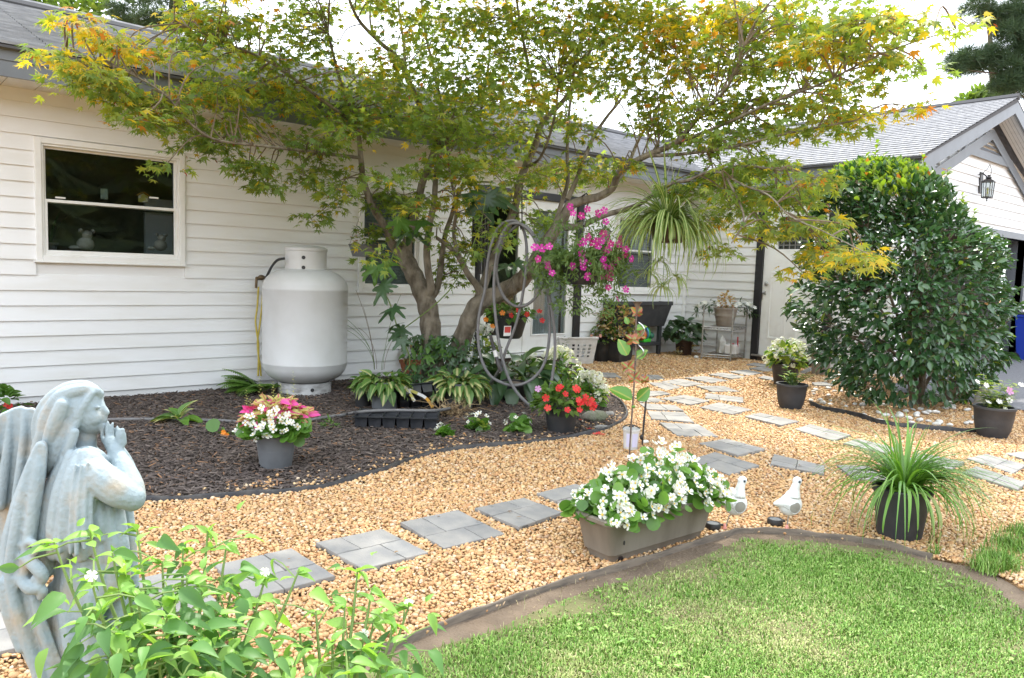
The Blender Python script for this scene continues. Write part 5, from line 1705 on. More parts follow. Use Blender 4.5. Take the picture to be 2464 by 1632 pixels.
mat('dry_plant', (0.28, 0.19, 0.10), 0.9, rnd=[(0.28, 0.19, 0.10), (0.20, 0.13, 0.07), (0.36, 0.27, 0.15)])
leafmat('begonia_leaf', [(0.07, 0.17, 0.03), (0.11, 0.24, 0.04), (0.16, 0.31, 0.05), (0.085, 0.20, 0.035)], 0.35, 0.32, 0.5)
leafmat('petal_white', [(0.82, 0.82, 0.76), (0.88, 0.88, 0.84)], 0.35, 0.6, 0.2, tcol=(1, 1, .95))
leafmat('petal_cream', [(0.72, 0.74, 0.52), (0.82, 0.82, 0.66), (0.66, 0.72, 0.42)], 0.35, 0.6, 0.2, tcol=(1, 1, .9))
leafmat('stamen', [(0.75, 0.48, 0.06), (0.8, 0.6, 0.12)], 0.1)
leafmat('petal_red', [(0.66, 0.03, 0.035), (0.72, 0.06, 0.05)], 0.25, 0.5, 0.3, tcol=(1.1, .8, .8))
leafmat('petal_magenta', [(0.62, 0.035, 0.36), (0.70, 0.08, 0.46), (0.55, 0.02, 0.22)], 0.28, 0.5, 0.3, tcol=(1.1, .8, 1))
leafmat('petal_pink', [(0.78, 0.36, 0.34), (0.8, 0.45, 0.40)], 0.28, 0.5, 0.3, tcol=(1, .9, .9))
leafmat('petal_lilac', [(0.62, 0.30, 0.55), (0.66, 0.36, 0.6)], 0.28, 0.5, 0.3, tcol=(1, .9, 1))
leafmat('petal_orange', [(0.75, 0.22, 0.02), (0.8, 0.30, 0.03)], 0.28)
leafmat('coleus', [(0.52, 0.46, 0.14), (0.44, 0.40, 0.12), (0.58, 0.50, 0.22), (0.36, 0.38, 0.10)], 0.35, stripe=((0.45, 0.06, 0.14), 0.09))
leafmat('coleus_pink', [(0.62, 0.07, 0.24), (0.55, 0.05, 0.18), (0.66, 0.14, 0.30)], 0.3, stripe=((0.72, 0.08, 0.34), 0.2))
leafmat('coleus_spike', [(0.46, 0.46, 0.16), (0.38, 0.42, 0.12)], 0.3)
leafmat('coleus_copper', [(0.44, 0.30, 0.13), (0.50, 0.36, 0.18), (0.40, 0.17, 0.11), (0.35, 0.33, 0.12)], 0.35)
leafmat('impatiens_leaf', [(0.07, 0.14, 0.03), (0.11, 0.20, 0.04), (0.15, 0.25, 0.05)], 0.35, 0.4)
leafmat('hosta_leaf', [(0.10, 0.20, 0.05), (0.14, 0.25, 0.07), (0.08, 0.16, 0.04)], 0.3, 0.4, stripe=((0.55, 0.53, 0.25), 0.12))
leafmat('hosta_plain', [(0.08, 0.17, 0.04), (0.12, 0.22, 0.05)], 0.3, 0.4, stripe=((0.46, 0.50, 0.22), 0.03))
leafmat('dark_leaf', [(0.04, 0.085, 0.035), (0.055, 0.11, 0.045), (0.075, 0.13, 0.06)], 0.2, 0.3, 0.5)
leafmat('mid_leaf', [(0.08, 0.18, 0.035), (0.12, 0.24, 0.045), (0.06, 0.14, 0.03)], 0.35, 0.4)
leafmat('lime_leaf', [(0.30, 0.38, 0.06), (0.24, 0.34, 0.05), (0.38, 0.42, 0.08)], 0.4, 0.4)
leafmat('pepper_leaf', [(0.085, 0.20, 0.05), (0.12, 0.265, 0.065), (0.07, 0.165, 0.05), (0.15, 0.31, 0.075)], 0.4, 0.48, 0.35)
leafmat('pepper_young', [(0.20, 0.38, 0.08), (0.25, 0.43, 0.09)], 0.42, 0.45, 0.35)
leafmat('strap_green', [(0.09, 0.22, 0.03), (0.13, 0.28, 0.04), (0.17, 0.33, 0.05), (0.10, 0.2, 0.035)], 0.3, 0.35, 0.5)
leafmat('strap_pale', [(0.26, 0.34, 0.12), (0.36, 0.36, 0.16), (0.45, 0.38, 0.2)], 0.3, 0.45)
leafmat('spider_leaf', [(0.15, 0.26, 0.06), (0.20, 0.32, 0.08), (0.12, 0.22, 0.05)], 0.35, 0.35, 0.5, stripe=((0.62, 0.62, 0.36), 0.13))
leafmat('fern', [(0.10, 0.20, 0.035), (0.14, 0.26, 0.045), (0.08, 0.17, 0.03)], 0.35, 0.5)
leafmat('petunia_leaf', [(0.12, 0.20, 0.06), (0.16, 0.25, 0.08), (0.09, 0.16, 0.05)], 0.35, 0.55)
leafmat('metal_leaf', [(0.085, 0.21, 0.025), (0.12, 0.26, 0.04)], 0.0, 0.35, 0.4, stripe=((0.34, 0.32, 0.06), 0.03))
leafmat('metal_leaf_gold', [(0.55, 0.36, 0.03), (0.62, 0.34, 0.03)], 0.0, 0.3, 0.5)
leafmat('metal_wing', [(0.33, 0.09, 0.03), (0.24, 0.06, 0.03), (0.42, 0.15, 0.04)], 0.0, 0.35, 0.5, stripe=((0.20, 0.26, 0.05), 0.12))


def set_down(px, py, back=0.0):
    """A place on the ground whose front edge shows at (px, py)."""
    p = G(px, py)
    p = p + FH * back
    p[2] = zg(p[0], p[1])
    return p


def ring_pot(root, rb, rt, h, m='pot_black', lip=0.012, wall=0.008, n=28, soil=0.86, rings=False, rlip=None):
    prof = [(0.0, 0.0), (rb * .96, 0.0), (rb, 0.008)]
    if rings:
        k = 18
        for i in range(1, k):
            t = i / k
            prof.append((rb + (rt - rb) * t + (0.0025 if i % 2 else 0), 0.008 + (h - 0.03) * t))
    prof += [(rt, h - lip * 2.2), (rt + lip * .7, h - lip * 2.0), (rt + lip, h - lip * .4), (rt + lip * .6, h), (rt - wall, h), (rt - wall - .002, h * .55), (0.0, h * .55)]
    MB().lathe(prof, n).build('pot', m, root, smooth=50)
    MB().lathe([(0.0, h * soil), (rt - wall - .004, h * soil - .002)], n).build('soil', 'soil_dark', root)


def dome(n, R, H, z0, table, size, lift=0.35, up=0.6, flat=0.5, e0=-0.15, sx=1.0, sy=1.0, shell=.6, jit=.35):
    out = []
    for i in range(n):
        a = RN.uniform(0, 6.283); e = math.asin(RN.uniform(math.sin(e0), 1))
        f = RN.uniform(shell, 1.0)
        p = np.array([R * math.cos(e) * math.cos(a) * f * sx, R * math.cos(e) * math.sin(a) * f * sy, z0 + H * math.sin(e) * f])
        o = unit(np.array([math.cos(e) * math.cos(a), math.cos(e) * math.sin(a), math.sin(e) * flat]))
        d = unit(o + np.array([0, 0, lift - .5]) + NR.normal(0, jit, 3))
        u = unit(o * .5 + np.array([0, 0, up]) + NR.normal(0, jit * .7, 3))
        t, m_, nm = table(i) if callable(table) else table
        out.append((t, LM(p - d * size[0] * .4, d, u, RN.uniform(*size)), m_, nm))
    return out


def blooms(n, R, H, z0, t, m_, size, e0=0.0, sx=1.0, sy=1.0, dot='stamen', out=1.04, face=None, name='flower', sector=None):
    L = []
    for i in range(n):
        a = RN.uniform(0, 6.283) if sector is None else RN.uniform(*sector)
        e = math.asin(RN.uniform(math.sin(e0), 1)); f = RN.uniform(.94, 1.08) * out
        o = np.array([math.cos(e) * math.cos(a) * sx, math.cos(e) * math.sin(a) * sy, math.sin(e)])
        p = np.array([R * o[0] * f, R * o[1] * f, z0 + H * o[2] * f])
        nrm = unit(unit(o) + NR.normal(0, .35, 3) + [0, 0, .15])
        y = unit(np.cross(nrm, rvec()))
        s = RN.uniform(*size)
        L.append((t, LM(p, y, nrm, s), m_, name))
        if dot: L.append(('dot', LM(p + nrm * s * .08, y, nrm, s * .24), dot, 'flower_centre'))
    return L


def stalks(root, n, R, H, z0, r=.003, m='green_stem', name='stems'):
    b = MB()
    for i in range(n):
        a = RN.uniform(0, 6.283); q = RN.uniform(.2, .85)
        e = np.array([R * q * math.cos(a), R * q * math.sin(a), z0 + H * RN.uniform(.5, .9)])
        b.tube([(0.1 * e[0], .1 * e[1], z0 - .04), (e[0] * .6, e[1] * .6, z0 + (e[2] - z0) * .6), e], [r, r * .8, r * .5], 5)
    return b.build(name, m, root, kind='stuff')


def ribbon(pts_, w0, prof=lambda t: 1 - t ** 3, fold=.25):
    """Arching strap leaf as its own little mesh: V, T, UV."""
    P = [np.asarray(p) for p in pts_]
    k = len(P)
    V, UV, T = [], [], []
    for i in range(k):
        t = unit(P[min(i + 1, k - 1)] - P[max(i - 1, 0)])
        s = np.cross(t, [0, 0, 1.0])
        s = unit(s) if np.linalg.norm(s) > 1e-4 else np.array([1.0, 0, 0])
        u = np.cross(s, t)
        w = w0 * max(.05, prof(i / (k - 1)))
        V += [P[i] - s * w + u * w * fold, P[i], P[i] + s * w + u * w * fold]
        UV += [(0, i / (k - 1)), (.5, i / (k - 1)), (1, i / (k - 1))]
    for i in range(k - 1):
        a = 3 * i
        T += [(a, a + 1, a + 4), (a, a + 4, a + 3), (a + 1, a + 2, a + 5), (a + 1, a + 5, a + 4)]
    return np.array(V), np.array(T), np.array(UV)


def straps(root, specs, n_parts, mats_, name='leaf'):
    """specs: list of (points, width). The first n_parts as parts, the rest joined."""
    Vs, Ts, Us, Ms, off = [], [], [], [], 0
    for i, (P, w, mi) in enumerate(specs):
        V, T, U = ribbon(P, w)
        if i < n_parts:
            obj(name, np_mesh(name, V, T, [mats_[mi]], None, True, U), root)
        else:
            Vs.append(V); Ts.append(T + off); Us.append(U); Ms.append(np.full(len(T), mi)); off += len(V)
    if Vs: obj('foliage', np_mesh('foliage', np.concatenate(Vs), np.concatenate(Ts), mats_, np.concatenate(Ms), True, np.concatenate(Us)), root, kind='stuff')


def arch(a, L, rise, droop, r0=0.02, z0=0.0, k=8, wob=.1):
    """Points of a leaf that rises and bends over towards azimuth a."""
    out = []
    da = RN.uniform(-wob, wob) * 3
    th = rise
    p = np.array([r0 * math.cos(a), r0 * math.sin(a), z0])
    out.append(p)
    for i in range(k):
        th2 = th - droop * (i / k) ** .8
        aa = a + da * (i / k) ** 2
        p = p + np.array([math.cos(aa) * math.cos(th2), math.sin(aa) * math.cos(th2), math.sin(th2)]) * L / k
        out.append(p)
    return out


AZ_CAM = math.atan2(-FH[1], -FH[0])             # azimuth that looks back at the photographer
AZ_R = math.atan2(RH[1], RH[0])

# ---- propane tank
tb = G(733, 935)
tc = CAM + ray(733, 935) * (1850 * .762 / 197)
tank = thing('propane_tank', 'tall off-white propane tank standing against the siding', 'gas tank', (tc[0], tc[1], 0.0))
TB = tc[2]
zt = lambda py: TB + (935 - py) * .762 / 197
R_ = .381
b = MB()
z0, z1, zsh = zt(922), zt(648), zt(700)
prof = [(0.0, zt(921))]
for i in range(1, 9):
    a = math.pi / 2 * i / 8
    prof.append((R_ * math.sin(a) ** .7, zt(921) + (zt(872) - zt(921)) * (1 - math.cos(a))))
prof += [(R_ + .002, zt(872) + .004), (R_ + .002, zt(869)), (R_, zt(868)), (R_, zt(699)), (R_ + .002, zt(698)), (R_ + .002, zt(694)), (R_, zt(693))]
for i in range(1, 10):
    a = math.pi / 2 * i / 9
    prof.append((R_ * math.cos(a) ** .75 if i < 9 else 0.0, zt(693) + (zt(645) - zt(693)) * math.sin(a)))
b.lathe(prof, 48)
b.build('shell', 'tank_paint', tank, smooth=35)
rs = .225
MB().lathe([(.24, zt(945) - .06), (.24, zt(921) + .02), (.23, zt(921) + .02), (.23, zt(945) - .06)], 40).build('foot_ring', 'tank_stained', tank, smooth=35)
rc = 48 * .762 / 197
cb_ = MB()
cb_.lathe([(rc, zt(650)), (rc, zt(607)), (rc + .006, zt(606)), (rc + .006, zt(600)), (rc - .02, zt(596)), (rc * .5, zt(593.5)), (0, zt(592))], 32)
cb_.build('valve_collar', 'tank_paint', tank, smooth=35)
fw2 = -FH
for (z_, rr, nm) in ((zt(622), rc, 'collar_hole'), (zt(645), rc, 'collar_hole'), (zt(930), .24, 'foot_hole')):
    a = AZ_CAM + (.15 if nm == 'collar_hole' else .55)
    o = MB().lathe([(0, 0), (.017, 0), (.017, .003), (0, .003)], 14).build(nm, 'rubber_black', tank)
    o.location = ((rr - .001) * math.cos(a), (rr - .001) * math.sin(a), z_)
    o.rotation_euler = (0, rad(90), a)
gl_ = thing('gas_line', 'yellow and black gas pipe with brass regulator left of the tank', 'gas pipe', WY(622, 905, YW - .12))
O = np.array(gl_.location)
yy = YW - .12
MB().tube([np.array(WY(a, c, yy - dd)) - O for a, c, dd in spline([(686, 622, .42), (668, 626, .38), (655, 640, .25), (647, 655, .1), (641, 668, .03)], 4)], .012, 8).build('hose', 'rubber_black', gl_, smooth=60)
b = MB(); p = np.array(WY(629, 668, yy)) - O
b.ball(p, (.035, .03, .026), 10, 7).tube([p + [-.05, 0, -.01], p + [.07, 0, .0]], .017, 8).tube([p + [-.045, 0, 0], p + [-.052, 0, -.1]], .013, 8)
b.build('regulator', 'bronze', gl_, smooth=60)
for l in ([(622, 690), (619, 740), (615, 770), (618, 800), (622, 830), (622, 870), (621, 905)], [(633, 700), (629, 750), (624, 790), (620, 820), (621, 850), (626, 880), (628, 905)]):
    MB().tube([np.array(WY(a, c, yy)) - O for a, c in spline(l, 4)], .009, 8).build('pipe', 'yellow_pipe', gl_, smooth=60)

# ---- things at the big window
def boxhouse(name, label, cat, loc, w, d, h, m, roof, hole=True):
    r_ = thing(name, label, cat, loc)
    MB().prism([(-w / 2, 0), (w / 2, 0), (w / 2, h * .7), (0, h), (-w / 2, h * .7)], -d / 2, d / 2, M=Matrix.Rotation(rad(90), 4, 'X')).build('body', m, r_)
    b = MB()
    for s in (-1, 1):
        b.add([(s * (w / 2 + .015), -d / 2 - .02, h * .68 + .004), (s * (w / 2 + .015), d / 2 + .02, h * .68 + .004), (0, d / 2 + .02, h + .012), (0, -d / 2 - .02, h + .012)], [(0, 1, 2, 3)])
    b.build('roof', roof, r_)
    if hole:
        o = MB().lathe([(0, 0), (w * .14, 0), (w * .14, .004), (0, .004)], 12).build('entrance_hole', 'eye_black', r_)
        o.location = (0, -d / 2 - .003, h * .5); o.rotation_euler = (rad(90), 0, 0)
    return r_


p = WY(344, 487, YW + .05)
boxhouse('suncatcher', 'small yellow house-shaped ornament standing on the window rail', 'ornament', p, .075, .02, .075, 'tag_yellow', 'tag_orange', False)
p = WY(251, 480, YW + .045)
o = MB().box((-.028, -.003, 0), (.028, .003, .088)).build('suncatcher', 'birdhouse_green', label='pale green glass rectangle standing on the window rail', category='ornament')
o.location = p
for (px, w, lab) in ((206, .14, 'pale crouching figurine on the sill, left of centre behind the window'), (386, .12, 'pale animal figurine on the sill in the right window corner')):
    p = WY(px, 604, YW + .16)
    r_ = thing('figurine', lab, 'figurine', p)
    b = MB(); b.ball((0, 0, w * .4), (w * .5, w * .4, w * .42)).ball((w * .1, 0, w * .95), (w * .3, w * .28, w * .28)).ball((-.25 * w, 0, w * 1.2), w * .13).ball((.4 * w, 0, w * 1.18), w * .13).ball((-.6 * w, 0, w * .16), (w * .3, w * .2, w * .15))
    b.build('body', 'stone_grey', r_, smooth=60)
    MB().ball((.1 * w, -.25 * w, w * .92), (w * .1, w * .08, w * .07)).build('snout', 'stone_grey', r_, smooth=60)
p = WY(122, 610, YW + .2)
r_ = thing('potted_plant', 'dark houseplant in a pot behind the left window corner', 'plant', p)
ring_pot(r_, .04, .05, .09, 'pot_grey')
straps(r_, [(arch(RN.uniform(0, 6.28), RN.uniform(.2, .36), 1.35, .7, .01, .08), .009, 0) for _ in range(9)], 9, ['dark_leaf'])

# ---- wall lantern on the gable
lp = WY(2370, 420, YG)
lan = thing('wall_lantern', 'black coach lantern with glass panes on the garage gable', 'lantern', (lp[0], YG, lp[2]))
def LL(px, py, out=0.0): return np.array(WY(px, py, YG - out)) - np.array(lan.location)
b = MB(); b.box(LL(2351, 465) - [0.0, .03, 0.0], LL(2362, 416) + [.0, 0, 0]); b.build('back_plate', 'black_iron', lan, bevel=.004)
cx_ = LL(2378, 440, .17)
MB().tube([LL(2356, 420, .02), LL(2366, 418, .1), cx_ + [0, 0, .06]], .009, 6).tube([LL(2362, 418, .05) + np.array([0, 0, 0]), cx_ + [-.09, 0, .17], cx_ + [0, 0, .25], cx_ + [.09, 0, .18], cx_ + [.05, 0, .06]], .004, 5).build('bracket', 'black_iron', lan, smooth=60)
zt_, zb_ = .02, -.20
MB().lathe([(0, .09), (.02, .085), (.012, .065), (.03, .06), (.045, .045), (.03, .035), (.088, 0), (.088, -.012), (0, -.012)], 6, cx_ + [0, 0, zt_]).build('cap', 'black_iron', lan)
cg = MB()
for i in range(6):
    a = math.pi * 2 * i / 6
    cg.tube([cx_ + [.082 * math.cos(a), .082 * math.sin(a), zt_], cx_ + [.068 * math.cos(a), .068 * math.sin(a), zb_]], .0055, 5)
cg.lathe([(.075, -.01), (.075, 0.006), (0, 0.006)], 6, cx_ + [0, 0, zb_]).lathe([(0, -.06), (.012, -.045), (.006, -.03), (.02, -.01), (.02, 0)], 8, cx_ + [0, 0, zb_])
cg.build('cage', 'black_iron', lan)
for i in range(6):
    a, a2 = math.pi * 2 * i / 6, math.pi * 2 * (i + 1) / 6
    MB().add([cx_ + [.078 * math.cos(a), .078 * math.sin(a), zt_], cx_ + [.078 * math.cos(a2), .078 * math.sin(a2), zt_], cx_ + [.064 * math.cos(a2), .064 * math.sin(a2), zb_], cx_ + [.064 * math.cos(a), .064 * math.sin(a), zb_]], [(0, 1, 2, 3)]).build('pane', 'glass', lan)
MB().lathe([(.012, 0), (.012, .08), (.009, .09), (.015, .11), (.004, .145), (0, .145)], 10, cx_ + [0, 0, zb_ + .005]).build('candle_bulb', 'tag_yellow', lan, smooth=50)

# ---- recycling bin
bp = G(2493, 868)
bin_ = thing('recycling_bin', 'blue wheeled bin standing by the garage at the right edge', 'bin', (bp[0], bp[1], .02))
s = mpp(bp)
b = MB(); w = .27
q = [(-w * .8, -w * .8), (w * .8, -w * .8), (w * .8, w * .8), (-w * .8, w * .8)]
b.add([(x, y, 0.04) for x, y in q] + [(x * 1.25, y * 1.25, .72) for x, y in q] + [(x * 1.34, y * 1.34, .72) for x, y in q] + [(x * 1.34, y * 1.34, .76) for x, y in q],
      [(3, 2, 1, 0)] + [(i + 4 * k, (i + 1) % 4 + 4 * k, (i + 1) % 4 + 4 + 4 * k, i + 4 + 4 * k) for k in range(3) for i in range(4)])
b.build('body', 'blue_bin', bin_, bevel=.01)
MB().box((-w * 1.1, -w * 1.1, .762), (w * 1.1, w * 1.1, .80)).build('lid', 'edging_black', bin_, bevel=.012)
for sgn in (-1, 1):
    o = MB().lathe([(0, -.025), (.08, -.025), (.08, .025), (0, .025)], 16).build('wheel', 'rubber_black', bin_, smooth=40)
    o.location = (sgn * .2, w * .9, .08); o.rotation_euler = (0, rad(90), 0)

# ---- patio corner: raised planter, pots, rack, basket
pl0, pl1 = G(1517, 862), G(1618, 857)
ez = .06
pw = pl1[0] - pl0[0]
rp = thing('raised_planter', 'dark grey raised planter box on legs with a shelf below', 'planter', (pl0[0], pl0[1], ez))
sc_ = mpp(pl1)
zt0 = (857 - 788) * sc_; zt1 = (857 - 728) * sc_
dp = .42
ov = .16
b = MB()
x0, x1 = -.42, pw + .09
q0 = [(x0 + .05, -.0), (x1 - .03, -.0), (x1 - .03, dp), (x0 + .05, dp)]
q1_ = [(x0 - .02, -.06), (x1 + .05, -.06), (x1 + .05, dp + .06), (x0 - .02, dp + .06)]
q2_ = [(x0 + .02, -.02), (x1 + .01, -.02), (x1 + .01, dp + .02), (x0 + .02, dp + .02)]
b.add([(x, y, zt0) for x, y in q0] + [(x, y, zt1 - .05) for x, y in q1_] + [(x - .0, y, zt1) for x, y in q1_] + [(x, y, zt1) for x, y in q2_] + [(x, y, zt1 - .12) for x, y in q2_],
      [(3, 2, 1, 0)] + [(i + 4 * k, (i + 1) % 4 + 4 * k, (i + 1) % 4 + 4 + 4 * k, i + 4 + 4 * k) for k in range(4) for i in range(4)] + [(16, 17, 18, 19)])
b.build('trough', 'planter_dark', rp, bevel=.008)
MB().box((x0 - .035, -.072, zt1 - .05), (x1 + .062, -.05, zt1 + .006)).box((x0 - .035, dp + .05, zt1 - .05), (x1 + .062, dp + .072, zt1 + .006)).build('rim', 'planter_dark', rp, bevel=.004)
for (lx, ly) in ((0, 0), (pw - .02, 0), (0, dp - .04), (pw - .02, dp - .04)):
    MB().box((lx - .025, ly, -ez * .0), (lx + .03, ly + .05, zt0 + .01)).build('leg', 'planter_dark', rp, bevel=.004)
zs_ = (857 - 834) * sc_
MB().box((-.0, .0 - .012, zs_), (pw, dp + .01, zs_ + .045)).build('shelf', 'planter_dark', rp, bevel=.004)
# the green reel on its shelf
gp_ = np.array([pl0[0] + pw * .62, pl0[1] + .12, ez + zs_ + .046])
rl = thing('toy_lantern', 'bright green and orange plastic toy standing on the planter shelf', 'toy', gp_)
b = MB(); b.ball((0, 0, .13), (.11, .09, .125), 14, 9); b.build('body', 'reel_green', rl, smooth=60)
MB().box((-.09, -.09, 0), (.07, .05, .05)).build('foot', 'reel_green', rl, bevel=.012)
MB().ball((-.075, -.03, .10), (.07, .075, .08), 12, 8).build('orange_front', 'reel_orange', rl, smooth=60)
o = MB().lathe([(.105, -.012), (.118, -.012), (.118, .012), (.105, .012)], 22).build('blue_band', 'sky_blue_plastic', rl, smooth=40); o.location = (-.03, 0, .135); o.rotation_euler = (0, rad(78), 0)
MB().ball((.13, -.03, .09), (.05, .05, .05), 12, 8).build('knob', 'teal_plastic', rl, smooth=60)

# black posts by the planter
for (px, py, wpx, top, lab) in ((1435, 868, 12, 640, 'thin black post behind the pink petunia basket'), (1456, 866, 14, 640, 'wider fluted black post left of the raised planter')):
    p = G(px, py - 22) + np.array([0, .12, 0]); s = mpp(p)
    r_ = thing('garden_post', lab, 'post', (p[0], p[1], zg(p[0], p[1])))
    w = wpx * s / 2
    MB().box((-w, -w * .6, 0), (w, w * .6, (py - top) * s)).build('post', 'black_trim', r_, bevel=.004)
    MB().box((-w * .5, -w * .6 - .006, .02), (w * .1, -w * .6, (py - top) * s - .02)).build('moulding', 'black_trim', r_)
    MB().box((-w * 1.3, -w, 0), (w * 1.3, w, .03)).build('foot', 'black_trim', r_)

# laundry basket
lb = set_down(1388, 877, .0); s = mpp(lb)
bk = thing('laundry_basket', 'white plastic laundry basket with slanted holes by the door', 'basket', lb, -0.42)
W0, W1_, Hh, Dd = 41 * s, 50 * s, 64 * s, .36
b = MB()
nx_, nz_ = 6, 5
def wall(b, x0, x1, y, y2, dirx, holes):
    pass
t = .006
b.add([(-W0, 0, 0), (W0, 0, 0), (W0, Dd, 0), (-W0, Dd, 0)], [(0, 1, 2, 3)])
rimz = Hh
def lerp3(a, c, u): return tuple(a[i] + (c[i] - a[i]) * u for i in range(3))
corners0 = [(-W0, 0, 0), (W0, 0, 0), (W0, Dd, 0), (-W0, Dd, 0)]
corners1 = [(-W1_, -.03, Hh), (W1_, -.03, Hh), (W1_, Dd + .03, Hh), (-W1_, Dd + .03, Hh)]
for k in range(4):
    a0, a1, c0, c1 = corners0[k], corners0[(k + 1) % 4], corners1[k], corners1[(k + 1) % 4]
    U = [0, .12] + [x for i in range(5) for x in (.18 + i * .15, .18 + i * .15 + .07)] + [1]
    Vv = [0, .22] + [x for i in range(4) for x in (.28 + i * .135, .28 + i * .135 + .075)] + [1]
    for i in range(len(U) - 1):
        for j in range(len(Vv) - 1):
            if i >= 2 and i % 2 == 0 and j >= 2 and j % 2 == 0 and i < len(U) - 2 and j < len(Vv) - 2: continue
            f = lambda u, v: lerp3(lerp3(a0, a1, min(1, u + (.03 * (v - .5) if 0 < u < 1 else 0))), lerp3(c0, c1, min(1, u + (.03 * (v - .5) if 0 < u < 1 else 0))), v)
            b.add([f(U[i], Vv[j]), f(U[i + 1], Vv[j]), f(U[i + 1], Vv[j + 1]), f(U[i], Vv[j + 1])], [(0, 1, 2, 3)])
b.build('body', 'plastic_white', bk)
rb_ = [Vector(c) for c in corners1]
path = []
for k in range(4):
    for u in np.linspace(0, 1, 6)[:-1]: path.append(rb_[k].lerp(rb_[(k + 1) % 4], u))
MB().tube(path, .014, 6, closed=True).build('rim', 'plastic_white', bk, smooth=60)
MB().add([(-W0, .02, .05), (W0, .02, .05), (W0, Dd - .02, .05), (-W0, Dd - .02, .05)], [(0, 1, 2, 3)]).build('dark_contents', 'soil_dark', bk)

PATIO = 'pots along the patio wall'
# pot with white and pink flowers
p = set_down(1450, 872, .1); s = mpp(p)
r_ = thing('potted_plant', 'black pot of white and pale pink flowers right of the laundry basket', 'potted plant', p, 0, PATIO)
ring_pot(r_, 17 * s, 23 * s, 48 * s)
scatter(r_, dome(150, 42 * s, 44 * s, 52 * s, lambda i: ('ovate', 'impatiens_leaf' if i % 3 else 'dark_leaf', 'leaf'), (.045, .075)) + blooms(14, 42 * s, 42 * s, 54 * s, 'flower5', 'petal_pink', (.045, .06)) + blooms(12, 44 * s, 46 * s, 54 * s, 'flower5', 'petal_white', (.04, .055)), 50)
p = set_down(1484, 872, .12); s = mpp(p)
r_ = thing('potted_plant', 'square black pot of tall coppery coleus left of the raised planter', 'potted plant', p, .15, PATIO)
b = MB(); w0, w1, hh = 27 * s, 31 * s, 56 * s
q = [(-1, -1), (1, -1), (1, 1), (-1, 1)]
b.add([(x * w0, y * w0, 0) for x, y in q] + [(x * w1, y * w1, hh) for x, y in q] + [(x * (w1 - .012), y * (w1 - .012), hh) for x, y in q] + [(x * (w1 - .014), y * (w1 - .014), hh * .8) for x, y in q], [(3, 2, 1, 0)] + [(i + 4 * k, (i + 1) % 4 + 4 * k, (i + 1) % 4 + 4 + 4 * k, i + 4 + 4 * k) for k in range(3) for i in range(4)] + [(12, 13, 14, 15)])
b.build('pot', 'pot_black', r_, bevel=.006)
stalks(r_, 14, 50 * s, 80 * s, hh, .005)
scatter(r_, dome(300, 48 * s, 84 * s, hh + 4 * s, lambda i: ('ovate', ['coleus_copper', 'coleus_copper', 'coleus', 'impatiens_leaf'][i % 4], 'leaf'), (.06, .095), e0=-.1) + blooms(9, 50 * s, 70 * s, hh, 'flower5', 'petal_pink', (.05, .065), dot=None), 60)
p = set_down(1650, 857, .14); s = mpp(p)
r_ = thing('potted_hydrangea', 'dark leaved hydrangea in a round brown pot beside the raised planter', 'potted plant', p, 0, PATIO)
ring_pot(r_, 18 * s, 21 * s, 37 * s, 'pot_brown', .014)
stalks(r_, 10, 40 * s, 50 * s, 36 * s, .005)
scatter(r_, dome(110, 48 * s, 52 * s, 42 * s, ('big_ovate', 'dark_leaf', 'leaf'), (.10, .16), e0=-.25), 45)
fl = []
for (dx, dz) in ((24, 22), (-14, 12)):
    c = RH * dx * s - FH * 22 * s + np.array([0, 0, dz * s])
    for i in range(26):
        n_ = rvec(); fl.append(('flower5', LM(c + n_ * 10 * s, unit(np.cross(n_, rvec())), n_, .035), 'coleus_copper' if i % 3 else 'petal_cream', 'floret'))
scatter(r_, fl, 30, stuff='florets')
# wire rack
k0 = G(1687, 866); k1 = G(1757, 871); k2 = G(1790, 864)
k3 = k0 + (k2 - k1)
rk = thing('wire_rack', 'small chrome wire shelf rack beside the entry door', 'rack', (k0[0], k0[1], ez))
o0 = np.array([k0[0], k0[1], 0])
C4 = [np.array([q[0], q[1], 0]) - o0 for q in (k0, k1, k2, k3)]
sr = mpp(k0)
TOPZ = [(866 - 737) * sr] * 4
for c in C4:
    MB().tube([c, c + [0, 0, TOPZ[0]]], .011, 8).build('post', 'steel_dull', rk, smooth=60)
for zpy in (786, 852):
    zz = (866 - zpy) * sr
    b = MB()
    for i in range(4): b.tube([C4[i] + [0, 0, zz], C4[(i + 1) % 4] + [0, 0, zz]], .006, 5); b.tube([C4[i] + [0, 0, zz - .03], C4[(i + 1) % 4] + [0, 0, zz - .03]], .005, 5)
    for i in range(4):
        n_ = 9
        zig = [C4[i] + (C4[(i + 1) % 4] - C4[i]) * (j / n_) + np.array([0, 0, zz - (.03 if j % 2 else 0)]) for j in range(n_ + 1)]
        b.tube(zig, .004, 4)
    for j in range(1, 12):
        u = j / 12
        b.tube([C4[0] + (C4[1] - C4[0]) * u + [0, 0, zz], C4[3] + (C4[2] - C4[3]) * u + [0, 0, zz]], .003, 4)
    b.build('wire_shelf', 'steel_dull', rk)
cen = (k0 + k2) / 2
zsh = ez + (866 - 786) * sr + .008
r_ = thing('potted_plant', 'ribbed taupe pot of white and russet flowers on the wire rack', 'potted plant', (cen[0], cen[1], zsh), 0, PATIO)
s = mpp(cen)
ring_pot(r_, 20 * s, 27 * s, 44 * s, 'pot_taupe', .012)
sec = (AZ_R - 1.2, AZ_R + 1.2)
L = []
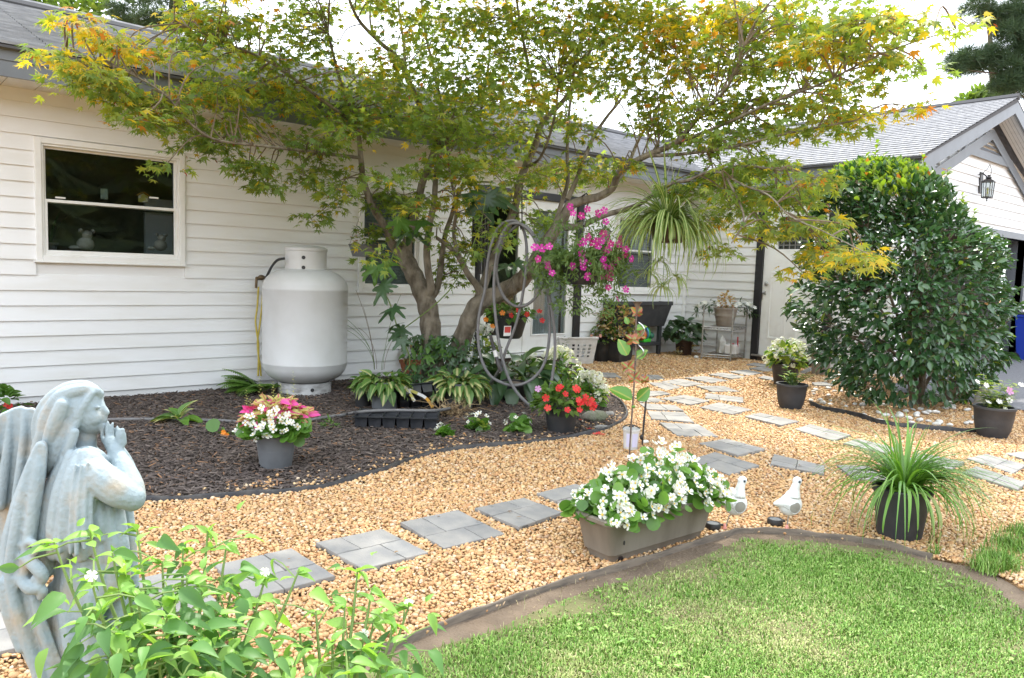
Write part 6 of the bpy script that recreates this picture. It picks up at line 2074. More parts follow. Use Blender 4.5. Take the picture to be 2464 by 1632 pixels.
for (ax, R1) in ((0, 58), (math.pi, 62)):
    for i in range(90):
        q = RN.random(); c = RH * math.cos(ax) * (16 + R1 * q * .85) * s + np.array([0, 0, (42 + 12 * math.sin(q * 2.6) - 12 * q) * s]) + NR.normal(0, 7 * s, 3)
        L.append(('lance', LM(c, RH * math.cos(ax) + NR.normal(0, .6, 3) + [0, 0, -.3], [0, 0, 1], RN.uniform(.06, .1)), 'dark_leaf', 'leaf'))
    for i in range(8):
        q = RN.random(); c = RH * math.cos(ax) * (20 + R1 * q * .8) * s + np.array([0, 0, (50 + 12 * math.sin(q * 2.6) - 10 * q) * s]) - FH * 10 * s
        n_ = unit(-FH + NR.normal(0, .4, 3) + [0, 0, .6])
        L.append(('flower5', LM(c, unit(np.cross(n_, rvec())), n_, RN.uniform(.055, .07)), 'petal_white', 'flower'))
L += dome(110, 24 * s, 44 * s, 44 * s, lambda i: ('ovate', 'coleus_copper', 'leaf'), (.04, .06))
scatter(r_, L, 70)
zb2 = ez + (866 - 852) * sr + .008
jp = k0 + (k2 - k0) * .45
jug = thing('plastic_jug', 'translucent white plastic jug on the lower rack shelf', 'jug', (jp[0], jp[1], zb2), .3)
MB().lathe([(0, 0), (.075, 0), (.08, .01), (.08, .17), (.07, .19), (.03, .225), (.028, .25), (0, .25)], 4, sx=1.0, sy=.8).build('body', 'plastic_clear', jug, bevel=.012)
MB().tube([(.03, 0, .23), (.085, 0, .21), (.09, 0, .13), (.075, 0, .10)], .009, 6).build('handle', 'plastic_clear', jug, smooth=60)
jp = k1 + (k2 - k1) * .5 + (k0 - k1) * .2
tub = thing('plastic_tub', 'low white plastic tub with a red handle on the rack', 'tub', (jp[0], jp[1], zb2), .4)
MB().prism([(-.12, -.08), (.12, -.08), (.12, .08), (-.12, .08)], 0, .13).build('body', 'plastic_white', tub, bevel=.01)
MB().tube([(-.22, -.06, .155), (-.1, -.02, .15), (.02, 0, .14)], .008, 6).build('red_handle', 'red_tool', tub)
pp = k1 + (k2 - k1) * .45
hd = thing('hand_tool', 'red handled garden tool hanging from the rack shelf', 'garden tool', (pp[0], pp[1], ez + (866 - 800) * sr))
MB().tube([(0, 0, .0), (0, 0, -.14)], .004, 6).build('shaft', 'steel_dull', hd)
MB().tube([(0, 0, -.05), (0.005, 0, -.19)], .011, 6).build('grip', 'red_tool', hd)
o = MB().ball((0, 0, .02), (.04, .03, .025), 10, 7).build('white_stone', 'white_stone', smooth=60, label='single white stone lying on gravel before the wire rack', category='stone'); o.location = G(1675, 863)

# ---- pots round the crossing on the right
RIGHT = 'pots standing around the camellia bed'
def round_pot(root, rt, h, m='pot_black'):
    prof = [(0, 0), (rt * .55, 0), (rt * .70, .02 * h), (rt * .84, .22 * h), (rt * .94, .55 * h), (rt, .9 * h), (rt + .008, .93 * h), (rt + .008, h), (rt - .012, h), (rt * .9, .8 * h), (0, .8 * h)]
    MB().lathe(prof, 30).build('pot', m, root, smooth=45)
    MB().lathe([(0, h * .86), (rt - .014, h * .85)], 30).build('soil', 'soil_dark', root)


p = set_down(1899, 932, .15); s = mpp(p)
r_ = thing('potted_hydrangea', 'tall dark pot of cream white panicle flowers, left of the camellia', 'potted plant', p, 0, RIGHT)
ring_pot(r_, 25 * s, 32 * s, 52 * s, 'pot_black')
stalks(r_, 12, 38 * s, 44 * s, 50 * s, .004)
scatter(r_, dome(170, 46 * s, 52 * s, 58 * s, lambda i: ('ovate', ['lime_leaf', 'mid_leaf', 'lime_leaf'][i % 3], 'leaf'), (.06, .10), e0=-.3), 50)
fl = []
for i in range(34):
    a = RN.uniform(0, 6.28); e = RN.uniform(-.25, 1.3)
    c = np.array([math.cos(a) * math.cos(e) * 50 * s, math.sin(a) * math.cos(e) * 50 * s, 60 * s + 52 * s * math.sin(e)])
    for j in range(9):
        n_ = rvec(); fl.append(('begonia', LM(c + n_ * .022, unit(np.cross(n_, rvec())), n_, .030), 'petal_cream' if j % 2 else 'petal_white', 'floret'))
scatter(r_, fl, 90, stuff='florets')
p = set_down(1915, 989, .14); s = mpp(p)
r_ = thing('potted_shrub', 'small green shrub in a rounded matte black pot in front', 'potted plant', p, 0, RIGHT)
round_pot(r_, 35 * s, 60 * s, 'planter_dark')
b = MB(); L = []
for (dx, dz, k) in ((-18, 62, 20), (-6, 40, 16), (10, 36, 16), (28, 34, 14), (-24, 30, 12), (46, 40, 10), (4, 26, 14)):
    e = RH * dx * s + np.array([0, 0, (56 + dz * .72) * s]) + FH * RN.uniform(-12, 8) * s
    b.tube([(0, 0, 50 * s), e * .5 + np.array([0, 0, 28 * s]), e], [.004, .003, .002], 5)
    for i in range(k):
        q = np.array([0, 0, 50 * s]) + (e - np.array([0, 0, 50 * s])) * (.35 + .65 * i / k)
        a = RN.uniform(0, 6.28)
        L.append(('lance', LM(q, (math.cos(a), math.sin(a), .45), (0, 0, 1), RN.uniform(.05, .08), 1.3), ['mid_leaf', 'lime_leaf', 'mid_leaf'][i % 3], 'leaf'))
b.build('stems', 'green_stem', r_)
scatter(r_, L, 60)
p = set_down(1987, 906, .17); s = mpp(p)
r_ = thing('potted_plant', 'faceted taupe planter with drooping dark foliage by the entry door', 'potted plant', p, 0, RIGHT)
MB().lathe([(0, 0), (20 * s, 0), (24 * s, 48 * s), (26 * s, 49 * s), (26 * s, 53 * s), (22 * s, 53 * s), (21 * s, 44 * s), (0, 44 * s)], 8).build('pot', 'pot_taupe', r_)
scatter(r_, dome(90, 34 * s, 26 * s, 52 * s, ('ovate', 'dark_leaf', 'leaf'), (.07, .1), e0=-.5), 30)
p = set_down(2070, 937, .15); s = mpp(p)
r_ = thing('potted_plant', 'dark pot half hidden under the left side of the camellia', 'potted plant', p, 0, RIGHT)
round_pot(r_, 32 * s, 42 * s, 'pot_black')
scatter(r_, dome(60, 36 * s, 40 * s, 40 * s, ('ovate', 'impatiens_leaf', 'leaf'), (.05, .08)), 16)
p = set_down(2310, 970, .13); s = mpp(p)
r_ = thing('potted_plant', 'brownish pot with trailing leaves behind the right side of the camellia', 'potted plant', p, 0, RIGHT)
ring_pot(r_, 25 * s, 36 * s, 46 * s, 'pot_taupe')
scatter(r_, dome(70, 36 * s, 26 * s, 46 * s, lambda i: ('ovate', 'dark_leaf' if i % 4 else 'lime_leaf', 'leaf'), (.05, .08), e0=-.5), 24)
p = set_down(2420, 1062, .17); s = mpp(p)
r_ = thing('potted_petunias', 'rounded black pot of petunias and feathery greens at right edge', 'potted plant', p, 0, RIGHT)
round_pot(r_, 44 * s, 74 * s, 'planter_dark')
L = []; b = MB()
for (dx, dz, k) in ((-26, 76, 30), (-30, 46, 20), (-12, 34, 16), (10, 40, 18), (28, 50, 20), (44, 66, 26), (36, 30, 16), (-48, 40, 16), (0, 24, 14), (20, 70, 14)):
    e = RH * dx * s + np.array([0, 0, (66 + dz) * s]) + FH * RN.uniform(-16, 10) * s
    b.tube([(0, 0, 60 * s), e * .6 + np.array([0, 0, 28 * s]), e], [.003, .002, .0015], 5)
    for i in range(2 * k):
        q = np.array([0, 0, 62 * s]) + (e - np.array([0, 0, 62 * s])) * (.25 + .75 * (i % k) / k) + NR.normal(0, .012, 3)
        a = RN.uniform(0, 6.28)
        L.append(('lance', LM(q, (math.cos(a), math.sin(a), .2), (0, 0, 1), RN.uniform(.045, .075), 1.2), ['lime_leaf', 'mid_leaf', 'lime_leaf'][i % 3], 'leaf'))
b.build('stems', 'green_stem', r_)
for (dx, dz, m_, sz) in ((18, 92, 'petal_lilac', .075), (-38, 104, 'petal_white', .05), (-30, 64, 'petal_white', .055), (-4, 66, 'petal_white', .055), (20, 70, 'petal_white', .055), (44, 108, 'petal_white', .05), (-60, 112, 'petal_white', .05), (12, 50, 'petal_cream', .04)):
    n_ = unit(-FH + np.array([0, 0, .9]) + NR.normal(0, .2, 3)); c = RH * dx * s + np.array([0, 0, (22 + dz) * s]) - FH * 20 * s
    L.append(('flower5', LM(c, unit(np.cross(n_, rvec())), n_, sz), m_, 'flower'))
scatter(r_, L, 70)
rp_ = set_down(2372, 992, .08); s = mpp(rp_)
rb = thing('rabbit_statue', 'small weathered grey rabbit statue behind the right black pot', 'statue', rp_, AZ_CAM + .6)
b = MB(); b.ball((0, 0, 24 * s), (17 * s, 15 * s, 26 * s)).ball((4 * s, 0, 50 * s), (13 * s, 11 * s, 12 * s)).ball((12 * s, 0, 14 * s), (12 * s, 16 * s, 13 * s)).ball((16 * s, 0, 48 * s), (6 * s, 6 * s, 5 * s))
b.build('body', 'stone_grey', rb, smooth=60)
for sg in (-1, 1):
    MB().ball((-4 * s, sg * 5 * s, 66 * s), (4 * s, 3 * s, 12 * s)).build('ear', 'stone_grey', rb, smooth=60)

# ---- grass-like plant in the black nursery pot
p = set_down(2205, 1316, .16); s = mpp(p)
cg = thing('potted_grass', 'black nursery pot of long drooping strappy green leaves on gravel', 'potted plant', p)
ring_pot(cg, 50 * s, 62 * s, 118 * s, 'planter_dark', .012, soil=.9)
zt_ = 112 * s
sp = []
for i in range(360):
    a = RN.uniform(0, 6.283)
    if RN.random() < .3: a = AZ_R + RN.gauss(0, .5)
    elif abs((a - AZ_CAM + math.pi) % (2 * math.pi) - math.pi) < .8 and RN.random() < .55: a += math.pi
    L_ = RN.uniform(.28, .58); rise = RN.uniform(.6, 1.5); dr = RN.uniform(1.3, 3.0)
    if i < 14: rise, dr, L_ = RN.uniform(1.35, 1.55), RN.uniform(.05, .5), RN.uniform(.25, .40)
    sp.append((arch(a, L_, rise, dr, RN.uniform(0, .6) * 50 * s, zt_, 9, .12), RN.uniform(.0035, .0066), 0))
for i in range(10):
    a = AZ_CAM + RN.gauss(0, .6)
    sp.insert(i * 3, (arch(a, RN.uniform(.30, .42), RN.uniform(.5, .9), RN.uniform(2.6, 3.2), 52 * s, zt_, 9, .1), RN.uniform(.006, .0095), 1 if i % 3 == 0 else 0))
straps(cg, sp, 240, ['strap_green', 'strap_pale'])

# ---- begonia trough
t0 = G(1470, 1360); t1 = G(1698, 1291)
ax = unit((t1 - t0) * np.array([1, 1, 0])); Ln = np.linalg.norm((t1 - t0)[:2])
ay = np.array([-ax[1], ax[0], 0])
s = mpp((t0 + t1) / 2)
h_t = .19
tr_ = thing('flower_trough', 'long weathered taupe trough overflowing with white begonias', 'planter', ((t0 + t1) / 2 + ay * .085), math.atan2(ax[1], ax[0]))
hw = Ln / 2
def rr_(w, d, r=.03):
    o = []
    for (sx_, sy_, a0) in ((1, -1, -90), (1, 1, 0), (-1, 1, 90), (-1, -1, 180)):
        for k in range(4):
            a = rad(a0 + k * 30)
            o.append((sx_ * (w - r) + r * math.cos(a), sy_ * (d - r) + r * math.sin(a)))
    return o
rings = [(hw - .012, .072, 0.0), (hw - .004, .082, .03), (hw - .002, .084, .032), (hw + .004, .087, .034), (hw + .03, .104, h_t - .03), (hw + .034, .106, h_t - .026), (hw + .046, .118, h_t - .02), (hw + .048, .12, h_t - .004), (hw + .042, .114, h_t), (hw + .03, .102, h_t), (hw + .022, .096, h_t - .04)]
b = MB()
V_ = []
for (w, d, z) in rings: V_ += [(x, y, z) for x, y in rr_(w, d)]
n_ = 16
b.add(V_, [tuple(range(n_))[::-1]] + [(k * n_ + i, k * n_ + (i + 1) % n_, (k + 1) * n_ + (i + 1) % n_, (k + 1) * n_ + i) for k in range(len(rings) - 1) for i in range(n_)] + [tuple((len(rings) - 1) * n_ + i for i in range(n_))])
b.build('trough_body', 'trough', tr_, smooth=40)
b = MB(); b.add([(-hw + .04, -.0815, .004), (-hw + .075, -.0815, .004), (-hw + .07, -.0825, .022), (-hw + .05, -.0830, .026)], [(0, 1, 2, 3)])
b.build('drain_notch', 'eye_black', tr_)
o = MB().lathe([(0, 0), (.006, 0), (.006, .003), (0, .003)], 8, sx=.6, sy=1.6).build('drain_plug', 'rubber_black', tr_); o.location = (-hw + .06, -.0965, .085); o.rotation_euler = (rad(90), 0, 0)
MB().add([(x, y, h_t - .035) for x, y in rr_(hw + .02, .09)], [tuple(range(16))]).build('soil', 'soil_dark', tr_)
L = []
def hump(u): return .20 + .05 * math.sin(u * 2.3 + 1.0) + .02 * math.sin(u * 7)
for i in range(620):
    u = RN.uniform(-1.12, 1.1); v = RN.uniform(-1, 1)
    H_ = hump(u) * math.sqrt(max(0.02, 1 - (u / 1.2) ** 4)) * (1 - .5 * v * v)
    f = RN.uniform(.15, 1)
    c = np.array([u * (hw + .015), v * .15, h_t - .03 + H_ * f])
    d = unit(np.array([u * .5, v * 1.1, -.05]) + NR.normal(0, .55, 3))
    L.append(('round', LM(c, d, unit(np.array([u * .3, v * .6 - .35, .8]) + NR.normal(0, .35, 3)), RN.uniform(.035, .062)), 'begonia_leaf', 'leaf'))
for i in range(185):
    u = RN.uniform(-1.15, 1.12); v = RN.choice([-1, -1, 1]) * RN.random() ** .7
    H_ = hump(u) * math.sqrt(max(0.02, 1 - (u / 1.22) ** 4)) * (1 - .5 * v * v)
    f = RN.uniform(.75, 1.08) if RN.random() < .75 else RN.uniform(.3, .75)
    c = np.array([u * (hw + .02), v * .15 - (.03 if f < .75 else 0), h_t - .02 + H_ * f])
    if f < .75: c[1] = -.15 - .02 * RN.random()
    for j in range(RN.choice([1, 1, 2, 2, 3])):
        n2 = unit(np.array([u * .3, v * .5 - .6, .7]) + NR.normal(0, .4, 3))
        cc = c + NR.normal(0, .011, 3)
        sz = RN.uniform(.030, .047)
        y = unit(np.cross(n2, rvec()))
        L.append(('begonia', LM(cc, y, n2, sz), 'petal_white', 'flower'))
        L.append(('dot', LM(cc + n2 * .004, y, n2, sz * .26), 'stamen', 'flower_centre'))
stalks(tr_, 26, .16, .2, h_t, .003)
scatter(tr_, L, 290)

# ---- white bird ornaments
def bird(px, py, bx, by, label, flip=0.0):
    """(px, py): foot of the rod; (bx, by): middle of the body."""
    p = G(px, py); s = mpp(p)
    r_ = thing('bird_ornament', label, 'garden ornament', p, AZ_R)
    zc = (py - by) * s
    dx = (bx - px) * s
    M = .66 * s
    b = MB()
    b.ball((dx, 0, zc), (44 * M, 25 * M, 42 * M), 18, 12)
    b.ball((dx + 6 * M, 0, zc + 26 * M), (30 * M, 18 * M, 32 * M), 14, 10)
    b.tube([(dx + 10 * M, 0, zc + 30 * M), (dx + 14 * M, 0, zc + 60 * M), (dx + 19 * M, 0, zc + 84 * M)], [26 * M, 17 * M, 13.5 * M], 14)
    b.ball((dx + 20 * M, 0, zc + 88 * M), (17.5 * M, 13.5 * M, 17 * M), 14, 10)
    b.tube([(dx - 15 * M, 0, zc + 6 * M), (dx - 45 * M, 0, zc + 3 * M), (dx - 62 * M, 0, zc + 1 * M)], [28 * M, 14 * M, 4 * M], 10)
    o = b.build('body', 'ceramic_white', r_)
    md = o.modifiers.new('skin', 'REMESH'); md.mode = 'VOXEL'; md.voxel_size = .0032; md.use_smooth_shade = True
    sm = o.modifiers.new('smooth', 'SMOOTH'); sm.iterations = 5; sm.factor = .5
    a = MB()
    def skin(u, w, o):                          # a point o proud of the body's near side
        return (dx + u * M, -25 * M * math.sqrt(max(.02, 1 - (u / 44) ** 2 - (w / 42) ** 2)) - o * M, zc + w * M)
    tor = [skin(11 + 21 * math.cos(t), -5 + 22 * math.sin(t), .4) for t in np.linspace(0, 6.283, 22, endpoint=False)]
    a.tube(tor, 1.5 * M, 6, closed=True)
    a.build('bowl_rim', 'ceramic_white', r_, smooth=60)
    r1_ = [skin(11 + 12 * math.cos(t), -5 + 13 * math.sin(t), .9) for t in np.linspace(0, 6.283, 22, endpoint=False)]
    bw = MB(); bw.add([skin(11, -5, .7)] + r1_ + [skin(11 + 21 * math.cos(t), -5 + 22 * math.sin(t), .9) for t in np.linspace(0, 6.283, 22, endpoint=False)], [(0, 1 + i, 1 + (i + 1) % 22) for i in range(22)] + [(1 + i, 23 + i, 23 + (i + 1) % 22, 1 + (i + 1) % 22) for i in range(22)])
    bw.build('bowl', 'bowl_grey', r_, smooth=70)
    w = MB(); up_ = [(20, 26), (6, 27), (-10, 23), (-26, 15), (-40, 6)]; lo_ = [(24, 19), (6, 18 - flip), (-12, 10 - flip), (-28, 3), (-41, 4)]
    vs = [skin(*q, 1.6) for q in up_] + [skin(*q, 2.2) for q in lo_]
    w.add(vs, [(i, i + 5, i + 6, i + 1) for i in range(4)])
    w.build('wing', 'ceramic_white', r_, smooth=85)
    MB().tube([skin(*q, 2.2) for q in lo_] + [(dx - 60 * M, -3 * M, zc + 2 * M)], 1.1 * M, 5).build('wing_edge', 'ceramic_edge', r_)
    MB().tube([skin(-12, -12, .5), skin(-28, -3, .5), (dx - 52 * M, -5 * M, zc - 5 * M)], 1.2 * M, 5).build('tail_line', 'ceramic_edge', r_)
    for sg in (-1, 1):
        MB().ball((dx + 24 * M, sg * 12.3 * M, zc + 89 * M), (5.6 * M, 1.6 * M, 6 * M), 10, 7).build('eye_ring', 'eye_ring', r_, smooth=60)
        MB().ball((dx + 24.5 * M, sg * 13.6 * M, zc + 89 * M), (3.2 * M, 1.4 * M, 3.6 * M), 10, 7).build('eye', 'eye_black', r_, smooth=60)
    MB().lathe([(8.5 * M, 0), (7 * M, 8 * M), (4 * M, 16 * M), (0, 20 * M)], 10, (0, 0, 0)).build('beak', 'salmon', r_, smooth=50)
    bo = r_.children[-1]; bo.location = (dx + 36 * M, 0, zc + 92 * M); bo.rotation_euler = (0, rad(55), 0)
    MB().tube([(dx + 31 * M, 0, zc + 84 * M), (dx + 35 * M, 0, zc + 91 * M), (dx + 34 * M, 0, zc + 97 * M)], [3 * M, 5.5 * M, 2 * M], 8).build('beak_base', 'eye_black', r_, smooth=60)
    MB().tube([(0, 0, -.02), (dx * .4, 0, zc * .5), (dx, 0, zc - 30 * M)], .0032, 6).build('rod', 'steel_dull', r_)
    MB().ball((dx, 0, zc - 38 * M), (12 * M, 8 * M, 3 * M), 8, 6).build('feet', 'salmon', r_, smooth=60)
    return r_


bird(1743, 1272, 1766, 1211, 'left white ceramic bird ornament with round bowl, next to the trough')
bird(1893, 1274, 1897, 1213, 'right white ceramic bird ornament with straight wing edge, standing alone', 7)
for (px, py, lab) in ((1718, 1276, 'round black solar disc on gravel below the left bird'), (1868, 1266, 'round black solar disc on gravel below the right bird')):
    p = G(px, py); s = mpp(p)
    r_ = thing('solar_light', lab, 'solar light', p + FH * .02, AZ_R)
    MB().lathe([(0, 0), (15 * s, 0), (18.5 * s, 4 * s), (18.5 * s, 13 * s), (17 * s, 15 * s), (14.5 * s, 15.2 * s), (14 * s, 14 * s), (0, 14 * s)], 26).build('housing', 'rubber_black', r_, smooth=40)
    MB().lathe([(13.6 * s, 14.4 * s), (0, 14.9 * s)], 26).build('solar_cell', 'pot_grey', r_)
    MB().box((16 * s, -3 * s, 8 * s), (24 * s, 3 * s, 13 * s)).build('clip', 'rubber_black', r_, bevel=.002)

# ---- butterfly stake, measuring bucket, thin hook
p = G(1513, 1110); dsk = depth(p); s = dsk / F
st = thing('garden_stake', 'tall rusty garden stake with metal butterflies and coloured leaves', 'garden ornament', p)
O = np.array(st.location)
def K(px, py, dd=0.0): return D(px, py, dsk + dd) - O
MB().tube([K(1513, 1114), K(1519, 1020), K(1525, 940), K(1530, 850), K(1531, 760)], .0055, 7).build('pole', 'brown_iron', st, smooth=60)
MB().lathe([(.004, 0), (.007, .04), (.02, .085), (.034, .10), (.030, .10), (.006, .06), (0, .06)], 14, K(1532, 760) + np.array([0, 0, -.01])).build('trumpet_top', 'brown_iron', st, smooth=50)
def wing(c, tilt_px, w, h, m_, face, nm):
    pass
items = []
def K_leaf(x, y, tx, ty, m_, nm, t='ovate', wid=1.15):
    a, e = K(x, y), K(tx, ty, RN.uniform(-.03, .03))
    n_ = unit(-FW + NR.normal(0, .35, 3))
    return (t, LM(a, e - a, n_, np.linalg.norm(e - a), wid), m_, nm)
for l in [(1509, 855, 1489, 815, 'metal_leaf', 'leaf'), (1530, 862, 1558, 841, 'metal_leaf', 'leaf'), (1530, 792, 1556, 784, 'metal_leaf', 'leaf'), (1512, 780, 1504, 762, 'metal_leaf', 'leaf')]:
    items.append(K_leaf(*l))
items.append(K_leaf(1520, 962, 1466, 929, 'metal_leaf', 'leaf', wid=1.05)); items.append(K_leaf(1533, 962, 1566, 933, 'metal_leaf', 'leaf', wid=1.2))
for (x, y, S_) in ((1533, 752, .9), (1522, 818, 1.0), (1541, 806, .9), (1512, 885, 1.0), (1526, 912, 1.0), (1551, 915, .7)):
    for (dx, dy) in ((-16, -14), (-14, 10), (14, -16), (16, 8)):
        items.append(K_leaf(x, y, x + dx * S_, y + dy * S_, 'metal_wing', 'butterfly_wing', wid=1.2))
for l in [(1489, 815, 1487, 805), (1558, 841, 1566, 834)]:
    pass
scatter(st, items, len(items))
for (x, y, x2, y2) in ((1533, 776, 1528, 826), (1531, 830, 1528, 868)):
    P = spline([K(x + 4, y, 0), K(x + 15, y + 10, -.02), K(x + 16, y + 24, -.02), K(x2, y2, 0)], 5)
    MB().tube(P, .005, 6).build('spiral', 'metal', st, smooth=60)
MB().ball(K(1524, 979), (.014, .014, .01), 8, 6).build('green_collar', 'metal_leaf', st, smooth=60)

p = set_down(1517, 1080, .0); s = mpp(p)
bu = thing('measuring_bucket', 'small translucent white bucket with lavender label on gravel', 'bucket', p)
rt_, h_b = 20 * s, 50 * s
MB().lathe([(0, 0), (rt_ * .84, 0), (rt_ * .86, .004), (rt_ * .97, h_b * .9), (rt_ * 1.06, h_b * .9), (rt_ * 1.06, h_b), (rt_ * .95, h_b), (rt_ * .8, .01), (0, .01)], 26).build('body', 'plastic_clear', bu, smooth=40)
b = MB()
for i in range(8):
    a0 = AZ_CAM - .75 + i * .19; a1 = a0 + .19
    if i == 3: continue
    r0_, r1_ = rt_ * .885 + .002, rt_ * .955 + .002
    b.add([(r0_ * math.cos(a0), r0_ * math.sin(a0), h_b * .15), (r0_ * math.cos(a1), r0_ * math.sin(a1), h_b * .15), (r1_ * math.cos(a1), r1_ * math.sin(a1), h_b * .8), (r1_ * math.cos(a0), r1_ * math.sin(a0), h_b * .8)], [(0, 1, 2, 3)])
b.build('label', 'lavender_print', bu)
MB().tube([(rt_ * math.cos(a), rt_ * math.sin(a), h_b + .028 * math.sin((a - AZ_R) / 1.0) ** 2 * .5) for a in np.linspace(AZ_R, AZ_R + math.pi, 10)], .004, 5).ball((0, 0, h_b + .014), (.03, .012, .008)).build('handle', 'rubber_black', bu)
p = G(1545, 1072); s = mpp(p)
hk = thing('garden_stake', 'thin dark bent iron stake right behind the white bucket', 'garden ornament', p)
O = np.array(hk.location); dd_ = depth(p)
def K2(px, py): return D(px, py, dd_) - O
MB().tube([K2(1545, 1074), K2(1549, 1020), K2(1555, 960), K2(1558, 930)], [.006, .008, .007, .004], 6).build('rod', 'black_iron', hk, smooth=60)
MB().ball(K2(1544, 1052), (.016, .012, .02), 8, 6).build('clamp', 'black_iron', hk, smooth=60)
for (x, y, tx, ty) in ((1552, 922, 1546, 900), (1553, 924, 1556, 893)):
    V, T, U = ribbon([K2(x, y), K2((x + tx) / 2 - 4, (y + ty) / 2), K2(tx, ty)], .014)
    obj('rusty_leaf', np_mesh('rusty_leaf', V, T, ['metal_wing'], None, True, U), hk)
o = MB().ball((0, 0, .008), (.03, .02, .014), 9, 6).build('white_stone', 'white_stone', smooth=60, label='pale stone on gravel beside the thin dark stake', category='stone'); o.location = G(1553, 1066)

pl_ = [D(x, y, 13) for x, y in spline([(1880, 232), (1960, 244), (2040, 254), (2130, 260), (2240, 258)], 4)]
r_ = thing('power_line', 'thin dark cable sagging above the garage roof, seen through maple leaves', 'cable', pl_[0])
MB().tube([q - pl_[0] for q in pl_], .008, 5).build('cable', 'rubber_black', r_)

# ------------------------------------------------------------------ in the mulch bed
BED = 'pots standing in the mulch bed'
p = set_down(648, 1136, .12); s = mpp(p)
r_ = thing('potted_coleus', 'grey pot of pink and yellow coleus above white begonias', 'potted plant', p, 0, BED)
ring_pot(r_, 37 * s, 47 * s, 80 * s, 'pot_grey', .006, soil=.92)
stalks(r_, 20, 70 * s, 95 * s, 78 * s, .003)
L = []
FR = -FH * 1.0
for i in range(150):                             # begonias in front
    a = AZ_CAM + RN.uniform(-1.7, 1.7); e = RN.uniform(-.1, .8)
    c = np.array([math.cos(a) * math.cos(e) * 72 * s, math.sin(a) * math.cos(e) * 72 * s, 88 * s + 50 * s * math.sin(e)]) * np.array([RN.uniform(.75, 1)] * 2 + [1])
    L.append(('round', LM(c, unit(np.array([math.cos(a), math.sin(a), -.1]) + NR.normal(0, .5, 3)), unit(-FH * .5 + np.array([0, 0, .8]) + NR.normal(0, .3, 3)), RN.uniform(.05, .075)), 'begonia_leaf', 'leaf'))
for (dx, dz) in ((-80, 26), (-78, 8), (-40, 54), (-34, 38), (-27, 36), (-12, 30), (-8, 40), (-30, 22), (-22, 10), (0, 16), (4, 12), (14, 60), (20, 48), (24, 66), (30, 50), (50, 42), (58, 36), (46, 56), (20, 28), (42, 18), (-62, 0), (-6, 74), (62, 28), (12, 34)):
    c = RH * dx * s + np.array([0, 0, (84 + dz * .95) * s]) - FH * math.sqrt(max(100, 84 ** 2 - dx * dx)) * s * .95
    for j in range(2):
        n2 = unit(-FH + np.array([0, 0, .5]) + NR.normal(0, .4, 3)); cc = c + NR.normal(0, .010, 3); y = unit(np.cross(n2, rvec())); sz = RN.uniform(.03, .045)
        L.append(('begonia', LM(cc, y, n2, sz), 'petal_white', 'flower')); L.append(('dot', LM(cc + n2 * .004, y, n2, sz * .25), 'stamen', 'flower_centre'))
for i in range(260):                             # coleus behind and above
    a = RN.uniform(0, 6.28); q = RN.random() ** .6
    c = np.array([math.cos(a) * 78 * s * q, math.sin(a) * 55 * s * q, 0]) + FH * 12 * s + np.array([0, 0, (118 + 46 * (1 - q * q) * RN.uniform(.5, 1) + RN.uniform(-14, 6)) * s])
    pink = RN.random() < .15
    L.append(('ovate', LM(c, unit(np.array([math.cos(a), math.sin(a), .1]) + NR.normal(0, .5, 3)), unit(np.array([0, 0, 1]) - FH * .6 + NR.normal(0, .3, 3)), RN.uniform(.055, .08) if pink else RN.uniform(.045, .07)), 'coleus_pink' if pink else 'coleus', 'leaf'))
for (dx, h0, h1) in ((-76, 120, 182), (-44, 130, 214), (-12, 140, 205), (6, 140, 200), (36, 140, 232), (22, 140, 186), (70, 100, 132), (-66, 120, 160)):
    for k in range(26):
        q = k / 25; a = k * 2.4
        c = RH * (dx + 2 * math.sin(q * 3)) * s + FH * 10 * s + np.array([0, 0, (h0 + (h1 - h0) * q) * s])
        L.append(('lance', LM(c, (math.cos(a), math.sin(a), .5), (0, 0, 1), .022 * (1.2 - .7 * q), 1.8), 'coleus_spike', 'spike_leaf'))
scatter(r_, L, 210)

p = set_down(1352, 1049, .15); s = mpp(p)
r_ = thing('potted_impatiens', 'ribbed black pot of red impatiens at the bed tip', 'potted plant', p, 0, BED)
ring_pot(r_, 31 * s, 41 * s, 66 * s, 'pot_black', .006, rings=True, soil=.92)
stalks(r_, 18, 60 * s, 50 * s, 64 * s, .004)
L = dome(430, 78 * s, 58 * s, 66 * s, lambda i: ('ovate', 'impatiens_leaf', 'leaf'), (.04, .065), e0=-.25, sx=1, sy=.9, shell=.55)
for (dx, dz) in ((-42, 30), (-37, 6), (2, 42), (8, 4), (34, 28), (50, 34), (36, 4), (46, 24), (66, 24), (72, 12), (26, 56), (30, 52), (60, 18), (-10, 58), (-14, 54), (38, 20), (70, 6), (-60, 48)):
    c = RH * dx * s + np.array([0, 0, (64 + dz * .95) * s]) - FH * math.sqrt(max(64, 84 ** 2 - dx * dx - (dz * .6) ** 2)) * s
    n2 = unit(-FH + np.array([0, 0, .45]) + NR.normal(0, .25, 3)); y = unit(np.cross(n2, rvec()))
    L.append(('flower5', LM(c, y, n2, RN.uniform(.05, .064)), 'petal_red' if dx > -55 else 'petal_lilac', 'flower'))
scatter(r_, L, 130)
for (x, y) in ((1418, 1036), (1431, 1049), (1450, 1050), (1398, 1014), (1440, 1047)):
    o = obj('fallen_petal', piece_mesh('flower5', 'petal_red', 'fallen_petal'), None, 'fallen red impatiens blossom on the dark mulch at the bed tip', 'petal', 'fallen red blossoms')
    q = G(x, y); o.matrix_world = to_matrix(LM(q + np.array([0, 0, .012]), rvec() * [1, 1, .2], [0, 0, 1], .045))


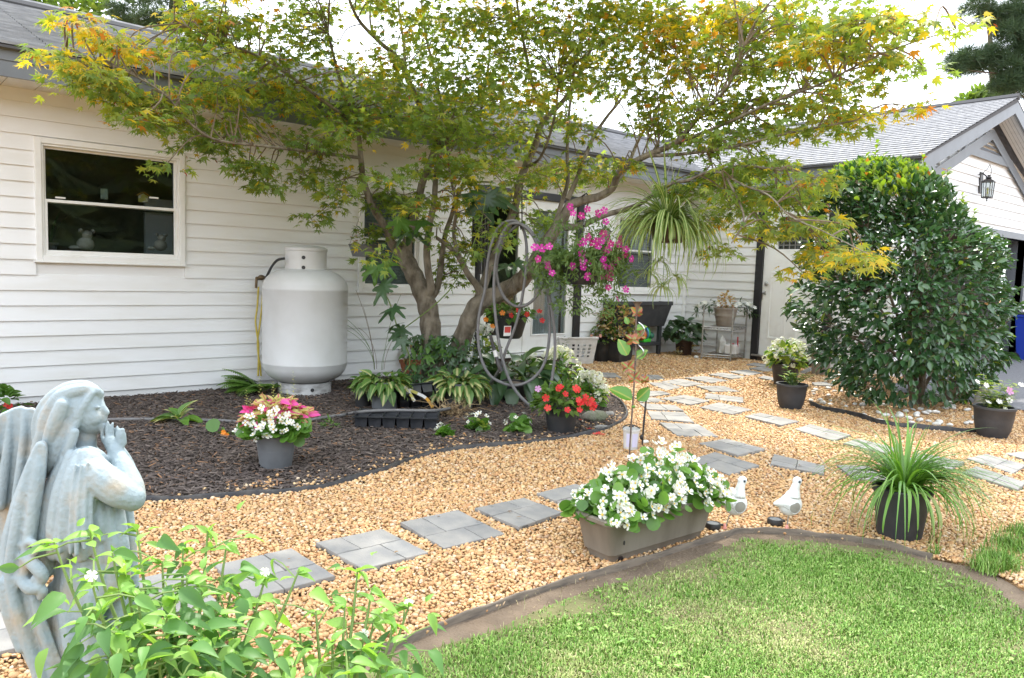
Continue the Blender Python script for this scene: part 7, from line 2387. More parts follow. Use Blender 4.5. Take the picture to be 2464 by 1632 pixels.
def hosta(px, py, back, rpx, hpx, potm, nl, lpx, m_, label, spread=1.0, rise=.5):
    p = set_down(px, py, back); s = mpp(p)
    r_ = thing('potted_hosta', label, 'potted plant', p, 0, BED)
    ring_pot(r_, rpx * .86 * s, rpx * s, hpx * s, potm, .004, soil=.92)
    L = []
    for i in range(nl):
        a = i * 2.399 + RN.uniform(-.3, .3); q = (i / nl) ** .7
        el = 1.2 - 1.5 * q + RN.uniform(-.15, .15)
        L0 = lpx * s * RN.uniform(.75, 1.15)
        st = np.array([math.cos(a) * math.cos(el), math.sin(a) * math.cos(el), math.sin(el)])
        b0 = np.array([0, 0, hpx * s]) + np.array([math.cos(a), math.sin(a), 0]) * rpx * .8 * s * spread * RN.uniform(.3, 1) + st * L0 * .75
        d = unit(st + np.array([0, 0, -.55]))
        L.append(('hosta', LM(b0, d, unit(np.array([0, 0, 1.0]) + .3 * np.array([math.cos(a), math.sin(a), 0]) + NR.normal(0, .2, 3)), L0), m_ if not callable(m_) else m_(i), 'leaf'))
    scatter(r_, L, 60)
    return r_, s


hosta(918, 991, .13, 34, 58, 'pot_grey', 110, 29, lambda i: ['hosta_plain', 'hosta_leaf', 'hosta_plain'][i % 3], 'plain and cream hosta in a grey pot left of the maple trunk', 1.3)
hosta(1098, 988, .15, 41, 50, 'pot_grey', 140, 31, 'hosta_leaf', 'bushy cream centred hosta in a grey pot right before the maple', 1.3)
p = set_down(866, 985, .12); s = mpp(p)
r_ = thing('potted_plant', 'tall black nursery pot between the tank and the grey hosta pot', 'potted plant', p, 0, BED)
ring_pot(r_, 17 * s, 21 * s, 44 * s, 'pot_black')
scatter(r_, dome(30, 30 * s, 36 * s, 42 * s, ('ovate', 'hosta_plain', 'leaf'), (.07, .11)), 20)
r_, s = hosta(1232, 968, .16, 33, 44, 'pot_black', 44, 58, 'dark_leaf', 'large dark leaved plant in a black pot behind the hose loops', 1.4)

# terracotta with coleus, close to the wall
p = set_down(985, 905, .1); s = mpp(p)
r_ = thing('potted_plant', 'terracotta pot with coppery foliage just left of the maple trunk', 'potted plant', p, 0, BED)
ring_pot(r_, 30 * s, 36 * s, 40 * s, 'terracotta')
scatter(r_, dome(130, 48 * s, 44 * s, 42 * s, lambda i: ('ovate', ['mid_leaf', 'coleus_copper', 'dark_leaf'][i % 3], 'leaf'), (.06, .1)), 40)


def white_shrub(px, py, back, R_, H_, label, n=150, nf=22, cream=True, name='hydrangea_shrub'):
    p = set_down(px, py, back); s = mpp(p)
    r_ = thing(name, label, 'shrub', p, 0, 'white flowering plants behind the red impatiens')
    stalks(r_, 16, R_ * s, H_ * s, 0, .005)
    L = dome(n, R_ * s, H_ * s, H_ * .22 * s, lambda i: ('ovate', ['mid_leaf', 'lime_leaf', 'mid_leaf', 'dark_leaf'][i % 4], 'leaf'), (.06, .095), e0=-.1, shell=.4)
    scatter(r_, L, 36)
    fl = []
    for i in range(nf):
        a = RN.uniform(0, 6.28); e = RN.uniform(.05, 1.4)
        c = np.array([math.cos(a) * math.cos(e) * R_ * s, math.sin(a) * math.cos(e) * R_ * s, H_ * .22 * s + H_ * s * math.sin(e)])
        for j in range(16):
            n_ = rvec(); q = c + n_ * np.array([.032, .032, .045])
            fl.append(('begonia', LM(q, unit(np.cross(n_, rvec())), n_, .034), 'petal_cream' if cream and j % 2 else 'petal_white', 'floret'))
    scatter(r_, fl, 60, stuff='florets')
    return r_


white_shrub(1268, 940, .1, 52, 66, 'cream flowered hydrangea behind the lower hose loops', 140, 20)
white_shrub(1345, 945, .1, 62, 82, 'tallest cream flowered hydrangea, left of the laundry basket', 200, 28)
white_shrub(1418, 985, .05, 42, 70, 'white flowered hydrangea leaning out over the gravel', 130, 24)
white_shrub(1160, 920, .2, 40, 110, 'loose white flowered climber at the right foot of the maple', 130, 14, False, 'white_flowered_plant')
p = set_down(1352, 900, .2); s = mpp(p)
r_ = thing('sage_plant', 'grey green upright sage sprigs beside the laundry basket', 'plant', p)
L = []
for i in range(9):
    a = RN.uniform(0, 6.28); e = np.array([math.cos(a) * 14 * s, math.sin(a) * 14 * s, RN.uniform(50, 86) * s])
    for k in range(16):
        q = e * (k / 15); b_ = k * 2.4
        L.append(('lance', LM(q, (math.cos(b_), math.sin(b_), .7), (0, 0, 1), .045), 'petunia_leaf', 'leaf'))
scatter(r_, L, 20)


# small plants set in the mulch
SMALL = 'small plants set in the mulch'
def small_begonia(px, py, R_, n, fl, label, lime=0):
    p = G(px, py); s = mpp(p)
    r_ = thing('begonia_plant', label, 'plant', p, 0, SMALL)
    L = dome(n, R_ * s, R_ * .9 * s, .01, lambda i: ('round', 'lime_leaf' if i < lime else 'begonia_leaf', 'leaf'), (.045, .075), e0=-.05, shell=.35)
    L += blooms(fl, R_ * s, R_ * 1.1 * s, .02, 'begonia', 'petal_white', (.03, .045), e0=.25)
    scatter(r_, L, 46)
    MB().tube([(0, 0, -.01), (0, 0, R_ * .5 * s)], .004, 5).build('stem', 'green_stem', r_)


small_begonia(1067, 1048, 19, 26, 8, 'smallest white begonia at the front of the mulch bed')
small_begonia(1148, 1035, 30, 44, 10, 'white begonia with yellowing leaves right of the seed trays', 9)
small_begonia(1246, 1038, 32, 46, 10, 'white begonia just left of the ribbed black impatiens pot')
p = G(430, 1018); s = mpp(p)
r_ = thing('hosta_plant', 'small pale green hosta alone in the mulch by the hose', 'plant', p, 0, SMALL)
L = []
for (a, l, el) in ((0.2, 54, .1), (3.3, 56, .25), (1.4, 44, .5), (2.3, 34, .8), (.9, 46, 1.1), (4.0, 40, .3), (5.2, 44, .2), (2.9, 30, .9), (4.7, 30, .5)):
    d = RH * math.cos(a) * math.cos(el) + FH * math.sin(a) * .6 * math.cos(el) + np.array([0, 0, math.sin(el)])
    L.append(('hosta', LM(d * 10 * s + np.array([0, 0, .02]), d, [0, 0, 1.0], l * s * 1.1), 'hosta_leaf' if len(L) % 3 else 'begonia_leaf', 'leaf'))
scatter(r_, L, 9)
p = G(545, 1048); s = mpp(p)
r_ = thing('marigold_plant', 'little plant with two orange blossoms left of the coleus pot', 'plant', p, 0, SMALL)
L = [('round', LM(RH * -16 * s + np.array([0, 0, 20 * s]), -RH + [0, 0, .2], -FH + [0, 0, .6], .10), 'begonia_leaf', 'leaf')] + dome(16, 18 * s, 14 * s, .01, ('lance', 'mid_leaf', 'leaf'), (.03, .05))
for (dx, dz) in ((-2, 10), (6, 4)):
    c = RH * dx * s + np.array([0, 0, dz * s]) - FH * 14 * s
    L += [('flower5', LM(c, RH, unit(-FH + [0, 0, .6]), .04), 'petal_orange', 'flower'), ('flower5', LM(c + [0, 0, .006], [0, 0, 1], unit(-FH + [0, 0, .9]), .03), 'petal_orange', 'flower')]
scatter(r_, L, 30)
p = G(795, 1030); s = mpp(p)
r_ = thing('seedling', 'wispy dark green seedling in the mulch right of the coleus pot', 'plant', p, 0, SMALL)
scatter(r_, dome(50, 22 * s, 24 * s, .01, ('lance', 'mid_leaf', 'leaf'), (.03, .05)), 12)
# fern at the wall
p = G(628, 945); s = mpp(p)
r_ = thing('fern', 'green fern fronds at the wall beside the tank foot', 'plant', p)
specs = []; L = []
for i in range(15):
    a = RN.uniform(0, 6.28) if i > 8 else math.pi + AZ_R + RN.uniform(-1, 1.6)
    P = arch(a, RN.uniform(.3, .46), RN.uniform(.7, 1.2), RN.uniform(1.0, 1.7), .01, .0, 10)
    MB().tube(P, .0025, 4).build('frond_rib', 'green_stem', r_)
    for k in range(2, len(P)):
        t_ = unit(P[k] - P[k - 1]); sd = unit(np.cross(t_, [0, 0, 1.0]))
        for h_ in (0, .5):
            q = P[k - 1] + (P[k] - P[k - 1]) * h_
            w = .10 * math.sin(math.pi * min(1, (k + h_) / (len(P) + .5)))
            for sg in (-1, 1):
                L.append(('lance', LM(q, sd * sg + t_ * .35, [0, 0, 1.0], max(.015, w), 1.2), 'fern', 'leaflet'))
scatter(r_, L, 40)
p = G(18, 1000); s = mpp(p)
r_ = thing('rose_plant', 'pinkish red flower and leaves at the left edge behind the statue', 'plant', p, 0, SMALL)
L = dome(40, 40 * s, 60 * s, .05, ('ovate', 'mid_leaf', 'leaf'), (.06, .09))
for (dx, dz) in ((12, 30), (20, 26), (86, 6)):
    L.append(('flower5', LM(RH * dx * s + np.array([0, 0, dz * s]) - FH * 20 * s, RH, unit(-FH + [0, 0, .8]), .05), 'petal_red', 'flower'))
scatter(r_, L, 20)

# climber on the trunk foot and low green behind the pots
p = G(1066, 952) - FH * .14; p[2] = 0
r_ = thing('ivy_climber', 'dark green climber wrapped round the foot of the maple trunk', 'plant', p)
L = []
for i in range(330):
    a = AZ_CAM + RN.uniform(-1.7, 1.7); z_ = .56 * RN.random() ** 1.1 + .02
    rr = .20 - .06 * z_ + RN.uniform(0, .07)
    c = np.array([math.cos(a) * rr, math.sin(a) * rr, z_]) + FH * .12 + RH * RN.uniform(-.17, .15)
    L.append((RN.choice(['ovate', 'palmate']), LM(c, unit(np.array([math.cos(a) * .5, math.sin(a) * .5, -.7]) + NR.normal(0, .4, 3)), (math.cos(a), math.sin(a), .5), RN.uniform(.05, .085)), RN.choice(['dark_leaf', 'dark_leaf', 'mid_leaf']), 'leaf'))
scatter(r_, L, 60)

# the big-leaved young tree in front of the trunk
p = G(905, 955); dq = depth(p) - .1
bl = thing('young_fig', 'young plant with large dark lobed leaves growing before the maple', 'plant', p)
O = np.array(bl.location)
def B_(x, y, d=0.0): return D(x, y, dq + d) - O
MB().tube(spline([np.zeros(3), B_(985, 880), B_(960, 800), B_(938, 730), B_(925, 690), B_(950, 600, -.1)], 5), .006, 6).build('stem', 'green_stem', bl, smooth=60)
MB().tube(spline([B_(960, 800), B_(1080, 700, -.2), B_(1150, 560, -.3), B_(1168, 470, -.3)], 5), .005, 6).build('stem', 'green_stem', bl, smooth=60)
L = []
for (x, y, tx, ty, S_, m_) in ((925, 692, 880, 735, .26, 'dark_leaf'), (925, 690, 955, 660, .2, 'dark_leaf'), (930, 690, 900, 680, .2, 'dark_leaf'), (945, 745, 890, 770, .24, 'dark_leaf'), (945, 740, 975, 775, .2, 'dark_leaf'), (960, 790, 990, 830, .24, 'dark_leaf'), (955, 780, 930, 790, .2, 'dark_leaf'), (965, 815, 985, 850, .2, 'dark_leaf'), (955, 800, 960, 840, .18, 'dark_leaf'),
                          (960, 530, 990, 560, .27, 'mid_leaf'), (965, 530, 945, 560, .25, 'mid_leaf'), (1010, 530, 1040, 560, .24, 'mid_leaf'), (985, 560, 1050, 582, .32, 'dark_leaf'), (980, 560, 925, 590, .30, 'dark_leaf'), (900, 640, 868, 675, .24, 'mid_leaf'), (905, 640, 900, 680, .24, 'mid_leaf'), (920, 635, 950, 660, .24, 'mid_leaf'), (905, 630, 850, 650, .24, 'dark_leaf'),
                          (1168, 468, 1115, 510, .40, 'dark_leaf'), (1172, 465, 1250, 520, .44, 'dark_leaf'), (1168, 470, 1190, 530, .38, 'dark_leaf'), (1165, 470, 1150, 520, .36, 'mid_leaf'), (1225, 640, 1165, 650, .26, 'dark_leaf'), (1240, 630, 1265, 645, .2, 'dark_leaf')):
    a, e = B_(x, y, RN.uniform(-.35, -.05)), B_(tx, ty, -.25)
    L.append(('palmate', LM(a, unit(e - a) + np.array([0, 0, -.0]) + NR.normal(0, .1, 3), unit(np.array([0, 0, .9]) - FH * .55 + NR.normal(0, .15, 3)), S_ * .68), m_, 'leaf'))
scatter(bl, L, len(L))
# wispy dead stalks and grass stems by the wall
p = G(905, 930) + FH * .15; p[2] = 0
r_ = thing('flower_stalks', 'thin arching seed stalks rising by the wall right of the tank', 'plant', p)
for i in range(9):
    MB().tube(arch(RN.uniform(0, 6.28), RN.uniform(.4, .85), 1.5, RN.uniform(.1, 1.6), .05, .15, 9), .0022, 4).build('stalk', 'dry_plant' if i % 2 else 'green_stem', r_)
p = G(1080, 1000); p[2] = .0
r_ = thing('dry_weeds', 'clump of dead brown weeds lying right of the seed trays', 'plant', p)
b = MB()
for i in range(46):
    a = RN.uniform(0, 6.28); l = RN.uniform(.1, .34)
    c = np.array([RN.uniform(-.12, .12), RN.uniform(-.1, .1), RN.uniform(.005, .05)])
    b.tube([c, c + np.array([math.cos(a) * l * .5, math.sin(a) * l * .5, RN.uniform(0, .09)]), c + np.array([math.cos(a) * l, math.sin(a) * l, RN.uniform(-.01, .12)])], [.003, .0025, .0015], 4)
b.build('stalks', 'dry_plant', r_, kind='stuff')
scatter(r_, dome(60, .14, .07, .01, ('ovate', 'dry_plant', 'leaf'), (.03, .055), shell=.3), 20)

# stones at the bed tip
for (px, py, w, d, h, lab) in ((1430, 1012, 34, 24, 18, 'mossy grey field stone right of the ribbed black pot'), (1447, 1032, 22, 10, 7, 'flat pale weathered rock lying in the mulch at the bed tip'), (1466, 1000, 12, 7, 7, 'small pale rock wedged against the mossy stone')):
    p = G(px, py); s = mpp(p)
    V, T = ICO1
    W = V * (1 + .12 * NR.normal(size=(len(V), 1)))
    W = W * np.array([w, d, h]) * s
    me = np_mesh('field_stone', W, T, ['field_stone' if h > 15 else 'stone_grey'], None, False)
    o = obj('field_stone', me, None, lab, 'stone'); o.location = (p[0], p[1], h * s * .45); o.rotation_euler = (0, 0, AZ_R + RN.uniform(-.2, .2))


# seed trays
def tray(loc, rz, nx, ny, c, h, label, tilt=(0, 0)):
    r_ = thing('seed_tray', label, 'seed tray', loc)
    r_.rotation_euler = (tilt[0], tilt[1], rz)
    X, Y = nx * c / 2, ny * c / 2
    b = MB()
    t = .006
    for i in range(nx + 1): b.box((-X + i * c - t / 2, -Y - t, h - .006), (-X + i * c + t / 2, Y + t, h))
    for j in range(ny + 1): b.box((-X - t, -Y + j * c - t / 2, h - .0065), (X + t, -Y + j * c + t / 2, h - .0004))
    b.box((-X - .014, -Y - .014, h - .008), (X + .014, -Y - .003, h - .001)); b.box((-X - .014, Y + .003, h - .008), (X + .014, Y + .014, h - .001))
    b.build('tray_top', 'tray_black', r_)
    me = None
    for i in range(nx):
        for j in range(ny):
            if me is None:
                q = MB(); a0, a1 = c / 2 - .003, c / 2 - .010
                q.add([(-a0, -a0, h - .007), (a0, -a0, h - .007), (a0, a0, h - .007), (-a0, a0, h - .007), (-a1, -a1, 0.002), (a1, -a1, .002), (a1, a1, .002), (-a1, a1, .002)], [(4, 5, 1, 0), (5, 6, 2, 1), (6, 7, 3, 2), (7, 4, 0, 3), (7, 6, 5, 4)])
                me = q.mesh('cell', 'tray_black')
            o = obj('cell', me, r_); o.location = (-X + (i + .5) * c, -Y + (j + .5) * c, 0)
    return r_


p = G(952, 1030) + FH * .11; p[2] = .005
tray(p, AZ_R + .03, 6, 3, .102, .085, 'black empty seed tray lying flat in front, hose across its back')
p = G(1010, 992) + FH * .13; p[2] = .06
t2 = tray(p, AZ_R + .28, 4, 3, .095, .085, 'second black seed tray propped up on its side behind the first', (rad(-48), rad(-6)))
# plant labels bent over it
O = np.array(t2.location)
dl_ = depth(p) - .12
for (l, ms, lab) in (([(948, 962), (936, 945), (939, 928), (960, 924), (978, 936), (998, 966)], 'tag_yellow', 'bent yellow and white plant label looped over the propped tray'), ([(984, 938), (1005, 947), (1025, 958), (1042, 980)], 'tag_orange', 'orange and white plant label strip running down to the hose')):
    P = [D(x, y, dl_) for x, y in spline(l, 6)]
    r_ = thing('plant_label', lab, 'plant label', P[0])
    P = [q - P[0] for q in P]
    n_ = len(P)
    def strip(seg, m_, nm):
        b = MB(); k = len(seg)
        v = []
        for i, q in enumerate(seg):
            t_ = unit(seg[min(i + 1, k - 1)] - seg[max(i - 1, 0)]); sd = unit(np.cross(t_, -FH)) * .013 + FH * .004
            v += [q - sd, q + sd]
        b.add(v, [(2 * i, 2 * i + 1, 2 * i + 3, 2 * i + 2) for i in range(k - 1)])
        b.build(nm, m_, r_)
    k3 = n_ // 3
    strip(P[:k3 + 1], 'tag_white' if ms == 'tag_yellow' else 'tag_yellow', 'white_end'); strip(P[k3:2 * k3 + 1], 'tag_orange' if ms == 'tag_yellow' else 'tag_white', 'printed_band'); strip(P[2 * k3:], 'tag_yellow' if ms == 'tag_yellow' else 'tag_orange', 'coloured_end')

# ------------------------------------------------------------------ the hose
dh = DT - .75
def hz(l, ds):
    k = len(l)
    return [D(820 + a / 2.613, 500 + b_ / 2.613, dh + ds + (q if len(c) else 0)) for (a, b_, *c) in l for q in ([c[0]] if c else [0])]
hose = thing('garden_hose', 'long grey garden hose hung in big loops from a branch', 'hose', D(1253, 540, dh))
O = np.array(hose.location)
A_ = [(1120, 95), (1080, 80), (1010, 105), (960, 190), (925, 330), (905, 520), (872, 660), (862, 800), (880, 940), (930, 1045), (1000, 1095), (1090, 1118), (1180, 1092), (1250, 1030), (1292, 940), (1312, 800), (1310, 640), (1290, 450), (1255, 260), (1190, 140), (1125, 100)]
B2 = [(1125, 100), (1060, 105), (1010, 180), (975, 330), (962, 520), (975, 700), (995, 850), (1030, 1000), (1085, 1130), (1170, 1228), (1235, 1255), (1295, 1210), (1325, 1090), (1345, 940), (1345, 800), (1325, 640), (1290, 440), (1250, 270), (1190, 150), (1128, 102)]
C2 = [(1128, 100), (1040, 170), (1000, 260), (978, 390), (1000, 510), (1050, 590), (1120, 622), (1200, 590), (1262, 500), (1282, 400), (1262, 280), (1200, 160), (1130, 104)]
D2 = [(1130, 104), (1158, 170), (1170, 280), (1160, 430), (1130, 620), (1092, 760), (1040, 890), (1005, 1000), (950, 1090), (880, 1160), (790, 1225), (700, 1258), (600, 1275), (480, 1276), (380, 1274), (250, 1276), (120, 1284), (0, 1306)]
for l, ds in ((A_, .0), (B2, -.035), (C2, .035)):
    MB().tube([np.array(D(820 + a / 2.613, 500 + b_ / 2.613, dh + ds)) - O for a, b_ in spline(l, 4)], .013, 10).build('loop', 'hose_grey', hose, smooth=60)
P = []
S2 = spline(D2, 4)
for i, (a, b_) in enumerate(S2):
    x, y = 820 + a / 2.613, 500 + b_ / 2.613
    t_ = min(1, max(0, (i / len(S2) - .42) / .3))
    g_ = G(x, y, .1 if x > 840 and x < 1080 else .03)
    dd_ = dh + .06 + (depth(g_) - dh - .06) * t_ if t_ < 1 else depth(g_)
    P.append(D(x, y, dd_) - O)
for (x, y) in spline([(820, 1000), (790, 1003), (740, 1012), (680, 1013), (600, 1016), (520, 1012), (430, 1010), (340, 1009), (262, 1010), (150, 1012), (40, 1018), (-80, 1030)], 3)[1:]:
    P.append(G(x, y, .012) - O)
MB().tube(P, .0125, 10).build('ground_run', 'hose_grey', hose, smooth=60)
MB().tube([D(1250, 535, dh) - O, D(1253, 552, dh - .03) - O, D(1256, 536, dh - .02) - O, D(1256, 470, dh + .3) - O], .006, 6).build('hanging_tie', 'rubber_black', hose)
q = [D(820 + a / 2.613, 500 + b_ / 2.613, dh - .05) - O for a, b_ in ((940, 800), (958, 870), (985, 960), (1010, 1030))]
MB().tube([q[0], q[1], q[2], q[2] + (q[3] - q[2]) * .1, q[3]], [.013, .015, .015, .022, .02], 8).build('spray_nozzle', 'black_iron', hose, smooth=40)
MB().tube([q[1] + (q[2] - q[1]) * .3, q[1] + (q[2] - q[1]) * .75], .018, 8).build('connector', 'plastic_white', hose, smooth=40)

# ------------------------------------------------------------------ hanging from the tree
# pink petunia basket
pt = D(1400, 640, DT - 1.0); s = mpp(pt)
r_ = thing('petunia_basket', 'hanging basket overflowing with magenta petunias on a black hook', 'hanging basket', pt)
MB().lathe([(0, -46 * s), (34 * s, -44 * s), (48 * s, -6 * s), (52 * s, 0), (48 * s, 0), (40 * s, -18 * s), (0, -18 * s)], 20).build('basket', 'pot_black', r_, smooth=50)
top = np.array(D(1410, 482, DT - .45)) - np.array(pt)
for a in (0, 2.1, 4.2):
    MB().tube([(50 * s * math.cos(a), 50 * s * math.sin(a), 0), (6 * s * math.cos(a), 6 * s * math.sin(a), 96 * s)], .002, 4).build('wire', 'black_iron', r_)
MB().tube([(0, 0, 96 * s), top * .75, top + np.array([0.03, 0, -.02]), top + np.array([.045, 0, .03]), top + np.array([.0, 0, .06]), top + np.array([-.05, 0, .03])], .007, 6).build('hook', 'black_iron', r_, smooth=60)
L = []; b = MB()
for i in range(150):                             # trailing stems
    a = RN.uniform(0, 6.28)
    P = arch(a, RN.uniform(.18, .46), RN.uniform(.3, 1.4), RN.uniform(1.0, 3.0), 30 * s, 4 * s, 8, .2)
    b.tube(P, .0016, 3)
    for k in range(2, len(P)):
        for j in range(4):
            L.append(('lance', LM(P[k] + NR.normal(0, .008, 3), rvec() + np.array([0, 0, -.2]), rvec() + [0, 0, .8], RN.uniform(.028, .05), 1.2), 'petunia_leaf', 'leaf'))
for (x0, x1, y0, y1, n) in ((1325, 1470, 520, 640, 190), (1285, 1350, 590, 700, 90), (1330, 1480, 640, 760, 230), (1440, 1515, 580, 740, 120)):
    for i in range(n):
        q = D(RN.uniform(x0, x1), RN.uniform(y0, y1), DT - 1.0 + RN.uniform(-.25, .25)) - pt
        for j in range(3): L.append(('lance', LM(q + NR.normal(0, .014, 3), rvec() + [0, 0, -.5], rvec(), RN.uniform(.03, .05), 1.2), 'petunia_leaf', 'leaf'))
b.build('stems', 'green_stem', r_, kind='stuff')
fl = []
for (x, y, z_) in ((570, 250, 0), (605, 320, 1), (690, 348, 0), (755, 275, 1), (860, 325, 1), (930, 292, 1), (945, 410, 0), (925, 530, 0), (985, 580, 1), (770, 575, 1), (675, 640, 0), (720, 620, 1), (825, 640, 0), (860, 605, 0), (870, 670, 0), (900, 610, 0), (1000, 640, 0), (1090, 585, 1), (1090, 640, 0), (700, 740, 0), (785, 835, 0), (715, 820, 1), (595, 875, 0),
                  (710, 890, 0), (755, 980, 0), (915, 985, 0), (975, 700, 1), (940, 740, 0), (925, 805, 0), (925, 870, 0), (1000, 880, 0), (985, 920, 0), (990, 985, 0), (1035, 850, 1), (1070, 805, 0), (1145, 760, 1), (1225, 800, 0), (1155, 700, 1), (975, 1100, 0), (385, 950, 0), (355, 670, 0), (340, 890, 0), (205, 680, 0), (275, 690, 0), (1065, 1220, 0), (1155, 1120, 0), (245, 800, 0), (335, 840, 1)):
    c = D(1240 + x / 4.356, 440 + y / 4.356, DT - 1.0 - RN.uniform(.18, .26)) - pt
    n_ = unit(-FH + np.array([0, 0, .15]) + NR.normal(0, .4, 3)); y_ = unit(np.cross(n_, rvec())); sz = RN.uniform(.056, .078)
    fl.append(('flower5', LM(c, y_, n_, sz), 'petal_magenta', 'flower')); fl.append(('dot', LM(c + n_ * .008, y_, n_, sz * .16), 'petal_cream', 'flower_centre'))
scatter(r_, L + [], 60)
scatter(r_, fl, len(fl))

# spider plant
pt = D(1608, 540, DT - 1.2); s = mpp(pt)
r_ = thing('spider_plant', 'hanging spider plant with striped arching leaves and dangling plantlets', 'hanging basket', pt)
MB().lathe([(0, -46 * s), (34 * s, -44 * s), (44 * s, 0), (46 * s, 2 * s), (41 * s, 2 * s), (36 * s, -10 * s), (0, -10 * s)], 20).build('pot', 'pot_brown', r_, smooth=50)
for a in (0.3, 2.4, 4.5): MB().tube([(42 * s * math.cos(a), 42 * s * math.sin(a), 0), (0, 0, 150 * s)], .0018, 4).build('wire', 'steel_dull', r_)
MB().tube([(0, 0, 150 * s), (0, 0, 172 * s)], .003, 5).build('hook', 'black_iron', r_)
sp = []
for i in range(330):
    a = RN.uniform(0, 6.28); rise = RN.uniform(.3, 1.5)
    sp.append((arch(a, RN.uniform(.36, .76), rise, RN.uniform(1.9, 2.9) if rise < 1.35 else RN.uniform(.6, 2.4), 14 * s, -4 * s, 9, .12), RN.uniform(.008, .013), 0))
straps(r_, sp, 190, ['spider_leaf'])
sp = []
for (dx, dz, n) in ((-10, -150, 26), (-45, -120, 22), (20, -125, 18), (-20, -90, 16)):
    c = RH * dx * s + np.array([0, 0, dz * s]) - FH * 20 * s
    MB().tube(spline([(0, 0, 0), (c[0] * .8, c[1] * .8, 10 * s), c * .9 + np.array([0, 0, 20 * s]), c], 5), .0022, 4).build('runner', 'green_stem', r_)
    for i in range(n):
        P = [q + c for q in arch(RN.uniform(0, 6.28), RN.uniform(.14, .26), RN.uniform(-.2, .9), RN.uniform(1.0, 2.2), .005, 0, 7, .1)]
        sp.append((P, RN.uniform(.005, .008), 0))
straps(r_, sp, 50, ['spider_leaf'])

# red flowered basket before the patio door
pt = D(1228, 762, DT - .35); s = mpp(pt)
r_ = thing('impatiens_basket', 'small black hanging pot of orange red impatiens with white tag', 'hanging basket', pt)
MB().lathe([(0, -52 * s), (24 * s, -52 * s), (30 * s, -46 * s), (42 * s, 0), (45 * s, 4 * s), (40 * s, 4 * s), (34 * s, -8 * s), (0, -8 * s)], 22).build('pot', 'pot_black', r_, smooth=45)
tg = np.array(D(1221, 796, DT - .35 - 36 * s)) - np.array(pt)
b = MB(); b.add([tg + RH * -9 * s + [0, 0, -13 * s], tg + RH * 8 * s + [0, 0, -12 * s], tg + RH * 9 * s + [0, 0, 12 * s], tg + RH * -8 * s + [0, 0, 11 * s]], [(0, 1, 2, 3)])
tg_o = b.build('plant_tag', 'tag_white', r_)
tg2 = tg - FH * .002
MB().add([tg2 + RH * -7 * s + [0, 0, -5 * s], tg2 + RH * 7 * s + [0, 0, -4.5 * s], tg2 + RH * 7.6 * s + [0, 0, 9.5 * s], tg2 + RH * -6.5 * s + [0, 0, 9 * s]], [(0, 1, 2, 3)]).build('tag_picture', 'tag_red', tg_o)
for a in (.5, 2.6, 4.7): MB().tube([(42 * s * math.cos(a), 42 * s * math.sin(a), 0), (0, 0, 90 * s)], .0016, 4).build('wire', 'black_iron', r_)
L = dome(230, 62 * s, 34 * s, 2 * s, lambda i: ('ovate', 'impatiens_leaf' if i % 3 else 'mid_leaf', 'leaf'), (.04, .065), e0=-.45, shell=.5)
for (x, y) in ((410, 432), (505, 460), (680, 445), (820, 415), (850, 515), (300, 580), (230, 500), (590, 400)):
    c = D(1120 + x / 4.611, 660 + y / 4.611, DT - .35 - 46 * s) - pt
    n_ = unit(-FH + np.array([0, 0, .4]) + NR.normal(0, .3, 3)); L.append(('flower5', LM(c, unit(np.cross(n_, rvec())), n_, .055), 'petal_red' if x > 450 else 'petal_orange', 'flower'))
scatter(r_, L, 70)

# grey rail planter left of the trunk
pt = D(875, 592, DT + .1); s = mpp(pt)
r_ = thing('hanging_pot', 'grey hanging pot with sparse green plant left of the trunk', 'hanging basket', pt)
MB().lathe([(0, -26 * s), (26 * s, -26 * s), (35 * s, 0), (37 * s, 3 * s), (33 * s, 3 * s), (30 * s, -4 * s), (0, -4 * s)], 22).build('pot', 'pot_grey', r_, smooth=45)
tag_p = np.array(D(913, 600, DT + .1 - 30 * s)) - np.array(pt)
MB().add([tag_p + RH * -3 * s + [0, 0, -14 * s], tag_p + RH * 3 * s + [0, 0, -14 * s], tag_p + RH * 3 * s + [0, 0, 12 * s], tag_p + RH * -3 * s + [0, 0, 12 * s]], [(0, 1, 2, 3)]).build('plant_tag', 'tag_yellow', r_)
for a in (.5, 2.6, 4.7): MB().tube([(34 * s * math.cos(a), 34 * s * math.sin(a), 0), (0, 0, 100 * s)], .0016, 4).build('wire', 'black_iron', r_)
scatter(r_, dome(110, 38 * s, 56 * s, 0, lambda i: ('lance', ['lime_leaf', 'mid_leaf', 'coleus_copper'][i % 3], 'leaf'), (.04, .06), e0=-.2, shell=.3), 30)

# wind chime
pt = D(1165, 478, DT + .35); s = mpp(pt)
r_ = thing('wind_chime', 'wind chime of long black tubes hanging beside the trunk', 'wind chime', pt)
MB().lathe([(0, 0), (36 * s, 0), (36 * s, 5 * s), (0, 7 * s)], 24).build('top_disc', 'black_iron', r_, smooth=40)
for i, (x, l0, l1) in enumerate(((1141, 500, 640), (1149, 488, 700), (1158, 494, 660), (1166, 490, 690), (1173, 492, 650))):
    a = D(x, l0, DT + .35 + .05 * math.sin(i * 2.1)) - np.array(pt); e = D(x - 3, l1, DT + .35 + .05 * math.sin(i * 2.1)) - np.array(pt)
    MB().tube([a, e], 4.2 * s, 10).build('chime_tube', 'black_iron', r_, smooth=50)
    MB().tube([a * np.array([.8, .8, 0]), a], .0012, 4).build('string', 'black_iron', r_)
MB().tube([(0, 0, -10 * s), (0, 0, -258 * s)], .0015, 4).build('cord', 'black_iron', r_)
MB().tube([(0, 0, 6 * s), (0, 0, 60 * s)], .002, 4).build('hanger', 'black_iron', r_)

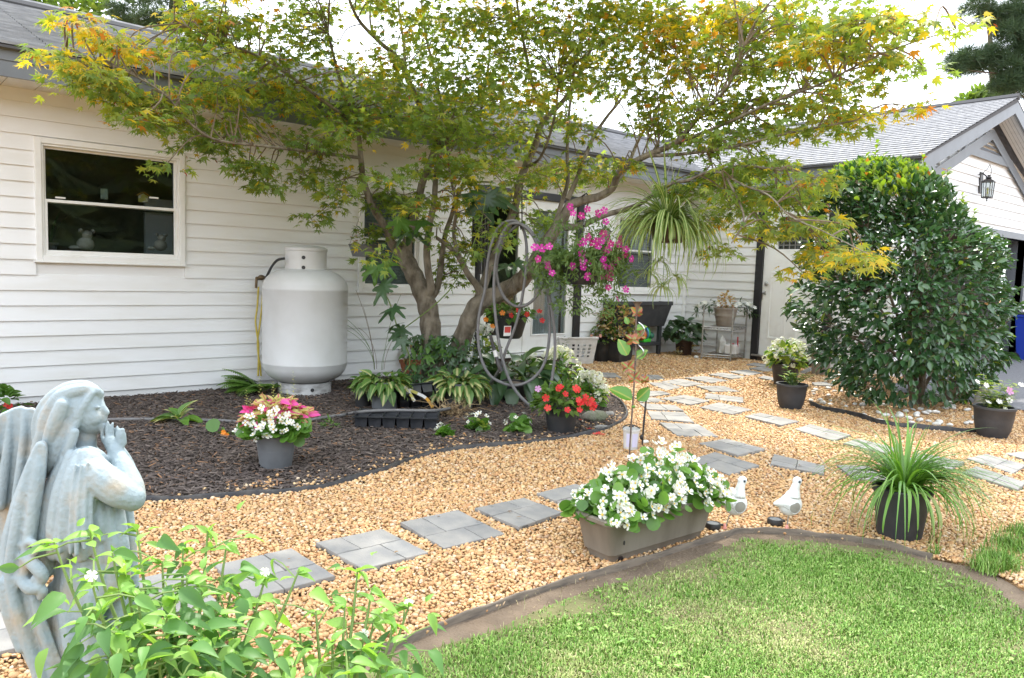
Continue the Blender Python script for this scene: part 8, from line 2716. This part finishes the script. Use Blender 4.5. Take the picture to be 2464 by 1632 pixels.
# birdhouses
pt = D(1155, 428, DT - .25); s = mpp(pt)
r_ = thing('birdhouse', 'small cream birdhouse on the trunk under the leaves', 'birdhouse', pt, AZ_R + .12)
MB().box((-18 * s, -16 * s, -4 * s), (18 * s, 14 * s, 44 * s)).build('body', 'birdhouse_white', r_, bevel=.003)
MB().box((-24 * s, -26 * s, -10 * s), (24 * s, 16 * s, -4.2 * s)).build('floor', 'birdhouse_white', r_, bevel=.003)
MB().add([(-24 * s, -24 * s, 40 * s), (24 * s, -24 * s, 40 * s), (24 * s, 18 * s, 52 * s), (-24 * s, 18 * s, 52 * s), (-24 * s, -24 * s, 45 * s), (24 * s, -24 * s, 45 * s), (24 * s, 18 * s, 57 * s), (-24 * s, 18 * s, 57 * s)], [(3, 2, 1, 0), (4, 5, 6, 7), (0, 1, 5, 4), (1, 2, 6, 5), (2, 3, 7, 6), (3, 0, 4, 7)]).build('roof', 'birdhouse_white', r_)
o = MB().lathe([(0, 0), (6 * s, 0), (6 * s, .003), (0, .003)], 14).build('entrance_hole', 'eye_black', r_); o.location = (-8 * s, -16.5 * s, 26 * s); o.rotation_euler = (rad(90), 0, 0)
pt = D(1452, 588, DT - .6); s = mpp(pt)
bh = boxhouse('birdhouse', 'small grey green birdhouse hanging behind the magenta petunias', 'birdhouse', pt, 26 * s, 22 * s, 42 * s, 'birdhouse_green', 'birdhouse_green', True)
bh.rotation_euler = (0, 0, AZ_R)

# ------------------------------------------------------------------ foreground: pepper plants
def pepper(name, base, stems, n_cap, label, dmin, dmax, fl=3):
    """Bushy plant: stems given as pixel tips with depth; leaves hang in tiers along each."""
    r_ = thing(name, label, 'plant', base)
    O = np.array(base)
    b = MB(); L = []
    for (tx, ty, d, n, yg) in stems:
        d = 1.2 + (d - 1.05) * .8
        e = D(tx, ty, d) - O
        m1 = np.array([e[0] * .30, e[1] * .30, e[2] * .55])
        P = spline([np.array([RN.uniform(-.02, .02), RN.uniform(-.02, .02), 0]), m1, e * .8 + np.array([0, 0, .03]), e], 6)
        b.tube(P, [.006 * (1 - .75 * i / (len(P) - 1)) for i in range(len(P))], 6)
        n = int(n * (1.1 if tx < 560 else .8))
        for i in range(4):
            a = RN.uniform(0, 6.28)
            L.append(('pepper', LM(e - (e - P[-3]) * RN.uniform(0, .5), (math.cos(a), math.sin(a), RN.uniform(-.5, .9)), NR.normal(0, .4, 3) + [0, 0, 1.0], RN.uniform(.02, .05)), 'pepper_young', 'leaf'))
        for i in range(n):
            q = 1 - (i / n) ** 1.1 * .8
            x = q * (len(P) - 1); j = min(int(x), len(P) - 2)
            c = P[j] + (P[j + 1] - P[j]) * (x - j)
            a = i * 2.4 + RN.uniform(-.5, .5)
            rr = .02 + .10 * (1 - q) + RN.uniform(0, .05)
            off = np.array([math.cos(a) * rr, math.sin(a) * rr, RN.uniform(-.03, .03)])
            tip = q > .93
            d_ = unit(np.array([math.cos(a), math.sin(a), .55 if tip else -.25]) + NR.normal(0, .35, 3))
            S_ = RN.uniform(.020, .032) if tip else RN.uniform(.034, .060) * (1.0 if q > .6 else 1.12)
            L.append(('pepper', LM(c + off, d_, unit(np.array([0, 0, 1.0]) + NR.normal(0, .35, 3) - FH * .25), S_), 'pepper_young' if (tip or RN.random() < yg) else 'pepper_leaf', 'leaf'))
            if rr > .05 and i % 2: b.tube([c, c + off * .6 + np.array([0, 0, .006]), c + off], [.0022, .0016, .0012], 4)
    b.build('stems', 'green_stem', r_, smooth=60)
    for i in range(fl):
        q = L[RN.randrange(len(L))][1][:3, 3] + np.array([0, 0, .012]); n_ = unit(-FH + NR.normal(0, .5, 3))
        L.append(('flower5', LM(q, unit(np.cross(n_, rvec())), n_, .022), 'petal_white', 'flower'))
    scatter(r_, L, n_cap)
    return r_


b1 = D(430, 1950, 1.32); b1[2] = max(b1[2], .0)
pepper('pepper_plant', (b1[0], b1[1], 0.0), [
    (130, 1305, 1.20, 8, .4), (215, 1275, 1.26, 8, .4), (270, 1330, 1.2, 14, .2), (330, 1270, 1.36, 9, .3), (390, 1350, 1.3, 26, .2), (500, 1275, 1.42, 20, .2), (545, 1310, 1.38, 16, .2), (450, 1390, 1.25, 34, .15), (330, 1430, 1.15, 30, .15), (220, 1400, 1.12, 24, .2), (560, 1400, 1.36, 22, .5), (640, 1385, 1.40, 9, .9), (720, 1370, 1.45, 9, .9), (590, 1440, 1.32, 14, .7),
    (400, 1480, 1.1, 34, .1), (280, 1520, 1.06, 26, .1), (480, 1540, 1.12, 30, .15), (560, 1560, 1.2, 24, .3), (350, 1590, 1.05, 30, .1), (240, 1470, 1.1, 16, .3), (440, 1320, 1.36, 18, .3), (380, 1560, 1.08, 30, .1), (520, 1480, 1.2, 26, .2), (300, 1370, 1.22, 20, .2), (420, 1440, 1.2, 28, .15)],
       260, 'big leafy green pepper plant in front of the angel statue', 1.0, 1.4)
b2 = D(800, 1980, 1.42)
pepper('pepper_plant', (b2[0], b2[1], 0.0), [
    (860, 1375, 1.5, 7, .4), (895, 1415, 1.48, 8, .4), (830, 1460, 1.45, 16, .3), (760, 1470, 1.42, 16, .3), (900, 1490, 1.5, 16, .4), (985, 1455, 1.5, 14, .8), (950, 1500, 1.45, 16, .5), (720, 1520, 1.38, 16, .3), (800, 1540, 1.36, 22, .2), (870, 1560, 1.36, 22, .15), (660, 1560, 1.3, 8, .6), (700, 1600, 1.28, 20, .2), (920, 1590, 1.36, 16, .15), (840, 1620, 1.25, 18, .1)],
       130, 'smaller pepper plant with white blossoms at the bottom edge by the lawn corner', 1.2, 1.5)

# ------------------------------------------------------------------ angel statue
m, n, b = _nt('statue_stone')
b.inputs['Roughness'].default_value = .8
tc = n.nodes.new('ShaderNodeTexCoord')
n1 = n.nodes.new('ShaderNodeTexNoise'); n1.inputs['Scale'].default_value = 9; n1.inputs['Detail'].default_value = 6
n2 = n.nodes.new('ShaderNodeTexNoise'); n2.inputs['Scale'].default_value = 13; n2.inputs['Detail'].default_value = 8
n.links.new(tc.outputs['Object'], n1.inputs[0]); n.links.new(tc.outputs['Object'], n2.inputs[0])
r1 = ramp(n, [(0.165, 0.22, 0.24), (0.26, 0.32, 0.345), (0.35, 0.405, 0.415)])
n.links.new(n1.outputs['Fac'], r1.inputs[0])
mr = n.nodes.new('ShaderNodeMapRange'); mr.inputs['From Min'].default_value = .53; mr.inputs['From Max'].default_value = .82
n.links.new(n2.outputs['Fac'], mr.inputs['Value'])
mx = n.nodes.new('ShaderNodeMix'); mx.data_type = 'RGBA'; mx.inputs[7].default_value = (.37, .285, .175, 1)
n.links.new(mr.outputs[0], mx.inputs[0]); n.links.new(r1.outputs[0], mx.inputs[6])
n.links.new(mx.outputs[2], b.inputs['Base Color'])
nb = n.nodes.new('ShaderNodeTexNoise'); nb.inputs['Scale'].default_value = 90; nb.inputs['Detail'].default_value = 5
n.links.new(tc.outputs['Object'], nb.inputs[0])
bp_ = n.nodes.new('ShaderNodeBump'); bp_.inputs['Strength'].default_value = .6; bp_.inputs['Distance'].default_value = .005
n.links.new(nb.outputs['Fac'], bp_.inputs['Height']); n.links.new(bp_.outputs[0], b.inputs['Normal'])
MATS['statue_stone'] = m

DS = 1.58
sx = D(190, 1500, DS)
angel = thing('angel_statue', 'weathered pale blue praying angel statue with folded wings', 'statue', (sx[0], sx[1], 0.0))
O = np.array(angel.location)
k_ = DS / F


def S(px, py, d=0.0):
    """Point of the statue: pixel outline on its own plane, d metres behind (+) or before (-) it."""
    return D(px, py, DS + d) - O


def tub(b, l, n=14):
    """[(px, py, depth, radius px)] -> tapered limb."""
    P = spline([np.append(S(a, c, d), r * k_) for a, c, d, r in l], 5)
    b.tube([q[:3] for q in P], [float(q[3]) for q in P], n)
    for q in (P[0], P[-1]): b.ball(q[:3], float(q[3]) * .99, 12, 8)


def blob(b, px, py, d, rx, ry, rd, rot=0.0):
    """Ellipsoid in pixels, rd its half depth in pixels, turned in the picture plane."""
    M = Matrix(((RT[0], FW[0], UP[0]), (RT[1], FW[1], UP[1]), (RT[2], FW[2], UP[2]))) @ Matrix.Rotation(rad(rot), 3, 'Y')
    b.ball(S(px, py, d), (rx * k_, rd * k_, ry * k_), 20, 14, 0, M)


b = MB()
# skull, face, features in profile looking right
blob(b, 184, 988, 0, 66, 62, 54, 0)
blob(b, 214, 998, 0, 39, 50, 42, -8)
blob(b, 226, 962, 0, 17, 24, 32)                  # brow
tub(b, [(238, 968, 0, 7), (250, 984, 0, 8), (257, 993, 0, 7)])            # nose
blob(b, 250, 1003, 0, 8, 5, 12); blob(b, 249, 1011, 0, 8, 5, 12)         # lips
blob(b, 240, 1024, 0, 14, 11, 16)                # chin
tub(b, [(238, 1026, 0, 14), (214, 1034, 0, 16), (198, 1022, 0, 16)])      # jaw
blob(b, 224, 1006, -.016, 19, 20, 16)            # cheek
blob(b, 236, 980, -.021, 8, 4, 5)                # eyelid
tub(b, [(206, 1035, .0, 26), (203, 1065, 0, 27), (200, 1098, 0, 34)])     # neck
# hair
blob(b, 148, 1015, 0, 54, 78, 46, 20); blob(b, 124, 1085, 0, 32, 62, 38, 8)
for l in ([(232, 942, -.008, 11), (195, 938, -.024, 16), (150, 955, -.034, 20), (122, 1000, -.03, 22), (112, 1045, -.02, 24), (100, 1085, 0, 24)],
          [(238, 948, 0.0, 12), (205, 930, 0, 15), (160, 938, 0, 18), (118, 972, 0, 20), (102, 1020, 0.01, 24), (110, 1080, .01, 26), (118, 1125, .01, 20)],
          [(220, 946, -.022, 8), (203, 972, -.032, 10), (186, 1002, -.036, 12), (160, 1030, -.036, 16), (140, 1070, -.038, 19), (128, 1110, -.04, 18), (122, 1140, -.03, 12)],
          [(200, 985, -.033, 7), (186, 1015, -.038, 9), (174, 1034, -.042, 11), (170, 1060, -.046, 12), (160, 1090, -.046, 13), (140, 1120, -.045, 11)],
          [(150, 975, -.05, 16), (132, 1020, -.05, 18), (120, 1070, -.04, 18), (112, 1110, -.03, 14)],
          [(228, 938, .02, 12), (190, 930, .03, 16), (140, 960, .04, 20), (115, 1020, .04, 24), (118, 1090, .035, 24)],
          [(180, 1040, -.055, 10), (168, 1075, -.055, 11), (150, 1100, -.05, 9)]):
    tub(b, l, 10)
# trunk
tub(b, [(198, 1105, 0, 44), (196, 1150, 0.0, 62), (205, 1220, 0, 72), (222, 1300, 0, 72), (232, 1370, 0, 76)])
blob(b, 205, 1120, 0, 55, 32, 70)                 # shoulders
blob(b, 252, 1190, .0, 46, 52, 52)                # chest
blob(b, 165, 1200, .0, 42, 80, 52)                # back
# near arm, and the far arm behind it
tub(b, [(212, 1112, -.06, 30), (240, 1148, -.075, 37), (282, 1182, -.075, 36), (318, 1198, -.065, 30)])
tub(b, [(318, 1200, -.062, 30), (315, 1168, -.05, 28), (300, 1130, -.035, 24), (284, 1100, -.02, 20), (278, 1085, -.015, 19)])
tub(b, [(230, 1112, .06, 28), (290, 1170, .07, 30), (318, 1180, .06, 26), (300, 1120, .03, 22), (284, 1090, .01, 19)])
# hands pressed together: palms, five fingers and a thumb each
for sg in (-1, 1):
    dd = sg * .011
    tub(b, [(282, 1094, dd, 16), (274, 1078, dd, 17), (264, 1062, dd, 15)])
    for (x0, y0, x1, y1, x2, y2, r) in ((249, 1062, 245, 1042, 251, 1027, 5.2), (260, 1060, 257, 1036, 260, 1021, 5.4), (271, 1060, 269, 1036, 271, 1023, 5.4), (282, 1064, 282, 1044, 282, 1031, 5.0)):
        f_ = sg * .0045 * (1 if x0 in (260, 282) else -.4)
        tub(b, [(x0, y0, dd + f_, r * .9), (x1, y1, dd * .8 + f_, r * .85), (x2, y2 - 4, dd * .5 + f_, r * .62)], 8)
    tub(b, [(292, 1072, dd * 1.2, 8), (290, 1050, dd * 1.2, 8), (294, 1036, dd, 6.5)], 8)
tub(b, [(287, 1036, -.009, 5.5), (296, 1044, -.010, 6.5), (297, 1066, -.010, 8)], 8)
# mantle: collar, folds hanging from the shoulder, wrap over the breast
tub(b, [(188, 1086, -.04, 9), (212, 1082, -.05, 9), (240, 1092, -.045, 9), (258, 1112, -.03, 8)], 10)
for l in ([(190, 1095, -.065, 16), (176, 1150, -.085, 20), (164, 1230, -.088, 22), (158, 1310, -.082, 19), (152, 1345, -.075, 12)],
          [(206, 1096, -.068, 18), (204, 1160, -.088, 21), (196, 1230, -.092, 24), (190, 1300, -.088, 24), (196, 1340, -.085, 14)],
          [(224, 1105, -.07, 16), (222, 1160, -.085, 16), (214, 1230, -.085, 15), (210, 1290, -.08, 13), (216, 1330, -.075, 9)],
          [(172, 1100, -.06, 16), (150, 1180, -.075, 22), (138, 1260, -.075, 24), (132, 1330, -.07, 20)],
          [(160, 1110, -.05, 18), (128, 1190, -.055, 24), (114, 1290, -.055, 26), (108, 1370, -.055, 22)],
          [(222, 1200, -.07, 14), (226, 1250, -.075, 16), (240, 1296, -.07, 14), (252, 1270, -.065, 12), (262, 1232, -.06, 12)],
          [(236, 1210, -.068, 14), (242, 1260, -.072, 16), (236, 1310, -.07, 10)],
          [(282, 1222, -.04, 16), (288, 1270, -.045, 17), (294, 1330, -.045, 17), (296, 1400, -.04, 18)],
          [(262, 1225, -.06, 13), (266, 1290, -.062, 14), (272, 1360, -.06, 16), (276, 1430, -.06, 18)],
          [(306, 1225, .0, 14), (312, 1290, .0, 15), (316, 1370, 0, 16), (318, 1450, 0, 20)],
          [(240, 1320, -.065, 16), (242, 1380, -.066, 18), (244, 1450, -.066, 22)],
          [(212, 1340, -.06, 16), (208, 1400, -.06, 20), (204, 1480, -.06, 24)]):
    tub(b, l, 10)
for x0, x1, y0, y1, d0, d1 in ((182, 170, 1120, 1330, -.098, -.108), (197, 184, 1120, 1335, -.1, -.114), (212, 203, 1115, 1320, -.098, -.108), (160, 142, 1140, 1330, -.088, -.1), (140, 120, 1160, 1340, -.07, -.082), (226, 218, 1120, 1290, -.09, -.1), (150, 134, 1130, 1300, -.08, -.09), (120, 108, 1200, 1360, -.06, -.07)):
    tub(b, [(x0, y0, d0, 4), ((x0 + x1) / 2 - 3, (y0 + y1) / 2, (d0 + d1) / 2 - .004, 6), (x1, y1, d1, 5)], 8)
# skirt
tub(b, [(228, 1340, 0, 80), (222, 1420, 0, 86), (214, 1520, 0, 92), (206, 1660, 0, 96), (198, 1830, 0, 100)], 20)
for l in ([(172, 1380, -.05, 24), (168, 1470, -.06, 26), (182, 1570, -.07, 26), (200, 1680, -.08, 26), (205, 1830, -.08, 28)], [(225, 1430, -.07, 22), (222, 1520, -.08, 24), (232, 1640, -.085, 24), (236, 1830, -.09, 26)],
          [(282, 1440, -.03, 24), (280, 1540, -.04, 26), (276, 1680, -.05, 26), (270, 1830, -.05, 28)], [(140, 1420, -.03, 26), (126, 1520, -.04, 30), (132, 1640, -.05, 32), (130, 1830, -.05, 34)]):
    tub(b, l, 10)
body = b.build('body', 'statue_stone', angel)
md = body.modifiers.new('skin', 'REMESH'); md.mode = 'VOXEL'; md.voxel_size = .0026; md.use_smooth_shade = True
sm = body.modifiers.new('smooth', 'SMOOTH'); sm.iterations = 1; sm.factor = .5


def wing_part(outline, d0, d1, name, ridges):
    """Thick cast wing: outline in pixels between two depths, long feather ridges and curls on it."""
    b = MB()
    n_ = len(outline)
    cx_ = sum(q[0] for q in outline) / n_; cy_ = sum(q[1] for q in outline) / n_
    sh = [(cx_ + (x - cx_) * .9, cy_ + (y - cy_) * .985) for x, y in outline]
    V = [S(x, y, d0) for x, y in sh] + [S(x, y, d0 + (d1 - d0) * .3) for x, y in outline] + [S(x, y, d0 + (d1 - d0) * .7) for x, y in outline] + [S(x, y, d1) for x, y in sh]
    b.add(V, [tuple(range(n_)), tuple(range(3 * n_, 4 * n_))[::-1]] + [(k * n_ + i, (k + 1) * n_ + i, (k + 1) * n_ + (i + 1) % n_, k * n_ + (i + 1) % n_) for k in range(3) for i in range(n_)])
    for l in ridges: tub(b, l, 8)
    o = b.build(name, 'statue_stone', angel)
    md = o.modifiers.new('skin', 'REMESH'); md.mode = 'VOXEL'; md.voxel_size = .003; md.use_smooth_shade = True
    sm = o.modifiers.new('smooth', 'SMOOTH'); sm.iterations = 3; sm.factor = .5
    return o


wing_part([(-70, 1040), (-30, 1012), (0, 996), (30, 982), (52, 976), (66, 982), (78, 980), (91, 986), (92, 1010), (86, 1060), (80, 1130), (66, 1300), (50, 1450), (-60, 1500)], .035, .10, 'wing',
          [[(60, 990, .04, 9), (56, 1060, .03, 10), (40, 1200, .02, 12)], [(28, 996, .04, 9), (18, 1080, .03, 11), (0, 1220, .02, 13)], [(84, 992, .045, 7), (82, 1060, .04, 8), (74, 1160, .03, 10)], [(0, 1010, .04, 9), (-12, 1100, .03, 12)]])
wing_part([(78, 1080), (88, 1064), (100, 1060), (112, 1066), (116, 1082), (112, 1140), (104, 1200), (92, 1270), (84, 1330), (78, 1370), (92, 1400), (100, 1440), (112, 1490), (140, 1560), (172, 1640), (190, 1740), (110, 1740), (70, 1610), (30, 1530), (4, 1450), (-8, 1370), (4, 1290), (26, 1210), (56, 1130)], -.085, -.03, 'wing',
          [[(101, 1072, -.07, 12), (92, 1140, -.084, 14), (78, 1230, -.09, 14), (66, 1320, -.092, 13), (60, 1380, -.09, 12)],
           [(78, 1110, -.08, 10), (54, 1200, -.088, 13), (36, 1290, -.092, 14), (26, 1380, -.092, 14), (42, 1470, -.09, 15), (74, 1560, -.086, 16), (110, 1650, -.08, 16)],
           [(58, 1312, -.095, 9), (74, 1304, -.102, 9), (86, 1312, -.104, 9), (88, 1326, -.102, 8), (78, 1332, -.098, 8)],
           [(58, 1340, -.092, 12), (78, 1356, -.1, 15), (96, 1374, -.104, 15), (104, 1390, -.102, 13), (94, 1400, -.098, 11), (84, 1392, -.1, 9)],
           [(52, 1392, -.09, 15), (72, 1414, -.1, 16), (94, 1416, -.102, 13), (104, 1424, -.1, 11), (98, 1436, -.096, 9)],
           [(84, 1440, -.084, 11), (100, 1510, -.084, 13), (128, 1580, -.08, 14), (158, 1630, -.07, 12)],
           [(6, 1400, -.088, 10), (16, 1470, -.088, 12), (50, 1560, -.084, 12)]])

print('pebble faces', PEBBLES, 'grass blades', N_GRASS, 'maple leaves', N_MAPLE, 'objects', len(bpy.data.objects))
